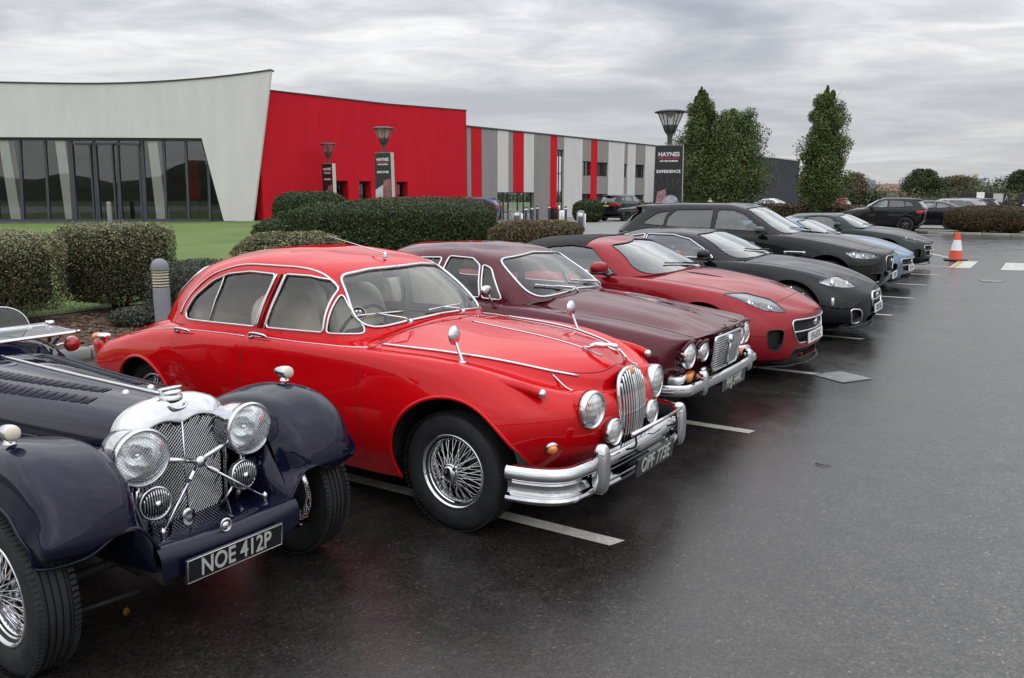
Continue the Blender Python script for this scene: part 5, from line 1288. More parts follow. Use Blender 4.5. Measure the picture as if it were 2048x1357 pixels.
FP = dict(
    rows=[
        row((.70, .5, 2.8), (-3.60, .4, 2.6), "-3.6,.74 -2.9,.80 -1.3,.82 0,.82 .6,.74", "-3.6,.42 -3,.32 -2.4,.27 -.5,.27 0,.27 .8,.30"),
        row((.80, .55, 2.6), (-3.72, .4, 2.8), "-3.6,.82 -2.9,.91 -1.3,.89 0,.91 .6,.84", "-3.6,.50 -2.9,.42 -1,.40 0,.40 .8,.40"),
        row((.83, .55, 2.6), (-3.80, .4, 3.0), "-3.6,.84 -2.9,.955 -1.3,.93 0,.95 .6,.87", "-3.6,.68 -2.9,.68 -1,.64 0,.64 .9,.58"),
        row((.85, .56, 2.5), (-3.82, .4, 3.0), "-3.6,.84 -2.9,.95 -1.3,.925 0,.94 .6,.84", "-3.6,.88 -2.9,.88 -1,.88 0,.84 .5,.78 .9,.74"),
        row((.86, .56, 2.4), (-3.84, .4, 2.8), "-3.6,.82 -2.9,.90 -1.3,.88 -.7,.87 0,.86 .6,.75", "-3.8,1.06 -3.3,1.13 -2.6,1.15 -1.2,1.125 -.7,1.105 -.35,1.06 0,1.0 .3,.935 .6,.865 .9,.82"),
        row((.86, .50, 2.3), (-3.82, .4, 2.6), "-3.6,.72 -2.9,.80 -1.3,.80 -.7,.79 0,.70 .6,.56", "-3.8,1.12 -3.3,1.18 -2.6,1.19 -1.2,1.155 -.7,1.135 -.35,1.10 0,1.045 .3,.985 .6,.92 .9,.86", sharp=True),
        row((.86, .45, 2.2), (-3.80, .4, 2.4), "-3.6,.40 -2.9,.44 -1,.44 0,.36 .6,.27", "-3.8,1.15 -3.3,1.2 -2.6,1.21 -1.2,1.18 -.6,1.165 -.35,1.14 0,1.095 .3,1.03 .6,.955 .9,.88"),
        row((.86, .4, 2.2), (-3.79, .4, 2.2), "0,0", "-3.8,1.16 -2.6,1.22 -1.2,1.19 -.6,1.175 -.3,1.15 .05,1.105 .35,1.03 .6,.965 .9,.885"),
    ],
    green=[
        row((-.50, .42, 2.4), (-3.86, .5, 3.2), "-3.6,.78 -2.9,.85 -1.2,.855 -.6,.83", "-3.8,1.12 -2.6,1.16 -1.2,1.135 -.85,1.115 -.5,1.135"),
        row((-.72, .40, 2.4), (-3.76, .5, 3.0), "-3.6,.72 -2.9,.80 -1.2,.81 -.7,.78", "-3.8,1.24 -2.6,1.27 -1.2,1.25 -.85,1.245 -.6,1.26"),
        row((-1.0, .38, 2.4), (-3.64, .5, 2.8), "-3.5,.66 -2.9,.73 -1.3,.745 -.9,.72", "-3.7,1.38 -2.6,1.42 -1.2,1.41 -.85,1.40"),
        row((-1.27, .33, 2.4), (-3.52, .45, 2.6), "-3.4,.59 -2.9,.645 -1.4,.655", "-3.7,1.48 -3.2,1.535 -2.6,1.555 -1.6,1.552 -1.2,1.55"),
        row((-1.38, .3, 2.3), (-3.56, .45, 2.6), "-3.4,.56 -2.9,.58 -1.5,.57", "-3.8,1.515 -3.3,1.575 -2.6,1.61 -1.7,1.61 -1.3,1.575"),
        row((-1.44, .28, 2.2), (-3.60, .4, 2.4), "-3.4,.34 -2.9,.36 -1.5,.35", "-3.8,1.53 -3.3,1.60 -2.6,1.638 -1.7,1.638 -1.3,1.60"),
        row((-1.46, .26, 2.0), (-3.62, .4, 2.2), "0,0", "-3.8,1.535 -3.3,1.607 -2.6,1.645 -1.7,1.645 -1.3,1.605"),
    ],
    screen=[(-.77, 1.15, .06), (0, 1.165, .5), (.77, 1.15, .06), (.60, 1.55, .06), (0, 1.575, .6), (-.60, 1.55, .06)], screen_x=-1.5,
    rear_screen=[(-.60, 1.2), (.60, 1.2), (.50, 1.47), (-.50, 1.47)], rear_x=-3.4, screen_glass='greenglass', rear_glass='privacy',
    windows=[('front_door_window', [(-1.88, 1.205, .03), (-1.02, 1.175, .03), (-1.38, 1.45, .08), (-1.60, 1.522, .06), (-1.86, 1.53, .03)], 'greenglass'),
             ('rear_door_window', [(-1.94, 1.207, .03), (-1.94, 1.532, .03), (-2.62, 1.518, .05), (-2.74, 1.40, .08), (-2.76, 1.23, .03)], 'privacy'),
             ('rear_quarter_window', [(-2.80, 1.235, .02), (-2.78, 1.42, .05), (-2.70, 1.51, .02), (-2.98, 1.455, .15), (-3.25, 1.27, .03)], 'privacy')],
    trim_r=.007,
    arches=[(.0, .42, .425), (-2.87, .42, .425)], wheels=[(0, .80, .375, .25, .265), (-2.87, .80, .375, .25, .265)],
    doors=[('front_door', [(-.755, .38), (-.72, .80, .3), (-.75, 1.16, .01), (-1.90, 1.19, .01), (-1.90, .38)]), ('rear_door', [(-1.92, .38), (-1.92, 1.19, .01), (-2.80, 1.20, .02), (-2.72, .85, .15), (-2.42, .55, .15), (-2.38, .38)])],
    hole=(-3.45, -.85, .76, 1.06), seats=(-1.65, -2.5), mirror=(-1.05, 1.02, 1.20), handle_z=1.0,
    lamp=[(.235, .885, .01), (.42, .905, .1), (.60, .885, .08), (.755, .80, .01), (.58, .785, .05), (.38, .80, .05)], projectors=((.42, .85, .04), (.55, .84, .035), (.66, .825, .025)),
    grille=[(-.40, .82, .06), (.40, .82, .06), (.43, .72, .1), (.33, .56, .1), (-.33, .56, .1), (-.43, .72, .1)], grille_x=.83, grille_trim='chrome', badge_z=.73,
    intake=[(.50, .55), (.76, .56), (.72, .42), (.52, .40)], intake_trim='satin',
    bonnet=(.63, lambda x: np.interp(x, [-.9, -.3, .1, .6, .9], [.84, .78, .70, .60, .55]), .25), bonnet_z=.80, bonnet_rear=-.62, wipers=((.3, -.4),), wiper_z=1.18, spokes=5,
    tail=[(-3.95, 1.08, .02), (-3.35, 1.03, .02), (-3.4, .95, .02), (-3.95, .93, .02)],
)
XJ = dict(
    rows=[
        row((.56, .25, 3.0), (-3.75, .4, 2.6), "-3.7,.62 -2.8,.72 -1.3,.76 0,.76 .5,.72", "-3.8,.36 -2.8,.24 -1,.20 0,.22 .3,.34 .7,.40"),
        row((.60, .24, 3.4), (-3.85, .4, 2.6), "-3.7,.70 -2.8,.81 -1.3,.83 0,.83 .5,.81", "-3.8,.46 -2.8,.40 -1,.36 0,.40 .7,.42"),
        row((.62, .22, 4.0), (-3.90, .4, 2.6), "-3.7,.72 -2.8,.85 -1.3,.875 0,.875 .5,.86", "-3.8,.58 -2.8,.58 -1,.56 0,.57 .7,.54"),
        row((.66, .22, 4.0), (-3.90, .4, 2.6), "-3.7,.70 -2.8,.835 -1.3,.865 0,.86 .5,.84", "-3.8,.70 -2.8,.74 -1,.73 0,.71 .7,.66"),
        row((.70, .20, 4.0), (-3.86, .4, 2.4), "-3.7,.64 -2.8,.775 -1.3,.80 -.7,.795 0,.785 .5,.765", "-3.9,.72 -3.2,.84 -2.5,.905 -1.2,.92 -.65,.905 -.35,.885 .1,.825 .4,.795 .7,.755", sig=.05),
        row((.71, .18, 4.0), (-3.84, .4, 2.2), "-3.7,.54 -2.8,.68 -1.3,.73 -.7,.69 0,.66 .5,.64", "-3.9,.75 -3.2,.875 -2.5,.93 -1.2,.94 -.65,.925 -.35,.89 .1,.85 .4,.815 .7,.77", sig=.05),
        row((.71, .17, 4.0), (-3.83, .4, 2.0), "-3.7,.46 -2.8,.60 -1.3,.66 -.7,.56 0,.525 .5,.50", "-3.9,.76 -3.2,.885 -2.5,.935 -1.2,.95 -.65,.915 -.35,.885 .1,.845 .4,.805 .7,.755", sharp=True, sig=.05),
        row((.71, .15, 3.6), (-3.82, .4, 2.0), "-3.7,.38 -2.8,.5 -1.3,.5 -.7,.38 0,.33 .5,.30", "-3.9,.765 -3.2,.89 -2.5,.94 -1.2,.96 -.65,.965 -.35,.945 .1,.90 .4,.855 .72,.765", sig=.05),
        row((.715, .13, 3.2), (-3.81, .4, 2.0), "-3.7,.2 -2.8,.3 -1.3,.3 -.7,.2 0,.15 .5,.12", "-3.9,.77 -3.2,.895 -2.5,.945 -1.2,.97 -.6,.985 -.35,.965 .1,.915 .4,.868 .72,.775", sig=.05),
        row((.72, .12, 3.0), (-3.80, .4, 2.0), "0,0", "-3.9,.77 -3.2,.895 -2.5,.945 -1.2,.97 -.6,.995 -.35,.98 .1,.93 .4,.882 .72,.785"),
    ],
    green=[
        row((-.56, .26, 2.4), (-3.15, 1.0, 2.2), "-2.8,.66 -2.2,.72 -1,.725 -.6,.70", "-3,.92 -2.4,.915 -1.2,.92 -.82,.905 -.55,.97"),
        row((-.68, .27, 2.4), (-3.0, 1.0, 2.2), "-2.7,.62 -2.2,.68 -1.1,.685 -.7,.66", "-3,1.03 -2.4,1.04 -1.2,1.05 -.8,1.05 -.6,1.07"),
        row((-.86, .27, 2.4), (-2.8, .9, 2.2), "-2.6,.56 -2.2,.61 -1.2,.62 -.9,.60", "-2.9,1.14 -2.4,1.165 -1.2,1.175 -.85,1.18"),
        row((-1.02, .25, 2.4), (-2.6, .8, 2.2), "-2.5,.50 -2.1,.53 -1.3,.545", "-2.8,1.22 -2.3,1.26 -1.8,1.275 -1.3,1.275 -1,1.275"),
        row((-1.11, .24, 2.3), (-2.5, .8, 2.0), "-2.4,.44 -2,.46 -1.3,.47", "-2.8,1.255 -2.3,1.305 -1.8,1.325 -1.4,1.325 -1.05,1.305"),
        row((-1.18, .22, 2.2), (-2.4, .7, 2.0), "-2.3,.26 -1.9,.28 -1.3,.28", "-2.7,1.285 -2.3,1.335 -1.8,1.36 -1.5,1.36 -1.12,1.32"),
        row((-1.2, .2, 2.0), (-2.35, .6, 2.0), "0,0", "-2.7,1.295 -2.3,1.345 -1.8,1.37 -1.5,1.37 -1.12,1.325"),
    ],
    screen=[(-.635, .965, .10), (0, 1.0, .5), (.635, .965, .10), (.49, 1.262, .09), (0, 1.292, .6), (-.49, 1.262, .09)], screen_x=-1.2, screen_r=.0105, chrome_screen=True,
    rear_screen=[(-.48, 1.0), (.48, 1.0), (.42, 1.23), (-.42, 1.23)], rear_x=-2.3,
    windows=[('front_door_window', [(-1.60, .96, .02), (-1.125, .957, .015), (-1.205, 1.215, .02), (-1.30, 1.264, .05), (-1.56, 1.272, .02)], 'glass'),
             ('quarter_light', [(-1.10, .956, .01), (-.905, .95, .015), (-1.00, 1.085, .05), (-1.085, 1.19, .03), (-1.175, 1.222, .01)], 'glass'),
             ('rear_door_window', [(-1.67, .96, .02), (-1.63, 1.257, .02), (-2.05, 1.24, .1), (-2.25, 1.15, .1), (-2.42, .97, .04)], 'glass')],
    trim='chrome', trim_r=.0085, glass='glass', rear_glass='glass', lining='cloth',
    arches=[(.0, .33, .36), (-2.764, .33, .35)], wheels=[(0, .73, .325, .19, .20), (-2.764, .73, .325, .19, .20)],
    doors=[('front_door', [(-.655, .28), (-.64, .97, .01), (-1.62, .97, .01), (-1.66, .28)]), ('rear_door', [(-1.67, .28), (-1.635, .97, .01), (-2.45, .96, .02), (-2.35, .65, .15), (-2.28, .28)])],
    hole=(-2.70, -.72, .66, .84), seats=(-1.55, -2.30), handle_z=.86, chrome_handle=True, seat_mat='tan',
    bonnet=(.73, lambda x: np.interp(x, [-.9, -.5, 0, .5, .8], [.60, .555, .52, .495, .49]), .02), bonnet_z=.72, bonnet_rear=-.50, wipers=((-.12, -.48), (.38, .02)), wiper_z=1.005, spokes=6, alloy='chrome',
)
CM['tan'] = mat('biscuit leather', (.20, .13, .08), .5, var=.15, bump=.06, bscale=90)
# ================================================================ bright red sixties saloon
def red_saloon():
    red = paint('bright red paint', (.56, .003, .006), 0.0, .5)
    loc = row_pos(-.80, .43)
    t = thing('vintage_saloon', 'bright red rounded vintage saloon with wire wheels, chrome bumper and beige seats', 'car', loc, ROW_A + R_(-1.4))
    F_, B_ = .70, -3.66
    rows = [
        dict(f=[.60, .5, 2.4], r=[-3.60, .45, 2.4], w=[(-3.3, .68), (-2.7, .72), (-1, .735), (0, .735), (.5, .66)], z=[(-3.5, .34), (-3.0, .27), (-2.4, .215), (-.5, .215), (.1, .26), (.45, .36), (.7, .38)]),
        dict(f=[.66, .5, 2.5], r=[-3.70, .45, 2.5], w=[(-3.4, .75), (-2.7, .79), (-1, .80), (0, .805), (.5, .74)], z=[(-3.5, .44), (-2.7, .42), (-1, .36), (0, .40), (.45, .46), (.7, .46)]),
        dict(f=[.695, .48, 2.6], r=[-3.74, .5, 2.5], w=[(-3.4, .77), (-2.7, .82), (-1, .835), (0, .84), (.3, .815), (.6, .76)], z=[(-3.5, .56), (-2.7, .60), (-1, .57), (0, .60), (.7, .57)]),
        dict(f=[.70, .44, 2.6], r=[-3.72, .5, 2.4], w=[(-3.4, .74), (-3, .79), (-2.4, .825), (-1, .832), (-.2, .83), (.25, .79), (.6, .74)], z=[(-3.5, .64), (-3, .72), (-2.4, .76), (-1, .75), (0, .76), (.3, .73), (.7, .67)]),
        dict(f=[.665, .40, 2.4], r=[-3.66, .55, 2.3], w=[(-3.4, .66), (-3, .715), (-2.6, .755), (-2, .785), (-1, .80), (-.3, .775), (.1, .715), (.4, .65), (.6, .60)], z=[(-3.7, .58), (-3.5, .655), (-3.3, .725), (-3, .795), (-2.7, .857), (-2.3, .90), (-1.5, .925), (-.6, .938), (-.2, .93), (.05, .915), (.3, .865), (.5, .80), (.7, .72)]),
        dict(f=[.640, .36, 2.2], r=[-3.60, .55, 2.2], w=[(-3.4, .58), (-3, .64), (-2.6, .69), (-2, .73), (-1, .74), (-.7, .71), (-.3, .655), (0, .60), (.3, .50), (.6, .40)], z=[(-3.6, .62), (-3.3, .735), (-3, .815), (-2.7, .88), (-2.3, .915), (-1.5, .94), (-.7, .942), (-.2, .927), (.05, .905), (.3, .855), (.5, .795), (.7, .72)], sig=.05),
        dict(f=[.635, .34, 2.2], r=[-3.48, .7, 2.0], w=[(-3.4, .46), (-3, .54), (-2.6, .62), (-2, .68), (-1, .69), (-.7, .655), (-.3, .605), (0, .55), (.3, .45), (.6, .33)], z=[(-3.6, .64), (-3.3, .76), (-3, .845), (-2.7, .91), (-2.3, .93), (-1.5, .945), (-.7, .955), (-.2, .945), (.05, .93), (.3, .895), (.5, .845), (.7, .77)], sharp=True, sig=.05),
        dict(f=[.635, .30, 2.0], r=[-3.46, .6, 2.0], w=[(-3.4, .26), (-3, .30), (-2.6, .34), (-1, .36), (-.5, .33), (0, .27), (.3, .215), (.6, .15)], z=[(-3.6, .67), (-3.3, .80), (-3, .885), (-2.7, .945), (-2.3, .95), (-1.0, 1.0), (-.6, 1.012), (-.2, .985), (.05, .967), (.3, .935), (.5, .885), (.7, .805)]),
        dict(f=[.635, .28, 2.0], r=[-3.45, .5, 2.0], w=[(0, 0.0)], z=[(-3.6, .69), (-3.3, .815), (-3, .905), (-2.7, .96), (-2.3, .96), (-1.0, 1.02), (-.6, 1.035), (-.2, 1.0), (.05, .98), (.3, .95), (.5, .905), (.7, .82)]),
    ]
    G = skin(rows, nu=210, m=7, fu=.2, ru=.16, sig=.07)
    RI = lambda k: G[k * 7]
    S = grid_surf(G)
    # greenhouse
    grow = [
        dict(f=[-.62, .30, 2.4], r=[-3.06, .95, 2.3], w=[(-2.7, .70), (-2.2, .71), (-1, .715), (-.6, .69)], z=[(-3.0, .90), (-2.4, .915), (-1.2, .93), (-.84, .925), (-.70, .965), (-.60, 1.01)], sig=.03),
        dict(f=[-.735, .30, 2.4], r=[-2.98, .95, 2.3], w=[(-2.6, .665), (-2.2, .675), (-1.2, .68), (-.7, .655)], z=[(-3.0, 1.03), (-2.4, 1.06), (-1.2, 1.08), (-.9, 1.09), (-.7, 1.125)]),
        dict(f=[-.875, .27, 2.4], r=[-2.86, .92, 2.3], w=[(-2.6, .605), (-2.2, .615), (-1.3, .625), (-.9, .60)], z=[(-2.9, 1.15), (-2.4, 1.18), (-1.2, 1.205), (-.9, 1.235)]),
        dict(f=[-1.01, .24, 2.4], r=[-2.72, .88, 2.3], w=[(-2.6, .54), (-2.2, .55), (-1.4, .565), (-1, .535)], z=[(-2.8, 1.24), (-2.4, 1.285), (-1.9, 1.315), (-1.3, 1.318), (-1.0, 1.325)]),
        dict(f=[-1.09, .24, 2.3], r=[-2.60, .85, 2.2], w=[(-2.4, .475), (-2.2, .48), (-1.6, .49), (-1, .465)], z=[(-2.7, 1.285), (-2.3, 1.345), (-1.9, 1.375), (-1.4, 1.378), (-1.05, 1.362)]),
        dict(f=[-1.17, .22, 2.2], r=[-2.45, .75, 2.0], w=[(-2.2, .295), (-1.6, .305), (-1.2, .28)], z=[(-2.6, 1.33), (-2.2, 1.395), (-1.8, 1.432), (-1.5, 1.428), (-1.15, 1.388)]),
        dict(f=[-1.2, .2, 2.0], r=[-2.2, .6, 2.0], w=[(0, 0.0)], z=[(-2.6, 1.345), (-2.2, 1.41), (-1.8, 1.447), (-1.5, 1.442), (-1.15, 1.395)]),
    ]
    GH = skin(grow, nu=170, m=7, fu=.28, ru=.28, sig=.06)
    H = grid_surf(GH)
    # ---- cut the greenhouse: screens and side windows
    scr = fillet([(-.632, 1.005, .10), (-.30, 1.036, .3), (0, 1.045, .3), (.30, 1.036, .3), (.632, 1.005, .10), (.478, 1.305, .08), (.25, 1.328, .3), (-.25, 1.328, .3), (-.478, 1.305, .08)], .08, 7)
    ws, H, ln = cut(H, polyf(scr, (1, 2), lambda V: V[:, 0] > -1.16))
    ws.moved(-.006).build('windscreen', CM['glass'], t)
    b = MB()
    for p, n, c in ln: b.tube(resample(p + n * .004, .015, c, 4), .0115, 8, closed=c, flat=.7)
    b.build('windscreen_surround', CM['chrome'], t)
    rw, H, ln = cut(H, polyf(fillet([(-.46, 1.03), (.46, 1.03), (.40, 1.27), (-.40, 1.27)], .12), (1, 2), lambda V: V[:, 0] < -2.2))
    rw.moved(-.006).build('rear_screen', CM['glass'], t)
    b = MB()
    for p, n, c in ln: b.tube(resample(p + n * .003, .02, c, 3), .009, 6, closed=c)
    b.build('rear_screen_surround', CM['chrome'], t)
    # side glazing: rear quarter + rear door glass, front door glass, quarter light
    dlo_r = fillet([(-2.365, .985, .08), (-2.315, .958, .03), (-1.60, .972, .015), (-1.525, 1.298, .02), (-1.78, 1.302, .2), (-2.0, 1.276, .25), (-2.16, 1.218, .2), (-2.30, 1.11, .15)], .03, 6)
    dlo_f = fillet([(-1.50, .975, .015), (-.995, .990, .01), (-1.008, 1.235, .03), (-1.08, 1.284, .06), (-1.22, 1.303, .1), (-1.43, 1.303, .02)], .03, 6)
    ql = fillet([(-.968, .990, .01), (-.760, .990, .015), (-.775, 1.02, .03), (-.980, 1.215, .012)], .01, 4)
    sidec = lambda V: np.abs(V[:, 1]) > .3
    for nm, pol in (('rear_door_window', dlo_r), ('front_door_window', dlo_f), ('quarter_light', ql)):
        gl, H, ln = cut(H, polyf(pol, (0, 2), sidec))
        for s in (1, -1):
            one = cut(gl, lambda V: -s * V[:, 1] + 0 * V[:, 0])[0]
            o = one.moved(-.008).build(nm, CM['glass'], t)
            b = MB()
            for p, n, c in ln:
                if p[0, 1] * s > 0: b.tube(resample(p + n * .002, .01, c, 1), .0085 if nm != 'quarter_light' else .007, 6, closed=c)
            b.build('window_frame', CM['chrome'], o)
    for s in (1, -1):
        q = [on_side(GH, -2.065 + .03 * k, .962 + .30 * k)[0] * np.array((1, s, 1)) + np.array((0, s * .001, 0)) for k in np.linspace(0, 1, 8)]
        MB().tube(resample(q, .03, smooth=3), .010, 6, flat=.5).build('window_divider', CM['chrome'], t)
    # roof and pillars
    roof = H.build('roof', red, t)
    H.moved(-.014, True).build('headlining', CM['cloth'], t)
    # chrome gutter line over the doors, drawn on the skin
    gut = [(-2.44, 1.03), (-2.42, 1.10), (-2.34, 1.185), (-2.2, 1.262), (-2.0, 1.318), (-1.76, 1.345), (-1.5, 1.348), (-1.25, 1.338), (-1.12, 1.312), (-1.03, 1.268)]
    ym = lambda z: float(np.interp(z, [1.0, 1.03, 1.305, 1.36], [.68, .655, .515, .40]))
    pts = crom([on_side(GH, a, c, ym(c))[0] + on_side(GH, a, c, ym(c))[1] * .004 for a, c in crom(np.array(gut), 3)], 2)
    gp = resample(pts, .025, smooth=14)
    for s in (1, -1): MB().tube(gp * np.array((1, s, 1)), .0075, 6).build('gutter_trim', CM['chrome'], t)
    # chrome B post plates
    for s in (1, -1):
        for x0_, x1_ in ((-1.590, -1.515), (-1.512, -1.443)):
            q = [on_side(GH, x0_ + (x1_ - x0_) * k, .972 + .332 * k)[0] * np.array((1, s, 1)) + np.array((0, s * .003, 0)) for k in np.linspace(0, 1, 9)]
            b = MB(); b.tube(resample(q, .03, smooth=12), .017, 8, flat=.4); b.build('door_pillar_trim', CM['chrome'], t)
        q = [on_side(GH, -1.552 + .074 * k, .965 + .34 * k)[0] * np.array((1, s, 1)) for k in np.linspace(0, 1, 9)]; b = MB(); b.tube(resample(q, .03, smooth=12), .022, 6, flat=.3); b.build('door_pillar_seal', CM['seam'], t)
    # ---- cut the lower body: cabin hole, arches, doors, bonnet
    hole = lambda V: np.where(V[:, 2] > .80, np.maximum(np.abs(V[:, 1]) - (.645 - .16 * np.clip((-2.0 - V[:, 0]), 0, 1)), np.maximum(V[:, 0] + .72 + .15 * (np.abs(V[:, 1]) / .65)**3, -2.65 - V[:, 0])), .5)
    _, S, _ = cut(S, hole)
    arch = lambda cx, cz, r: (lambda V: np.where(np.abs(V[:, 1]) > .42, np.hypot(V[:, 0] - cx, V[:, 2] - cz) - r, .5))
    for cx, cz, r in ((.035, .345, .415), (-2.73, .33, .347)):
        _, S, ln = cut(S, arch(cx, cz, r))
        for p, n, c in ln: MB().tube(resample(p + n * .004, .025, c, 3), .011, 8).build('arch_lip', red, t)
    for cx, r, yo in ((.03, .43, .80), (-2.73, .37, .74)):
        for s in (1, -1):
            b = MB(); a = np.linspace(0, math.pi, 24)
            v = np.array([(cx + r * math.cos(q), s * y, .34 + r * math.sin(q)) for y in (.40, yo - .03) for q in a]); n_ = len(a)
            f = [(i, i + 1, n_ + i + 1, n_ + i) for i in range(n_ - 1)] + [tuple(range(n_))]
            b.add(v, f); b.build('wheel_well', CM['dark'], t)
    doors = []
    fd = fillet([(-.585, .30, .02), (-.605, .70, .3), (-.60, .965, .01), (-1.555, .965, .01), (-1.595, .85, .1), (-1.63, .60, .3), (-1.63, .30, .02)], .02, 5)
    rd = fillet([(-1.633, .30, .02), (-1.633, .60, .3), (-1.598, .85, .1), (-1.558, .965, .01), (-2.36, .95, .02), (-2.36, .86, .08), (-2.24, .70, .2), (-2.19, .52, .2), (-2.2, .30, .02)], .02, 5)
    for nm, pol in (('front_door', fd), ('rear_door', rd)):
        dr, S, ln = cut(S, polyf(pol, (0, 2), lambda V: np.abs(V[:, 1]) > .5))
        for s in (1, -1):
            one = cut(dr, lambda V: -s * V[:, 1])[0]
            o = one.build(nm, red, t); doors.append((nm, s, o))
            b = MB()
            for p, n, c in ln:
                if p[:, 1].mean() * s > 0:
                    q = resample(p - n * .0005, .02, c, 2); keep = q[:, 2] < .935
                    b.tube(q, .0022, 5, closed=c)
            if b.v: b.build('door_gap', CM['seam'], o)
    # bonnet panel: inside of the hood-edge row, ahead of the screen, down to the nose
    he = RI(6); hx, hy = he[:, 0][::-1], he[:, 1][::-1]
    k = np.argsort(hx); hx, hy = hx[k], hy[k]
    def bonf(V):
        lim = np.interp(V[:, 0], hx, hy) - .004
        fr = V[:, 0] - (.60 - 1.3 * np.abs(V[:, 1])**2)
        rr = (-.50 - .25 * np.abs(V[:, 1])) - V[:, 0]
        d = np.maximum(np.maximum(np.abs(V[:, 1]) - lim, fr), rr)
        return np.where(V[:, 2] > .72, d, .5)
    bon, S, ln = cut(S, bonf)
    bo = bon.build('bonnet', red, t)
    b = MB()
    for p, n, c in ln: b.tube(resample(p, .02, c, 3), .0028, 5, closed=c)
    b.build('bonnet_gap', CM['seam'], bo)
    MB().tube(resample([on_top(G, x, 0)[0] + np.array((0, 0, .003)) for x in np.linspace(-.42, .50, 30)], .03, smooth=4), .006, 8, flat=.6).build('bonnet_strip', CM['chrome'], bo)
    S.build('body', red, t)
    # chrome swage strips along the doors and wings
    def strip(x0, x1, zf, r=.006, name='swage_trim', par=None):
        for s in (1, -1):
            q = []
            for x in np.linspace(x0, x1, 26):
                p, n = on_side(G, x, zf(x)); q.append((p + n * .003) * np.array((1, s, 1)))
            MB().tube(resample(q, .03, smooth=40), r, 8, flat=.6).build(name, CM['chrome'], t)
    zf = lambda x: np.interp(x, [-2.95, -2.7, -2.3, -2.0, -1.5, -.6], [.795, .862, .903, .913, .928, .938])
    strip(-2.95, -2.37, zf); strip(-2.33, -1.60, zf); strip(-1.54, -.62, zf)
    for s in (1, -1):
        q = [p * np.array((1, s, 1)) + np.array((0, s * .004, .004)) for p in RI(6) if -.58 < p[0] < .52]
        MB().tube(resample(q, .03, smooth=3), .0075, 8).build('bonnet_side_strip', CM['chrome'], t)
    for s in (1, -1):                                          # handles
        for x in (-2.30, -1.53):
            p, n = on_side(G, x + .08, zf(x) - .01); p = p * np.array((1, s, 1)); n = n * np.array((1, s, 1))
            d = [o for nm, ss, o in doors if ss == s and nm == ('rear_door' if x < -2 else 'front_door')][0]
            b = MB(); q = np.array([p + np.array((a, 0, c)) + n * h for a, c, h in ((-.085, 0, .004), (-.08, .002, .024), (-.04, .004, .032), (.02, .004, .030), (.065, .002, .026), (.075, 0, .018))])
            b.tube(crom(q, 4), [.012] * 5 + [.013] * 11 + [.009] * 5, 8, flat=.75); b.lathe([(0, 0), (.017, 0), (.016, .012), (0, .016)], 14, p + np.array((-.085, 0, 0)), n); b.build('handle', CM['chrome'], d)
    # ---- front: grille, lamps, bumper
    def fx(y, z): return on_front(G, y, z)[0]
    gc = np.array([(.0, .850), (.065, .844), (.118, .815), (.150, .755), (.154, .665), (.134, .54), (.10, .425), (.058, .37), (.0, .36)])
    gl_ = crom(np.concatenate([gc, gc[-2:0:-1] * np.array((-1, 1))]), 6, True)
    def gx(y, z): return .655 + .06 * (1 - ((z - .60) / .30)**2) - .55 * y * y
    gp = np.array([(gx(y, z), y, z) for y, z in gl_])
    g0 = MB().tube(gp, .013, 8, closed=True).build('grille', CM['chrome'], t)
    b = MB()
    for k in range(-5, 6):
        y = k * .0262
        zz = [z for z in np.linspace(.365, .845, 44) if _inside(gl_, y, z)]
        if len(zz) < 3: continue
        q = np.array([(gx(y, z) + .012, y, z) for z in np.linspace(zz[0], zz[-1], 12)])
        v, f = tube(q, .0066 if k else .011, 8); b.add(v, f)
    b.build('grille_bars', CM['chrome'], g0)
    b = MB(); b.add(np.array([(gx(y, z) - .012, y * .96, .605 + (z - .605) * .97) for y, z in gl_]), [tuple(range(len(gl_)))]); b.build('grille_backing', CM['seam'], g0)
    MB().lathe([(0, .012), (.024, .008), (.028, 0), (.028, -.02)], 20, (gx(0, .838) + .012, 0, .838), (1, 0, .45)).build('grille_badge', CM['amber'], g0)
    # body hole is hidden behind the grille: the backing sits ahead of the nose skin
    for s in (1, -1):
        p = np.array((.665, s * .40, .695)); round_lamp(t, 'headlight', p, (1, s * .10, -.02), .105, CM, depth=.035); MB().lathe([(.04, -.30), (.075, -.22), (.096, -.13), (.103, -.07), (.104, -.03)], 32, p, (1, s * .04, .06)).build('headlight_cowl', red, t)
        b = MB(); q = [on_top(G, x, s * y)[0] + np.array((0, 0, .004)) for x, y in ((.42, .40), (.50, .40), (.56, .40))]
        b.tube(resample(q, .02, smooth=2), .005, 6); b.build('headlight_peak', CM['chrome'], t)
        round_lamp(t, 'fog_light', np.array((.712, s * .24, .545)), (1, s * .04, 0), .078, CM, depth=.035)
        p, n = on_front(G, s * .605, .525); l = MB().lathe([(.036, -.02), (.038, .0), (.034, .012), (.028, .014)], 20, p, n).build('indicator', CM['chrome'], t)
        MB().lathe([(.029, .008), (.026, .024), (.014, .034), (0, .036)], 20, p, n).build('lens', CM['amber'], l)
        # sidelight pods on the wings
        q = np.array([(.20, s * .672, .845), (.32, s * .660, .838), (.42, s * .648, .826), (.50, s * .638, .808)])
        b = MB(); b.tube(crom(q, 5), np.linspace(.035, .024, 16), 12); o = b.build('sidelight_pod', red, t)
        MB().lathe([(.024, -.012), (.025, .004), (.02, .016), (.008, .022), (0, .022)], 16, q[-1], (1, 0, -.12)).build('sidelight', CM['chrome'], o)
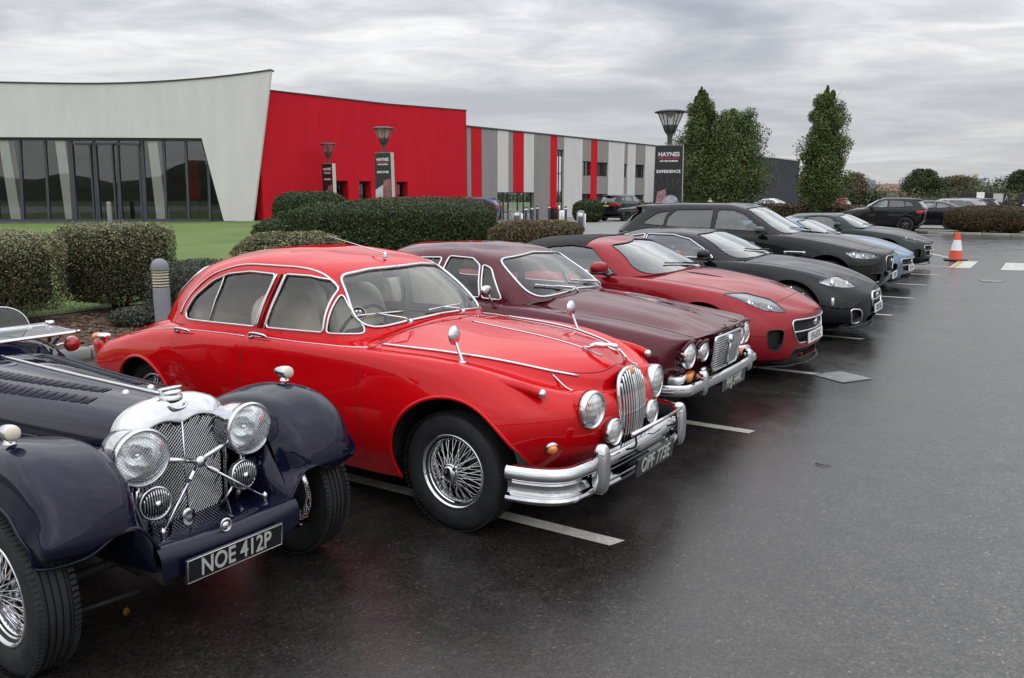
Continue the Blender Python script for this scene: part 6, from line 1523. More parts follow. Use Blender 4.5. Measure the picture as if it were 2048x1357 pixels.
        # wing mirrors
        p, n = on_top(G, .0, s * .635); o = MB().lathe([(0, 0), (.024, 0), (.02, .008), (.011, .012), (0, .012)], 16, p, n).tube(crom(np.array([p, p + np.array((-.02, 0, .05)), p + np.array((-.045, 0, .11))]), 4), np.linspace(.012, .007, 9), 8).build('wing_mirror', CM['chrome'], t)
        MB().lathe([(0, .018), (.03, .014), (.052, .0), (.054, -.006), (0, -.006)], 24, p + np.array((-.05, 0, .145)), (1, s * -.05, .05)).build('mirror_shell', CM['chrome'], o)
    # bumper: top blade and deep lower blade, bowed, wrapping the corners
    def blade(z0, z1, x0, wide, name, th=.03):
        b = MB(); u = np.linspace(-1, 1, 41); pl = []
        for a in u:
            y = wide * math.sin(a * math.pi / 2 * .94) / math.sin(math.pi / 2 * .94); x = x0 - .06 * (abs(y) / .7)**2 - .27 * max(0, (abs(a) - .62) / .38)**2.0
            pl.append((x, y))
        prof = [(-.02, 0), (0, .0), (.012, .04), (.018, .11), (.012, .18), (-.010, .23), (-.018, .34), (-.014, .50), (.002, .60), (.018, .68), (.022, .78), (.014, .90), (.0, .98), (-.02, 1), (-.03, .9), (-.032, .1)]
        v = []; n_ = len(prof)
        for i, (x, y) in enumerate(pl):
            j0, j1 = max(i - 1, 0), min(i + 1, len(pl) - 1); tx, ty = pl[j1][0] - pl[j0][0], pl[j1][1] - pl[j0][1]; l = math.hypot(tx, ty); nx, ny = ty / l, -tx / l
            if nx < 0 and abs(y) < .3: nx, ny = -nx, -ny
            for o_, h in prof: v.append((x + nx * o_, y + ny * o_, z0 + (z1 - z0) * h))
        f = [(i * n_ + k, i * n_ + (k + 1) % n_, (i + 1) * n_ + (k + 1) % n_, (i + 1) * n_ + k) for i in range(len(pl) - 1) for k in range(n_)]
        f += [tuple(range(n_)), tuple(range((len(pl) - 1) * n_ + n_ - 1, (len(pl) - 1) * n_ - 1, -1))]
        return b.add(v, f).build(name, CM['chrome'], t, angle=35)
    bp = blade(.288, .478, .775, .84, 'front_bumper')
    b = MB(); b.box((.73, 0, .375), (.02, 1.0, .05)); b.build('bumper_valance', CM['dark'], t)
    for s in (1, -1):
        b = MB(); cushion(b, (.775, s * .505, .425), (.085, .088, .265), 3.2, 16); b.build('overrider', CM['chrome'], t)
    MB().tube([(.86, -.33, .575), (.875, .0, .578), (.86, .33, .575)], .011, 10).build('badge_bar', CM['chrome'], t)
    b = MB()
    for s in (-.27, .27): b.tube(crom(np.array([(.85, s, .57), (.855, s, .50), (.80, s, .47)]), 4), .006, 6)
    b.build('badge_bar_bracket', CM['dark'], t)
    plate(t, (.835, .03, .352), 0, .50, .115, 'OPF 773E', CM, tilt=-.12, size=.118, sx=.80, border=False)
    b = MB(); b.box((.80, .03, .425), (.04, .32, .035), bev=.01); b.build('plate_bracket', CM['black'], t)
    # leaping cat ornament
    b = MB(); s_ = np.array((.44, 0, .937))
    b.tube(crom(s_ + np.array([(-.03, 0, -.006), (0, 0, .012), (.035, 0, .022), (.08, 0, .022), (.115, 0, .028), (.145, 0, .026), (.165, 0, .02)]), 4), np.interp(np.linspace(0, 1, 25), [0, .15, .4, .6, .8, .9, 1], [.005, .016, .018, .015, .016, .018, .009]), 8)
    for sy in (-.010, .010):
        b.tube(crom(s_ + np.array([(.02, sy, .02), (-.01, sy, .005), (-.055, sy, .002)]), 3), [.009] * 4 + [.005] * 3, 6); b.tube(crom(s_ + np.array([(.11, sy, .02), (.15, sy, .006), (.185, sy, .008)]), 3), [.008] * 4 + [.004] * 3, 6)
    b.build('leaping_cat_ornament', CM['chrome'], bo)
    # wipers, aerial, rear lamps, fuel flap ring
    for y0, y1 in ((-.36, -.585), (.16, -.10)):
        p0, n0 = np.array((-.60, y0, 1.045)), np.array((.6, 0, .8))
        pa = on_front(GH, y0 - .02, 1.07, -1.2)[0]; pb = on_front(GH, y1, 1.075, -1.2)[0]
        b = MB(); b.tube(np.array([p0, p0 + np.array((0, -.05, .03)), (pa + pb) / 2 + np.array((.02, 0, .02))]), [.008, .006, .005], 6); b.tube(resample([pa + np.array((.014, .10, .014)), (pa + pb) / 2 + np.array((.016, 0, .016)), pb + np.array((.012, 0, .012))], .04, smooth=1), .0055, 6)
        b.lathe([(0, .02), (.013, .018), (.014, -.01)], 12, p0, (0.3, 0, 1)); b.build('wiper', CM['dullchrome'], t)
    p = np.array((-1.12, -.0, 1.393)); MB().lathe([(.014, -.01), (.014, .012), (.008, .03), (.0, .034)], 12, p, (0, 0, 1)).tube([p + np.array((0, 0, .02)), p + np.array((-.52, -.02, .125))], [.004, .0018], 6).build('aerial', CM['chrome'], t)
    for s in (1, -1):
        b = MB(); cushion(b, (-3.585, s * .60, .625), (.12, .10, .17), 2.4, 14); o = b.build('rear_lamp', CM['redlens'], t)
        b = MB(); cushion(b, (-3.62, s * .60, .70), (.075, .09, .06), 2.4, 12); b.build('indicator_lens', CM['amber'], o)
        b = MB(); cushion(b, (-3.545, s * .595, .71), (.12, .095, .05), 2.4, 12); b.build('lamp_housing', CM['chrome'], o)
    # parking-disc sticker and green tax sticker on the screen
    p, n = on_front(GH, -.555, 1.10, -1.2); st_ = MB().lathe([(0, .0035), (.046, .0035), (.046, .0015)], 28, p, n).build('club_sticker', CM['black'], t)
    b = MB(); v, f = tube([(.042 * math.cos(a), .042 * math.sin(a), .004) for a in np.linspace(0, 2 * math.pi, 28, endpoint=False)], .0018, 4, closed=True); b.add(orient(v, n) + p, f)
    for dz_, wd in ((-.022, .045),): 
        v = np.array([(-wd / 2, dz_ - .004, .0045), (wd / 2, dz_ - .004, .0045), (wd / 2, dz_ + .004, .0045), (-wd / 2, dz_ + .004, .0045)]); b.add(orient(v, n) + p, [(0, 1, 2, 3)])
    for dx_ in (-.011, .011): v, f = lathe([(0, .0045), (.007, .0045)], 12); b.add(orient(v + np.array((dx_, .014, 0)), n) + p, f)
    v, f = tube([(-.016, .002, .0045), (0, -.006, .0045), (.016, .002, .0045)], .002, 4); b.add(orient(v, n) + p, f)
    b.build('sticker_print', CM['plate_white'], st_)
    p, n = on_front(GH, .545, 1.075, -1.2); b = MB(); v = np.array([(-.03, -.022, .004), (.03, -.022, .004), (.026, .022, .004), (-.026, .022, .004)]); b.add(orient(v, n) + p, [(0, 1, 2, 3)]); b.build('green_sticker', mat('green sticker', (.10, .55, .22), .4, var=.3, vscale=60), t)
    # ---- cabin
    b = MB()
    for s in (1, -1):
        cushion(b, (-1.42, s * .34, .52), (.52, .50, .22), 3.4, 14); cushion(b, (-1.70, s * .34, .83), (.18, .54, .66), 3.2, 16, rot=-.22)
    b.build('front_seat', CM['beige'], t)
    b = MB(); cushion(b, (-2.15, 0, .55), (.50, 1.2, .24), 3.6, 16); cushion(b, (-2.36, 0, .90), (.22, 1.24, .62), 3.6, 16, rot=-.26); b.build('rear_seat', CM['beige'], t)
    b = MB(); b.box((-2.58, 0, .95), (.30, .94, .03), bev=.01); b.build('parcel_shelf', CM['wood'], t)
    b = MB(); b.box((-1.75, 0, .30), (2.1, 1.36, .04))
    for s in (1, -1): b.box((-1.55, s * .70, .60), (1.45, .03, .62))
    b.box((-.74, 0, .55), (.04, 1.36, .5)); b.build('cabin_trim', CM['beige'], t)
    b = MB(); b.box((-.80, 0, .90), (.16, 1.26, .15), bev=.03); b.build('dashboard', CM['wood'], t)
    b = MB(); b.box((-.86, 0, .975), (.22, 1.12, .03), bev=.012); b.build('dash_top', CM['darkleather'], t)
    b = MB(); a = np.linspace(0, 2 * math.pi, 36, endpoint=False); c0 = np.array((-1.02, -.35, .93)); e1, e2 = np.array((0, 1, 0)), np.array((.42, 0, .907))
    b.tube([c0 + .205 * (math.cos(q) * e1 + math.sin(q) * e2) for q in a], .011, 8, closed=True)
    for q in (math.pi, 0, -math.pi / 2): b.tube([c0 + np.array((.03, 0, -.01)), c0 + .2 * (math.cos(q) * e1 + math.sin(q) * e2)], .008, 6)
    b.tube([c0 + np.array((.02, 0, 0)), c0 + np.array((.25, 0, -.12))], .022, 8); b.build('steering_wheel', CM['satin'], t)
    p = np.array((-1.06, 0, 1.285)); b = MB(); cushion(b, p, (.03, .19, .055), 3, 12); b.build('rear_view_mirror', CM['dark'], t)
    # wheels
    wire_wheel(t, .0, -.675, .328, .165, .205, -1, CM); wire_wheel(t, .0, .675, .328, .165, .205, 1, CM)
    wire_wheel(t, -2.727, -.645, .325, .165, .205, -1, CM); wire_wheel(t, -2.727, .645, .325, .165, .205, 1, CM)
    b = MB(); b.box((-1.4, 0, .26), (3.6, 1.2, .06)); b.build('underbody', CM['dark'], t)
    return t
def _inside(poly, x, y):
    c = False; n = len(poly)
    for i in range(n):
        x0, y0 = poly[i - 1]; x1, y1 = poly[i]
        if (y0 > y) != (y1 > y) and x < (x1 - x0) * (y - y0) / (y1 - y0) + x0: c = not c
    return c
red_saloon()
# ---- the rest of the row
maroon = paint('maroon paint', (.085, .006, .014), .1, .4)
t, G, GH = build_car(XJ, 'maroon_saloon', 'maroon vintage saloon with four round headlights and a chrome slatted square grille', 'car', row_pos(-.964, 2.516), ROW_A + R_(-1.3), maroon)
o = MB(); gp = fillet([(-.285, .735, .03), (.285, .735, .03), (.275, .475, .04), (-.275, .475, .04)], .03, 5)
gx2 = lambda y, z: .735 + (z - .6) * .10 - .10 * y * y
o.tube([(gx2(y, z), y, z) for y, z in gp], .013, 8, closed=True); gr = o.build('grille', CM['chrome'], t)
b = MB()
for k in range(13):
    z = .495 + k * .0185
    b.tube([(gx2(y, z) + .006, y, z) for y in np.linspace(-.27, .27, 9)], .0038, 6)
b.build('grille_bars', CM['chrome'], gr)
b = MB()
for k in range(-9, 10): b.tube([(gx2(k * .028, z) + .002, k * .028, z) for z in (.49, .72)], .0016, 4)
b.tube([(gx2(0, z) + .016, 0, z) for z in (.485, .725)], .012, 8, flat=.5); b.build('grille_verticals', CM['chrome'], gr)
b = MB(); b.add([(gx2(y, z) - .012, y, z) for y, z in gp], [tuple(range(len(gp)))]); b.build('grille_backing', CM['seam'], gr)
MB().lathe([(0, .014), (.03, .01), (.036, 0), (.036, -.02)], 20, (gx2(0, .70) + .022, 0, .695), (1, 0, .1)).build('grille_badge', CM['chrome'], gr)
for s in (1, -1):
    round_lamp(t, 'headlight', np.array((.672, s * .622, .652)), (1, 0, -.03), .098, CM, depth=.08)
    round_lamp(t, 'headlight', np.array((.700, s * .415, .655)), (1, 0, -.03), .078, CM, depth=.08)
    for yy, r, x in ((.622, .108, .655), (.415, .088, .685)):           # peaks over the lamps
        a = np.linspace(.35, math.pi - .35, 14); b = MB(); b.tube([(x - .01 + .045 * math.sin(q)**2, s * yy + r * math.cos(q), .652 + r * math.sin(q)) for q in a], .013, 8); b.build('lamp_peak', maroon, t)
    b = MB(); b.box((.61, s * .62, .485), (.10, .34, .075), rz=-s * .18, bev=.02); l = b.build('side_lamp', CM['chrome'], t)
    b = MB(); b.box((.632, s * .56, .485), (.10, .17, .064), rz=-s * .16, bev=.012); b.build('amber_lens', CM['amber'], l)
    b = MB(); b.box((.617, s * .722, .485), (.10, .145, .064), rz=-s * .2, bev=.012); b.build('clear_lens', CM['whitelamp'], l)
    b = MB(); b.box((.685, s * .37, .49), (.04, .10, .075), bev=.01); b.build('horn_grille', CM['dullchrome'], t)
    b = MB(); cushion(b, (.735, s * .515, .44), (.09, .075, .19), 3.2, 14); b.build('overrider', CM['chrome'], t)
    p = np.array((-.95, s * .775, .915)); b = MB(); b.tube(crom(np.array([p, p + np.array((0, s * .02, .04)), p + np.array((-.02, s * .04, .09))]), 4), .009, 8); cushion(b, p + np.array((-.03, s * .05, .12)), (.06, .13, .09), 2.4, 12); b.build('wing_mirror', CM['chrome'], t)
b = MB(); v = []; prof = [(-.02, 0), (0, .06), (.02, .3), (.024, .5), (.014, .9), (-.005, 1), (-.02, .9)]
for a in np.linspace(-1, 1, 41):
    y = .88 * math.sin(a * 1.47) / math.sin(1.47); x = .765 - .05 * (y / .88)**2 - .34 * max(0, (abs(a) - .66) / .34)**2
    for q, h in prof: v.append((x + q * math.cos(min(1.2, abs(a)**6 * 1.2)), y + q * math.sin(min(1.2, abs(a)**6 * 1.2)) * (1 if a > 0 else -1), .375 + .09 * h))
n_ = len(prof); b.add(v, [(i * n_ + k, i * n_ + (k + 1) % n_, (i + 1) * n_ + (k + 1) % n_, (i + 1) * n_ + k) for i in range(40) for k in range(n_)]); b.build('front_bumper', CM['chrome'], t, angle=40)
b = MB(); b.box((.70, 0, .36), (.03, 1.2, .05)); b.build('bumper_valance', CM['dark'], t)
plate(t, (.765, .10, .352), 0, .55, .112, 'PHJ 344K', CM, tilt=-.05, size=.112, sx=.82, border=False)

ftred = paint('deep metallic red paint', (.27, .006, .012), .2, .35)
ft = dict(FT, frame_x=-1.44)
t, G, GH = build_car(ft, 'red_convertible', 'deep metallic red modern convertible with closed black fabric roof', 'car', row_pos(-.945, 4.865), ROW_A + R_(-2.2), ftred)
def modern_front(t, G, px, pz, s, dark=False, lip=True, w=.52):
    plate(t, (px, 0, pz), 0, w, .111, s, CM, dark=dark, tilt=.08, size=.10, sx=.86, border=False)
    if lip:
        b = MB(); q = []
        for y in np.linspace(-.74, .74, 31): p_ = on_front(G, y, .20)[0]; q.append((p_[0] + .015, y, .150))
        b.tube(q, .02, 8, flat=.35); b.build('splitter', CM['satin'], t)
modern_front(t, G, .885, .40, 'LF16 EOC')
for s in (1, -1):
    q = [on_top(G, x, s * (.27 - .12 * x))[0] + np.array((0, 0, .001)) for x in np.linspace(-.42, .0, 8)]; b = MB(); b.tube(q, [.004, .018, .024, .024, .022, .018, .012, .004], 8, flat=.25); b.build('bonnet_vent', CM['satin'], t)

xkb = paint('black metallic paint', (.006, .0065, .009), 0, .4)
t, G, GH = build_car(XK, 'black_coupe', 'black modern coupe with chrome window surround and almond headlights', 'car', row_pos(-.773, 7.495), ROW_A + R_(-.7), xkb)
modern_front(t, G, .905, .395, 'XK59 JGR')
p, n = on_side(G, .50, .50); p = p * np.array((1, -1, 1)); b = MB(); b.box(p, (.035, .02, .10), rz=math.atan2(-n[1], n[0]) + math.pi / 2, bev=.006); b.build('side_marker', CM['whitelamp'], t)

fpb = paint('black suv paint', (.0065, .0065, .0075), 0, .4)
fp = dict(FP, mirror_mat=CM['black'])
t, G, GH = build_car(fp, 'black_suv', 'tall black estate suv with dark rear glass and roof spoiler', 'suv', row_pos(-1.046, 10.906), ROW_A + R_(.6), fpb)
modern_front(t, G, .90, .50, 'KY17 FPC', lip=False)
b = MB(); v = []
for y in np.linspace(-.60, .60, 13):
    k = 1 - .5 * (y / .6)**2 * .3
    v += [(-3.38, y, 1.585 - .05 * (y / .6)**2), (-3.80, y * .98, 1.535 - .03 * (y / .6)**2), (-3.79, y * .98, 1.505 - .03 * (y / .6)**2), (-3.45, y, 1.52 - .05 * (y / .6)**2)]
b.add(v, [(i * 4 + k, i * 4 + (k + 1) % 4, i * 4 + 4 + (k + 1) % 4, i * 4 + 4 + k) for i in range(12) for k in range(4)] + [(0, 1, 2, 3), (51, 50, 49, 48)]); b.build('roof_spoiler', fpb, t)
for s in (1, -1):
    p, n = on_side(G, -.48, .87); p = p * np.array((1, s, 1)); b = MB(); b.box(p + np.array((0, s * .004, 0)), (.34, .012, .045), bev=.005); o = b.build('side_vent', CM['chrome'], t)
    b = MB(); b.box(p + np.array((0, s * .011, 0)), (.24, .006, .018), bev=.002); b.build('vent_slot', CM['seam'], o)
    b = MB(); b.box((.70, s * .70, .44), (.03, .22, .018), rz=-s * .6, bev=.006); b.build('fog_trim', CM['chrome'], t)

blue = paint('pale steel blue paint', (.13, .19, .26), .45, .35)
bl = dict(FT, frame_x=-1.40, open_top=True, lamp_bowl='whitelamp')
t, G, GH = build_car(bl, 'blue_roadster', 'pale steel blue roadster with its top down, beside the black suv', 'car', row_pos(-1.085, 13.6), ROW_A + R_(-3.3), blue)
modern_front(t, G, .885, .41, 'BX21 RFT')
gcol = paint('dark green paint', (.007, .017, .017), .0, .4)
gn = dict(FT, lamp=[(.16, .80, .01), (.45, .745, .1), (.735, .655, .01), (.60, .665, .1), (.35, .735, .1)])
t, G, GH = build_car(gn, 'green_coupe', 'very dark green low coupe at the far end of the row', 'car', row_pos(-1.19, 18.2), ROW_A + R_(-2.4), gcol)
modern_front(t, G, .885, .43, 'GR22 COU', lip=True)
# ================================================================ navy vintage roadster, nearest the camera
def netskin(net, mu=6, mv=6):
    """smooth grid through a net of points (rows x columns x 3)"""
    A = np.asarray(net, float); V, U = A.shape[:2]
    A = crom(A.reshape(V, -1), mu).reshape(-1, U, 3); n = A.shape[0]
    return crom(A.transpose(1, 0, 2).reshape(U, -1), mv).reshape(-1, n, 3).transpose(1, 0, 2)
def roadster():
    navy = paint('navy blue paint', (.005, .006, .020), 0, .4)
    t = thing('vintage_roadster', 'navy blue open vintage roadster with huge chrome headlamps and flared separate wings', 'car', row_pos(-1.405, -1.59), ROW_A + R_(-2.9))
    # bonnet
    sec = {0.0: [(.232, .40), (.250, .60), (.262, .73), (.252, .82), (.205, .893), (.105, .932), (0, .943)],
           -.8: [(.30, .38), (.32, .60), (.332, .735), (.318, .812), (.245, .888), (.125, .926), (0, .936)],
           -1.55: [(.37, .36), (.40, .60), (.41, .74), (.39, .82), (.30, .892), (.15, .926), (0, .936)]}
    G = netskin([[(x, *p) for x, p in ((x, sec[x][k]) for x in (-.005, -.8, -1.55) for x in ((0.0 if x == -.005 else x),))] for k in range(7)], 24, 60)
    bonn = grid_surf(G).build('bonnet', navy, t)
    on_b = lambda x, y: on_top(G, x, y, .5)[0]
    MB().tube(resample([on_b(x, 0) + np.array((0, 0, .004)) for x in np.linspace(-.03, -1.54, 20)], .05), .008, 8).build('hinge_strip', CM['chrome'], bonn)
    for y0, y1, w0, w1, xa, xb in ((.055, .175, .05, .075, -.34, -1.5), (.145, .265, .05, .07, -.29, -1.5)):
        for s in (1, -1):
            b = MB(); n = int((xa - xb) / .0165)
            for k in range(n):
                x = xa + (xb - xa) * k / n; ya = y0 + (y1 - y0) * k / n; wd = w0 + (w1 - w0) * k / n
                q = [on_top(G, x, s * (ya + wd * f), .5) for f in (0, .5, 1)]
                b.tube([q[0][0] + q[0][1] * .001, q[1][0] + q[1][1] * .0025, q[2][0] + q[2][1] * .001], .0048, 5, flat=.7)
            stuff(b.build('louvres', navy, bonn))
    for s in (1, -1):
        p, n = on_top(G, -.21, s * .058); MB().lathe([(.017, 0), (.015, .008), (.009, .014), (0, .016)], 16, p, n).build('bonnet_fastener', CM['chrome'], bonn)
        q = [on_side(G, x, np.interp(x, [-1.5, 0], [.705, .765]), .1)[0] * np.array((1, s, 1)) + np.array((0, s * .004, 0)) for x in np.linspace(-.02, -1.54, 24)]
        MB().tube(resample(q, .04, smooth=4), .005, 6).build('bonnet_bead', navy, bonn)
        b = MB()
        for k in range(16):
            x = -.24 - .0372 * k; p, n = on_side(G, x, np.interp(x, [-.8, -.24], [.693, .742]), .1); p = p * np.array((1, s, 1)); n = n * np.array((1, s, 1)); b.lathe([(.009, 0), (.007, .004), (0, .006)], 8, p, n)
        stuff(b.build('rivets', CM['dullchrome'], bonn))
    # radiator shell and mesh
    back = [(.238, .385), (.256, .60), (.268, .725), (.260, .815), (.218, .893), (.120, .938), (.0, .950)]
    mid = [(.236, .38), (.252, .60), (.262, .725), (.252, .81), (.205, .885), (.112, .925), (.0, .930)]
    front = [(.200, .375), (.206, .60), (.208, .72), (.198, .79), (.165, .845), (.085, .868), (.0, .848)]
    inn = [(.190, .385), (.196, .60), (.198, .72), (.188, .783), (.155, .834), (.078, .855), (.0, .834)]
    GS = netskin([[(x, *P[k]) for k in range(7)] for x, P in ((-.012, back), (.03, [(a + .004, b + .003) for a, b in back]), (.072, mid), (.108, front), (.095, inn))], 5, 6)
    shell = grid_surf(GS, flip=True).build('radiator_shell', CM['chrome'], t)
    gp = np.array(inn + [(-a, b) for a, b in inn[-2::-1]]); gp = np.concatenate([crom(gp, 5), [[-.19, .385]]])
    gxx = lambda y: .102 - .11 * abs(y)
    b = MB()
    for d in (1, -1):
        for c0 in np.arange(-.2, 1.4, .0165):
            q = [(y, c0 + d * y * 1.15) for y in np.linspace(-.2, .2, 49)]; q = [(y, z) for y, z in q if .375 < z < .86 and _inside(gp, y, z)]
            if len(q) > 2:
                P = [(gxx(y) + .0012 * d, y, z) for y, z in q[::6] + q[-1:]]
                if q[0][0] < 0 < q[-1][0]: P = sorted(P + [(gxx(0) + .0012 * d, 0, c0)], key=lambda r: r[1])
                b.tube(P, .0021, 4, cap=False)
    stuff(b.build('radiator_mesh', CM['dullchrome'], shell))
    b = MB(); b.add([(.05, y, z) for y, z in gp], [tuple(range(len(gp)))]); b.build('radiator_core', CM['seam'], shell)
    MB().tube([(.106, 0, z) for z in (.38, .62, .845)], .004, 6).build('grille_spine', CM['chrome'], shell)
    MB().tube([(.085, -.20, .38), (.112, 0, .375), (.085, .20, .38)], .014, 8).build('radiator_foot', CM['chrome'], shell)
    MB().lathe([(0, -.004), (.03, -.003), (.034, 0), (.03, .006), (.018, .008)], 20, (.118, -.01, .43), (1, 0, 0)).build('crank_hole_cover', CM['chrome'], shell)
    cp = MB().lathe([(.050, -.012), (.050, .002), (.044, .006), (.044, .013), (.047, .015), (.047, .022), (.036, .028), (0, .030)], 28, (.035, 0, .948)); cushion(cp, (.035, 0, .983), (.035, .115, .012), 2.4, 12, rot=0); cp.build('filler_cap', CM['chrome'], shell)
    b = MB(); b.tube(crom(np.array([(.085, -.04, .925), (.100, -.02, .905), (.102, .02, .905), (.09, .04, .925)]), 4), .007, 6); b.build('radiator_emblem', CM['chrome'], shell)
    # wings
    cp_ = [(.425, .585), (.400, .685), (.335, .79), (.21, .865), (.03, .888), (-.19, .858), (-.43, .77), (-.69, .645), (-.98, .47), (-1.22, .345)]
    cp_ = np.array(cp_); tg = np.gradient(cp_, axis=0); tg /= np.linalg.norm(tg, axis=1, keepdims=True); nr = np.column_stack([tg[:, 1], -tg[:, 0]])
    ys = [.335, .40, .49, .615, .712, .742]
    dl = np.array([[.13, .13, .13, .13, .14, .15, .17, .19, .20, .16], [.03, .03, .035, .035, .04, .045, .05, .05, .04, .03], [.004, .005, .008, .01, .012, .012, .012, .012, .01, .01], [0] * 10, [.03, .035, .04, .042, .042, .042, .042, .04, .03, .03], [.15, .17, .185, .185, .175, .15, .12, .10, .08, .06]])
    net = []
    tip = [(.40, .313, .450), (.410, .395, .570), (.405, .475, .578), (.390, .575, .525), (.325, .665, .497), (.262, .718, .489)]
    for k in range(6):
        net.append([tip[k]] + [(cp_[j, 0] - nr[j, 0] * dl[k, j], ys[k] + (.015 if j < 1 and k == 4 else 0) - (.02 if j == 0 and k == 5 else 0), cp_[j, 1] - nr[j, 1] * dl[k, j]) for j in range(10)])
    GW = netskin(net, 7, 7); W1 = grid_surf(GW, mirror=False)
    up = W1.n[np.argmax(W1.v[:, 2])][2]
    if up < 0: W1 = grid_surf(GW, mirror=False, flip=True)
    for s in (1, -1):
        Wn = W1 if s > 0 else W1.mirrored()
        w_ = Wn.build('front_wing', navy, t); Wn.moved(-.006, True).build('wing_underside', CM['dark'], w_)
        e = np.concatenate([GW[:, 0], GW[-1, 1:]]); MB().tube(resample(e * np.array((1, s, 1)), .02, smooth=1), .007, 6).build('wing_edge', navy, w_)
        b = MB(); prism(b, [(.38, s * .325, .36), (.38, s * .325, .47), (.20, s * .33, .72), (.0, s * .33, .76), (-.3, s * .33, .70), (-.8, s * .33, .52), (-.8, s * .33, .30), (.1, s * .33, .33)], (0, s * .012, 0)); b.build('inner_wing', navy, w_)
        p = np.array((.0, s * .640, .892)); b = MB(); b.lathe([(.024, 0), (.018, .012), (.014, .022)], 14, p, (0, 0, 1)); b.lathe([(0, -.075), (.012, -.068), (.024, -.04), (.031, -.005), (.032, .03), (.029, .036)], 20, p + np.array((0, 0, .042)), (1, 0, .03)); l = b.build('side_lamp', CM['chrome'], w_)
        MB().lathe([(.029, .036), (.024, .044), (.012, .049), (0, .05)], 20, p + np.array((0, 0, .042)), (1, 0, .03)).build('lens', CM['beige'], l)
        b = MB(); prism(b, [(-1.15, s * .42, .33), (-1.15, s * .74, .33), (-2.2, s * .74, .33), (-2.2, s * .42, .33)], (0, 0, .02)); b.build('running_board', navy, t)
        # rear wing, out of the picture on the near side
        a = np.linspace(-.2, math.pi + .1, 20); b = MB(); v = [(-2.45 + .40 * math.cos(q), s * y, .36 + .40 * math.sin(q)) for y in (.46, .60, .76, .78) for q in a]; b.add(v, [(k * 20 + i, k * 20 + i + 1, k * 20 + 21 + i, k * 20 + 20 + i) for k in range(3) for i in range(19)]); b.build('rear_wing', navy, t)
        # headlamps
        p = np.array((.215, s * .255, .772)); r = .122; b = MB()
        b.lathe([(0, -.205), (.03, -.203), (.065, -.185), (.095, -.145), (.105, -.09), (.112, -.035), (.113, -.012), (.119, -.008), (.120, .006), (.116, .014), (.109, .016), (.106, .008)], 44, p, (1, s * .02, -.02)); hl = b.build('headlamp', CM['chrome'], t)
        MB().lathe([(0, .042), (.04, .038), (.08, .026), (.106, .008)], 40, p, (1, s * .02, -.02)).build('lens', CM['clear'], hl)
        b = MB(); v, f = lathe([(.106, .004), (.10, -.04), (.07, -.09), (.03, -.115), (0, -.118)], 36); b.add(orient(v, (1, s * .02, -.02)) + p, [tuple(reversed(q)) for q in f]); v, f = lathe([(.02, -.115), (.02, -.03), (0, -.02)], 14); b.add(orient(v, (1, s * .02, -.02)) + p, f); b.build('reflector', CM['reflector'], hl)
        b = MB()
        for d in (0, 1):
            for c in np.arange(-.103, .104, .0105):
                h = math.sqrt(max(0, .108**2 - c * c)); q = np.linspace(-h, h, 9); P = [(c, k) if d else (k, c) for k in q]; P = [((a_ - b_) * .7071, (a_ + b_) * .7071) for a_, b_ in P]
                b.tube([p + np.array((.048 - .036 * (a_ * a_ + b_ * b_) / .0117, a_, b_)) for a_, b_ in P], .0009, 3, cap=False)
        stuff(b.build('stone_guard', CM['dullchrome'], hl))
        b = MB(); b.tube([(.16, s * .255, .66), (.14, s * .255, .45)], .014, 8); b.build('lamp_post', CM['chrome'], hl)
        MB().tube([(.205, s * .015, .690), (.205, s * .165, .738)], .0115, 10).build('cross_bar', CM['chrome'], t)
        o = MB().tube([(.215, s * .02, .668), (.31, s * .245, .475)], [.0055, .0055], 8).lathe([(0, .02), (.012, .012), (.014, 0), (.009, -.012), (.009, -.022), (.014, -.03)], 12, (.312, s * .248, .478), (0, 0, 1)).lathe([(.012, -.01), (.012, .03)], 10, (.225, s * .045, .646), (.4, s * .8, -.65)).build('stay_rod', CM['chrome'], t)
        # horns with slotted faces
        p = np.array((.215, s * .213, .568)); o = MB().lathe([(0, -.05), (.05, -.045), (.068, -.02), (.072, 0), (.070, .008), (.064, .010), (.060, .006)], 32, p, (1, s * .08, .05)).build('horn', CM['chrome'], t)
        b = MB()
        for k in range(-5, 6):
            h = math.sqrt(.060**2 - (k * .0105)**2)
            b.tube([p + np.array((.010 + .010 * (1 - (z / .06)**2 - (k / 5.7)**2), k * .0105, z)) for z in np.linspace(-h, h, 7)], .0033, 5)
        b.lathe([(0, .030), (.014, .028), (.016, .014)], 14, p, (1, 0, 0)); b.build('horn_grille', CM['chrome'], o)
        MB().lathe([(0, .002), (.06, .002)], 24, p, (1, 0, 0)).build('horn_backing', CM['seam'], o)
        MB().tube([p + np.array((-.03, 0, -.06)), p + np.array((-.06, 0, -.14))], .012, 6).build('horn_bracket', CM['chrome'], o)
        MB().tube([(.16, s * .12, .43), (.20, s * .17, .53)], .007, 6).build('tie_rod', CM['dullchrome'], t)
        wire_wheel(t, 0, s * .672, .325, .150, .203, s, CM); wire_wheel(t, -2.45, s * .68, .325, .178, .203, s, CM)
    MB().lathe([(0, .018), (.020, .016), (.025, .008), (.025, -.012), (0, -.012)], 24, (.218, 0, .688), (1, 0, .1)).build('bar_badge', CM['chrome'], t)
    # apron between the wings, plate, badge
    ap = [(.06, .415), (.22, .440), (.34, .456), (.395, .452), (.425, .430), (.436, .395), (.432, .33)]
    GA = netskin([[(x + .012 * (1 - (y / .32)**2), y, z + .012 * (y / .32)**2) for y in np.linspace(-.335, .335, 7)] for x, z in ap], 5, 3); A_ = grid_surf(GA, mirror=False)
    if A_.n[np.argmax(A_.v[:, 2])][2] < 0: A_ = grid_surf(GA, mirror=False, flip=True)
    A_.build('front_apron', navy, t)
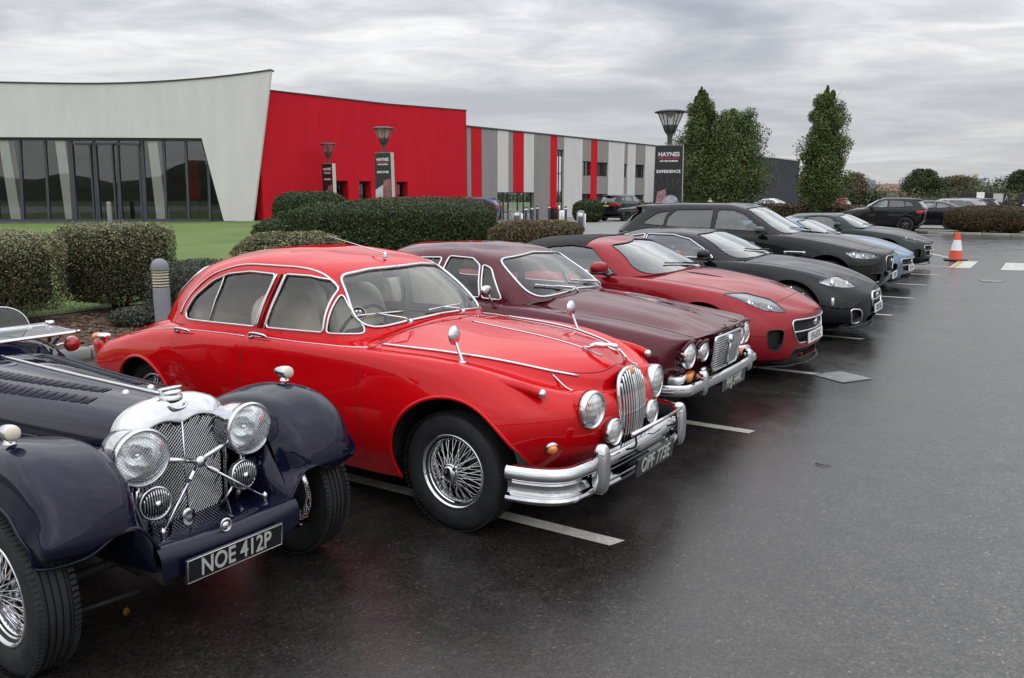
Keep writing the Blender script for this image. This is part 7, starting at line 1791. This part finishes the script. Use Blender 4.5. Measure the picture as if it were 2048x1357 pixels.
    plate(t, (.462, -.022, .352), 0, .47, .107, 'NOE 412P', CM, tilt=-.10, size=.105, sx=.74, border=True)
    o = MB().tube([(.43 + .004 * math.cos(a), -.04 + .022 * math.cos(a), .468 + .026 * math.sin(a)) for a in np.linspace(0, 6.28, 24, endpoint=False)], .005, 6, closed=True).build('apron_badge', CM['chrome'], t); MB().lathe([(0, .006), (.016, .004), (.018, 0)], 16, (.43, -.04, .466), (1, 0, 0)).build('badge_face', CM['chrome'], o)
    b = MB(); b.tube([(.03, -.62, .30), (.03, .62, .30)], .022, 8); b.tube([(.35, -.26, .30), (-.6, -.26, .36)], .035, 8); b.tube([(.35, .26, .30), (-.6, .26, .36)], .035, 8); b.tube([(.20, -.30, .22), (.12, -.58, .20)], .012, 6); b.tube([(.20, .30, .22), (.12, .58, .20)], .012, 6); b.box((-1.1, 0, .32), (2.6, .6, .08)); b.box((-.1, 0, .42), (.3, .44, .2)); b.build('chassis', CM['dark'], t)
    # scuttle, cockpit and folded screen
    sc = {-1.56: [(.37, .36), (.402, .60), (.412, .74), (.392, .82), (.302, .893), (.152, .927), (0, .937)], -1.8: [(.42, .36), (.46, .60), (.47, .76), (.45, .85), (.35, .93), (.18, .965), (0, .972)], -2.05: [(.45, .36), (.50, .60), (.51, .78), (.49, .87), (.38, .945), (.19, .975), (0, .98)]}
    grid_surf(netskin([[(x, *sc[x][k]) for x in sc] for k in range(7)], 5, 5)).build('scuttle', navy, t)
    b = MB()
    for s in (1, -1): prism(b, [(-2.04, s * .50, .34), (-2.04, s * .50, .86), (-2.25, s * .51, .74), (-2.6, s * .52, .70), (-2.9, s * .50, .84), (-3.3, s * .42, .80), (-3.35, s * .42, .36)], (0, -s * .03, 0))
    b.box((-3.3, 0, .6), (.04, .84, .46)); b.box((-2.6, 0, .38), (1.4, .98, .05)); b.build('tub', navy, t)
    b = MB(); cushion(b, (-2.72, 0, .66), (.2, .9, .46), 3, 14, rot=-.25); cushion(b, (-2.45, 0, .48), (.5, .9, .14), 3, 12); b.build('seat', CM['darkleather'], t)
    b = MB(); F4 = [(-1.63, -.46, 1.002), (-1.63, .46, 1.002), (-2.02, .48, 1.012), (-2.02, -.48, 1.012)]; b.tube(F4, .010, 8, closed=True)
    for s in (1, -1): b.tube([(-2.03, s * .485, 1.03), (-2.03, s * .485, .90)], .012, 8); b.lathe([(0, .02), (.016, .014), (.018, 0), (.016, -.014), (0, -.02)], 14, (-1.99, s * .487, 1.018), (0, 1, 0)); b.lathe([(0, .014), (.011, .008), (.011, -.01)], 12, (-1.625, s * .465, 1.004), (0, s, 0)); b.tube([(-1.70, s * .40, .995), (-1.76, s * .38, .93)], .012, 6)
    fr = b.build('folded_windscreen', CM['chrome'], t); b = MB(); b.add([(x, y, z + .001) for x, y, z in F4], [(0, 1, 2, 3)]); b.build('pane', CM['glass'], fr)
    for s in (1, -1):
        a = np.linspace(0, math.pi, 16); v = [(-2.06 - .03 * math.sin(q), s * .24 + .155 * math.cos(q), .975 + .16 * math.sin(q)**.8) for q in a]; b = MB(); b.add(v, [tuple(range(16))]); o = b.build('aero_screen', glass_mat('clouded acrylic', (.62, .66, .63), .15, 1.2), t, smooth=False); MB().tube(v, .005, 6).build('screen_rim', CM['dullchrome'], o); b = MB(); b.box((-2.06, s * .24, .985), (.02, .33, .03), bev=.006); b.build('screen_foot', CM['chrome'], o)
        p = np.array((-1.79, s * .505, .905)); o = MB().lathe([(0, .018), (.03, .014), (.044, .004), (.047, -.008), (.044, -.010)], 28, p, (1, -s * .1, .05)).build('door_mirror', CM['redlens'], t); MB().tube(crom(np.array([p + np.array((-.012, -s * .02, 0)), p + np.array((-.03, -s * .05, .004)), p + np.array((-.03, -s * .085, -.004))]), 3), .008, 8).lathe([(.047, -.011), (.049, -.004), (.046, .002)], 28, p, (1, -s * .1, .05)).build('mirror_arm', CM['chrome'], o)
    b = MB(); a = np.linspace(0, 6.28, 30, endpoint=False); c0 = np.array((-2.2, -.22, .90)); b.tube([c0 + .19 * np.array((.35 * math.sin(q), math.cos(q), .93 * math.sin(q))) for q in a], .012, 6, closed=True)
    for q in (0, 2.1, 4.2): b.tube([c0, c0 + .19 * np.array((.35 * math.sin(q), math.cos(q), .93 * math.sin(q)))], .007, 5)
    b.build('steering_wheel', CM['satin'], t)
roadster()
# ================================================================ parked cars beyond the row
def bgcar(base, sx, sy, sz, name, label, x, y, rz, col, metallic=.3, **kw):
    sp = dict(scaled(base, sx, sy, sz)); sp.update(kw)
    return build_car(sp, name, label, 'car', (x, y, 0), rz, paint(name + ' paint', col, metallic, .3), detail=False)
def rp(s, t): return row_pos(s, t)[:2]
BACK = ROW_A + math.pi
NOF = dict(grille=None, intake=None)
bgcar(FP, .80, .91, .965, 'hatchback', 'black tall hatchback with bright red tail lights at the aisle end', *rp(-5.55, 38.2), BACK, (.007, .007, .008), 0, glass='greenglass', **NOF)
bgcar(XK, 1.0, .98, 1.075, 'saloon_car', 'dark blue black saloon parked behind the black hatchback', *rp(-4.6, 43.4), BACK, (.007, .008, .012), 0, rear_screen=None, trim=None, **NOF)
bgcar(FP, 1.0, .95, .905, 'estate_car', 'silver estate with dark windows behind the dark saloon', *rp(-4.4, 49.3), BACK, (.24, .24, .25), .5, **NOF)
bgcar(FP, .95, .95, .90, 'estate_car', 'dark estate beyond the silver one near the fence', *rp(-3.9, 57.0), BACK, (.008, .008, .01), 0, **NOF)
bgcar(FP, .86, .92, .90, 'hatchback', 'pale green hatchback roof showing between the black hatchback and silver estate', *rp(-7.3, 49.0), BACK, (.30, .36, .34), .4, **NOF)
bgcar(FP, .80, .92, .95, 'hatchback', 'red hatchback with roof bars half hidden by the cone shaped tree', *rp(-10.1, 45.6), BACK, (.34, .012, .014), .1, **NOF)
bgcar(XK, .95, .98, 1.06, 'saloon_car', 'white saloon behind the red brown hedge, left one', *rp(-15.3, 53.5), ROW_A, (.70, .70, .70), 0, **NOF)
bgcar(XK, .92, .98, 1.06, 'saloon_car', 'white saloon behind the red brown hedge, right one', *rp(-13.0, 57.2), ROW_A, (.66, .67, .69), 0, **NOF)
bgcar(FP, .96, .95, .96, 'estate_car', 'mid blue estate with its tail towards the striped hall entrance', -4.35, 49.2, R_(172), (.045, .085, .19), .4, **NOF)
bgcar(FP, .96, .95, .97, 'estate_car', 'lighter blue estate beyond the mid blue one by the red hall', -8.2, 52.0, R_(170), (.09, .16, .33), .4, **NOF)
t, G, GH = bgcar(FP, 1.0, .98, 1.04, 'people_carrier', 'dark people carrier with yellow rear plate in front of the striped hall', 8.55, 56.0, R_(48), (.012, .018, .022), .4, **NOF)
b = MB(); b.box((-3.835, 0, .98), (.02, .50, .11)); b.build('number_plate', mat('yellow plate', (.62, .46, .05), .4), t)
for s in (1, -1): b = MB(); cushion(b, (-3.80, s * .72, 1.12), (.10, .36, .14), 4, 8); b.build('tail_light', CM['redlens'], t)
MB().lathe([(0, .01), (.06, .008), (.065, 0)], 14, (-3.85, 0, 1.14), (-1, 0, 0)).build('tail_badge', CM['chrome'], t)
# ================================================================ bollards, signs, cone, fence, passer-by
M_BOLL = mat('grey bollard paint', (.26, .27, .295), .45, var=.1, vscale=4); M_DOME = mat('dark grey cast dome', (.19, .195, .215), .5); M_LOUV = mat('cream louvre plastic', (.46, .42, .30), .4)
def bollard(label, x, y, z, r, h, group='domed bollard lights'):
    t = thing('bollard_light', label, 'bollard', (x, y, z), 0, group)
    MB().lathe([(0, -.2), (r, -.2), (r, h * .60), (r * .96, h * .605), (0, h * .61)], 28).build('post', M_BOLL, t, angle=40)
    MB().lathe([(r * 1.0, h * .84), (r * 1.09, h * .845), (r * 1.09, h * .868), (r * 1.0, h * .92), (r * .78, h * .965), (r * .42, h * .992), (0, h)], 28).build('dome', M_DOME, t, angle=50)
    MB().lathe([(r * .72, h * .6), (r * .72, h * .85)], 20).build('lamp_core', mat('lamp core', (.30, .27, .19), .5), t)
    for k in range(6):
        zz = h * (.622 + .0385 * k); MB().lathe([(r * .74, zz + h * .020), (r * 1.02, zz), (r * 1.03, zz + h * .006), (r * .80, zz + h * .026)], 28).build('louvre', M_LOUV, t)
    return t
bollard('domed grey bollard light just behind the tail of the red saloon', -4.62, 10.75, 0, .106, .965)
bollard('small domed bollard light standing against the glass hall doors', -18.1, 37.3, .45, .105, .98)
bollard('domed bollard light by the entrance next to the blue estate tail', -.10, 46.5, 0, .11, .95)
def post(label, x, y, h=1.0, r=.08):
    t = thing('bollard', label, 'bollard', (x, y, 0), 0, 'slim dark bollards at the striped hall entrance')
    MB().lathe([(0, 0), (r, 0), (r, h), (r * .6, h + .02), (0, h + .03)], 16).build('post', CM['dark'] if False else M_FRAME, t, angle=40)
    MB().lathe([(r + .004, h - .16), (r + .004, h - .08)], 16).build('reflective_band', M_COL, t)
for lab, x, y in (('slim dark bollard between the ticket machine and the glass entrance doors', .80, 47.5), ('slim dark bollard in front of the last entrance pane', 1.57, 51.5), ('slim dark bollard beside the red cladding strip and bin', 2.42, 54.0), ('slim dark bollard right of the notice post by the round shrub', 3.2, 49.5), ('pale capped bollard just left of the last entrance pane', 1.2, 49.5)): post(lab, x, y)
def service_post(label, x, y, w, h):
    t = thing('charging_post', label, 'charging post', (x, y, 0), R_(-8), 'grey arched charging posts')
    a = np.linspace(0, math.pi, 12); pr = [(-w / 2, 0), (w / 2, 0)] + [(w / 2 * math.cos(q), h - w * .32 + w * .32 * math.sin(q)) for q in a]
    b = MB(); prism(b, [(x_, -.13, z_) for x_, z_ in pr], (0, .26, 0)); b.build('case', mat('light grey casing', (.34, .36, .36), .4), t, smooth=False)
    b = MB(); b.box((0, -.137, h * .42), (w * .74, .012, h * .55), bev=.004); b.build('front_panel', M_FRAME, t); b = MB(); b.box((0, -.139, h * .80), (w * .6, .012, h * .16), bev=.004); b.build('display', M_COL, t)
    b = MB(); b.box((w * .62, 0, h * .55), (w * .2, .2, h * .6), bev=.02); b.build('side_socket', M_COL, t)
    b = MB(); cushion(b, (0, 0, .05), (w * 1.3, .5, .22), 3, 10); b.build('plinth', M_PAVE, t)
service_post('grey arched charging post on a stone plinth behind the black fabric roof', 3.22, 38.9, .34, 1.0)
service_post('grey arched ticket post beside the blue estate tail', .28, 45.2, .42, .82)
t = thing('notice_post', 'brown wooden post with a white notice near the entrance', 'sign', (2.36, 42.0, 0)); MB().lathe([(0, 0), (.06, 0), (.055, 1.25), (0, 1.27)], 10).build('post', mat('brown timber', (.11, .055, .03), .8, var=.3, vscale=9), t, angle=40); b = MB(); b.box((.16, -.05, .62), (.26, .02, .62)); b.build('notice', M_COL, t)
b = MB()
for k in range(7): b.box((.16, -.062, .82 - .06 * k), (.17 - .03 * (k % 3), .003, .018))
stuff(b.build('notice_print', CM['satin'], t)); b = MB(); b.box((.03, -.06, 1.08), (.10, .02, .2)); b.build('small_plate', M_COL, t)
t = thing('litter_bin', 'red topped bin against the red cladding strip', 'bin', (2.9, 56.6, 0), .6); b = MB(); b.box((0, 0, .35), (.5, .5, .7), bev=.03); b.build('body', CM['dark'], t); b = MB(); b.box((0, 0, .82), (.56, .56, .24), bev=.04); b.build('hood', M_REDP, t)
# ---- museum sign pylons with lamp heads
def lamp_acrylic():
    m = bpy.data.materials.new('lamp head acrylic'); m.use_nodes = True; nt = m.node_tree; nt.nodes.clear()
    o = nt.nodes.new('ShaderNodeOutputMaterial'); mx = nt.nodes.new('ShaderNodeMixShader'); mx.inputs[0].default_value = .5; t_ = nt.nodes.new('ShaderNodeBsdfTransparent'); d = nt.nodes.new('ShaderNodeBsdfTranslucent'); d.inputs[0].default_value = (.85, .84, .82, 1)
    nt.links.new(t_.outputs[0], mx.inputs[1]); nt.links.new(d.outputs[0], mx.inputs[2]); nt.links.new(mx.outputs[0], o.inputs[0]); return m
M_PYL = mat('sign panel black', (.016, .016, .018), .4); M_EDGE = mat('pale sign edge', (.52, .51, .47), .6); M_LT = mat('sign lettering white', (.78, .78, .76), .5); M_RL = mat('sign red rule', (.55, .03, .05), .5)
M_LAMPG = lamp_acrylic(); M_LAMPM = mat('lamp head grey metal', (.085, .086, .09), .5, .3)
def pylon(label, x, y, z0, rz, word, ht, dia, art):
    t = thing('sign_pylon', label, 'sign', (x, y, z0), rz, 'black museum sign pylons with lamp heads')
    w, d, zb = .80, .20, .25; zt = ht
    b = MB(); prism(b, [(-w / 2 - .04, 0, 0), (w / 2 + .04, 0, 0), (w / 2, 0, zt), (-w / 2, 0, zt)], (0, d, 0)); b.build('pylon_case', M_EDGE, t, smooth=False)
    b = MB(); b.add([(-w / 2 - .035, -.006, .05), (w / 2 + .035, -.006, .05), (w / 2 - .004, -.006, zt - .01), (-w / 2 + .004, -.006, zt - .01)], [(0, 1, 2, 3)]); f = b.build('sign_face', M_PYL, t, smooth=False)
    R0 = (math.pi / 2, 0, 0); yy = -.009
    text('sign_lettering', 'HAYNES', .165, M_LT, f, (0, yy, zt - .27), R0, bold=.004); text('sign_lettering', 'MOTOR MUSEUM', .066, M_LT, f, (0, yy, zt - .46), R0, bold=.003); text('sign_lettering', word, .115, M_LT, f, (0, yy, zt - .76), R0, bold=.004, spacing=1.1)
    b = MB(); b.box((0, yy, zt - .375), (.60, .004, .026)); b.build('red_rule', M_RL, f, smooth=False)
    if art == 'wheel':                                          # a photograph of a wire wheel, flat print
        b = MB(); b.add([(-.40, yy, .10), (-.02, yy, .10), (-.05, yy, zt - 1.25), (-.30, yy, zt - 1.35), (-.40, yy, 1.2)], [(0, 1, 2, 3, 4)]); b.build('printed_panel', mat('printed pink', (.42, .22, .24), .5, var=.35, vscale=5), f, smooth=False)
        b = MB(); c = (.09, 1.52)
        for k in range(26):
            a = k * .2417 + .05; r1 = .95; e = (c[0] + r1 * math.cos(a), c[1] + r1 * math.sin(a)); st0 = .2; tt = 1.0
            for m_ in (st0,): pass
            x1, z1 = e; fct = min([1] + [((lim - c[0]) / (x1 - c[0])) for lim in (-.395, .395) if (x1 - c[0]) * (lim - c[0]) > 0 and abs(x1) > .395] + [((1.0) if z1 < zt - .95 else (zt - .95 - c[1]) / (z1 - c[1]))] + [1.0 if z1 > .3 else (.3 - c[1]) / (z1 - c[1])])
            b.tube([(c[0] + .2 * math.cos(a), yy - .002, c[1] + .2 * math.sin(a)), (c[0] + (x1 - c[0]) * fct, yy - .002, c[1] + (z1 - c[1]) * fct)], .007, 4)
        stuff(b.build('printed_spokes', mat('printed dark grey', (.07, .06, .065), .5), f))
        b = MB()
        for r, n_ in ((.23, 0), (.17, 1)):
            v, q = lathe([(0, 0), (r, 0)], 30); b.add(orient(v, (0, -1, 0)) + np.array((c[0], yy - .006 - .003 * n_, c[1])), q)
        b.build('printed_hub', mat('printed silver', (.40, .40, .44), .5, var=.4, vscale=6), f, smooth=False)
    else:
        cols = ((.48, .47, .48), (.26, .10, .11)) if art == 'car' else ((.16, .22, .34), (.22, .10, .10))
        b = MB(); b.add([(-.41, yy, .08), (-.10, yy, .08), (.0, yy, zt - 1.25), (-.39, yy, zt - 1.45)], [(0, 1, 2, 3)]); b.build('printed_panel', mat('printed pale ' + art, cols[0], .5, var=.3, vscale=4), f, smooth=False)
        b = MB(); b.add([(-.08, yy - .001, .08), (.41, yy - .001, .08), (.39, yy - .001, zt - 1.0), (.02, yy - .001, zt - 1.1)], [(0, 1, 2, 3)]); b.build('printed_panel', mat('printed dark ' + art, cols[1], .5, var=.35, vscale=4), f, smooth=False)
        b = MB()
        for k in range(5):
            a = k * 1.2566; b.tube([(.14, yy - .004, 1.0), (.14 + .09 * math.cos(a), yy - .004, 1.0 + .09 * math.sin(a))], .02, 4)
        stuff(b.build('printed_emblem', mat('printed ink', (.04, .05, .07), .5), f))
    zl = zt + .95; MB().lathe([(.075, zt - .05), (.075, zt + .25), (.10, zt + .30), (dia * .14, zt + .36)], 16, (0, d / 2, 0)).build('post', M_LAMPM, t)
    b = MB(); r1 = dia * .40
    b.lathe([(0, zl + .055), (dia * .30, zl + .045), (dia * .5, zl - .005), (dia * .5, zl - .03), (dia * .44, zl - .02), (0, zl - .0)], 32, (0, d / 2, 0)); hd = b.build('lamp_cap', M_LAMPM, t)
    MB().lathe([(dia * .13, zt + .34), (dia * .26, zt + .60), (r1 * .985, zl - .01)], 32, (0, d / 2, 0)).build('lamp_shade', M_LAMPG, hd)
    MB().lathe([(dia * .125, zt + .345), (dia * .235, zt + .565), (dia * .22, zt + .57), (.02, zt + .40)], 32, (0, d / 2, 0)).build('lamp_cone', M_LAMPM, hd)
    MB().lathe([(0, zl - .2), (dia * .2, zl - .02)], 20, (0, d / 2, 0)).build('lamp_reflector', M_EDGE, hd)
    for k in range(6):
        a = k * math.pi / 3 + .3; MB().tube([(dia * .135 * math.cos(a), d / 2 + dia * .135 * math.sin(a), zt + .34), (r1 * math.cos(a), d / 2 + r1 * math.sin(a), zl - .01)], .018, 6).build('lamp_strut', M_LAMPM, hd)
    return t
pylon('nearest black sign pylon reading EXPERIENCE, in front of the narrow trees', 4.58, 24.5, 0, R_(-17), 'EXPERIENCE', 3.18, .93, 'wheel')
pylon('black sign pylon reading DISCOVER, in front of the red hall', -5.15, 33.4, .02, R_(-29), 'DISCOVER', 3.36, .92, 'car')
pylon('farthest black sign pylon reading EXPLORE, against the red hall', -9.1, 41.2, .0, R_(-40), 'EXPLORE', 3.22, .88, 'art')
# ---- traffic cone
M_CO = mat('orange cone plastic', (.66, .075, .03), .45, var=.1, vscale=9); x, y = st(-.02, 21.5)
t = thing('traffic_cone', 'orange and white traffic cone at the end of the parked row', 'traffic cone', (x, y, 0), .4)
b = MB(); b.box((0, 0, .025), (.44, .44, .05), bev=.02); b.build('base', CM['satin'], t)
MB().lathe([(.175, .05), (.168, .07), (.142, .28)], 28).build('cone', M_CO, t); MB().lathe([(.143, .279), (.090, .56)], 28).build('reflective_sleeve', mat('reflective sleeve', (.74, .74, .75), .4), t); MB().lathe([(.089, .559), (.058, .74), (.050, .765), (.036, .768), (.034, .74)], 28).build('cone_top', M_CO, t)
# ---- field fence with sign boards
t = thing('board_fence', 'black and white boards on a post and rail fence at the field edge', 'fence', (38.8, 72, 0), R_(0))
for k in range(9): b = MB(); b.box((.1 + 1.32 * k, .1, .75), (.12, .12, 1.5)); b.build('post', CM['dark'], t, smooth=False)
for z in (.75, 1.15):
    for k in range(4): b = MB(); b.box((1.45 + 2.65 * k, .18, z), (2.6, .05, .12)); b.build('rail', M_COL if k > 1 else CM['satin'], t, smooth=False)
for u0, u1, m_, zz in ((0, 1.35, CM['satin'], 1.55), (1.38, 2.05, M_COL, 1.62), (2.08, 2.80, CM['satin'], 1.55), (2.83, 3.68, M_EDGE, 1.5), (3.70, 4.25, CM['satin'], 1.42), (5.0, 5.5, CM['satin'], 1.5)):
    b = MB(); b.box(((u0 + u1) / 2, 0, zz - .12), (u1 - u0, .06, .72)); b.build('board', m_, t, smooth=False)
b = MB(); b.tube([(3.85, -.04, 1.12), (3.97, -.04, 1.55), (4.10, -.04, 1.12)], .03, 4); b.build('board_symbol', M_COL, t)
# ---- passer-by, small and far beyond the suv
t = thing('person', 'distant person in a white top standing by the narrow trees', 'person', (10.3, 43.2, 0), R_(200))
sk = [((0, 0, .92), .13), ((0, 0, 1.15), .125), ((0, 0, 1.34), .135), ((0, 0, 1.42), .055), ((0, .09, .86), .085), ((.02, .09, .48), .06), ((0, .09, .08), .045), ((.1, .1, .04), .04), ((0, -.09, .86), .085), ((-.03, -.09, .48), .06), ((-.05, -.09, .08), .045), ((.06, -.1, .04), .04), ((0, .19, 1.35), .055), ((-.02, .24, 1.10), .042), ((.08, .23, .88), .034), ((0, -.19, 1.35), .055), ((-.02, -.24, 1.10), .042), ((.06, -.23, .88), .034), ((.01, 0, 1.52), .085), ((.0, 0, 1.60), .075)]
ed = [(0, 1), (1, 2), (2, 3), (0, 4), (4, 5), (5, 6), (6, 7), (0, 8), (8, 9), (9, 10), (10, 11), (2, 12), (12, 13), (13, 14), (2, 15), (15, 16), (16, 17), (3, 18), (18, 19)]
me = bpy.data.meshes.new('body'); me.from_pydata([p for p, r in sk], ed, []); bo = link_mesh('body', me, None, t); sm = bo.modifiers.new('skin', 'SKIN')
for i, (p, r) in enumerate(sk): me.skin_vertices[0].data[i].radius = (r, r)
me.skin_vertices[0].data[0].use_root = True; bo.modifiers.new('sub', 'SUBSURF').levels = 1; bo.modifiers['sub'].render_levels = 1
def cloth_mat():
    m, nt, b_ = node_mat('person clothes and skin'); tc_ = nt.nodes.new('ShaderNodeTexCoord'); s_ = nt.nodes.new('ShaderNodeSeparateXYZ'); nt.links.new(tc_.outputs['Object'], s_.inputs[0])
    r = ramp_node(nt, s_.outputs['Z'], [(0, (.03, .03, .05)), (.88, (.62, .62, .62)), (1, (.45, .28, .2))]); r.color_ramp.interpolation = 'CONSTANT'
    mr = nt.nodes.new('ShaderNodeMapRange'); mr.inputs['From Max'].default_value = 1.6; nt.links.new(s_.outputs['Z'], mr.inputs[0]); nt.links.new(mr.outputs[0], r.inputs[0])
    r.color_ramp.elements[1].position = .57; r.color_ramp.elements[2].position = .89; nt.links.new(r.outputs[0], b_.inputs['Base Color']); return m
me.materials.append(cloth_mat())
b = MB(); cushion(b, (-.015, 0, 1.585), (.19, .17, .17), 2.2, 10); b.build('hair', mat('dark hair', (.03, .02, .015), .6), t)
# ---- lettering becomes plain mesh
dg = bpy.context.evaluated_depsgraph_get(); dg.update()
for o in TEXTS:
    me = bpy.data.meshes.new_from_object(o.evaluated_get(dg)); nm = o.name
    n = bpy.data.objects.new('lettering', me); COL.objects.link(n); n.parent = o.parent; n.location = o.location; n.rotation_euler = o.rotation_euler; n.scale = o.scale
    bpy.data.objects.remove(o); n.name = nm
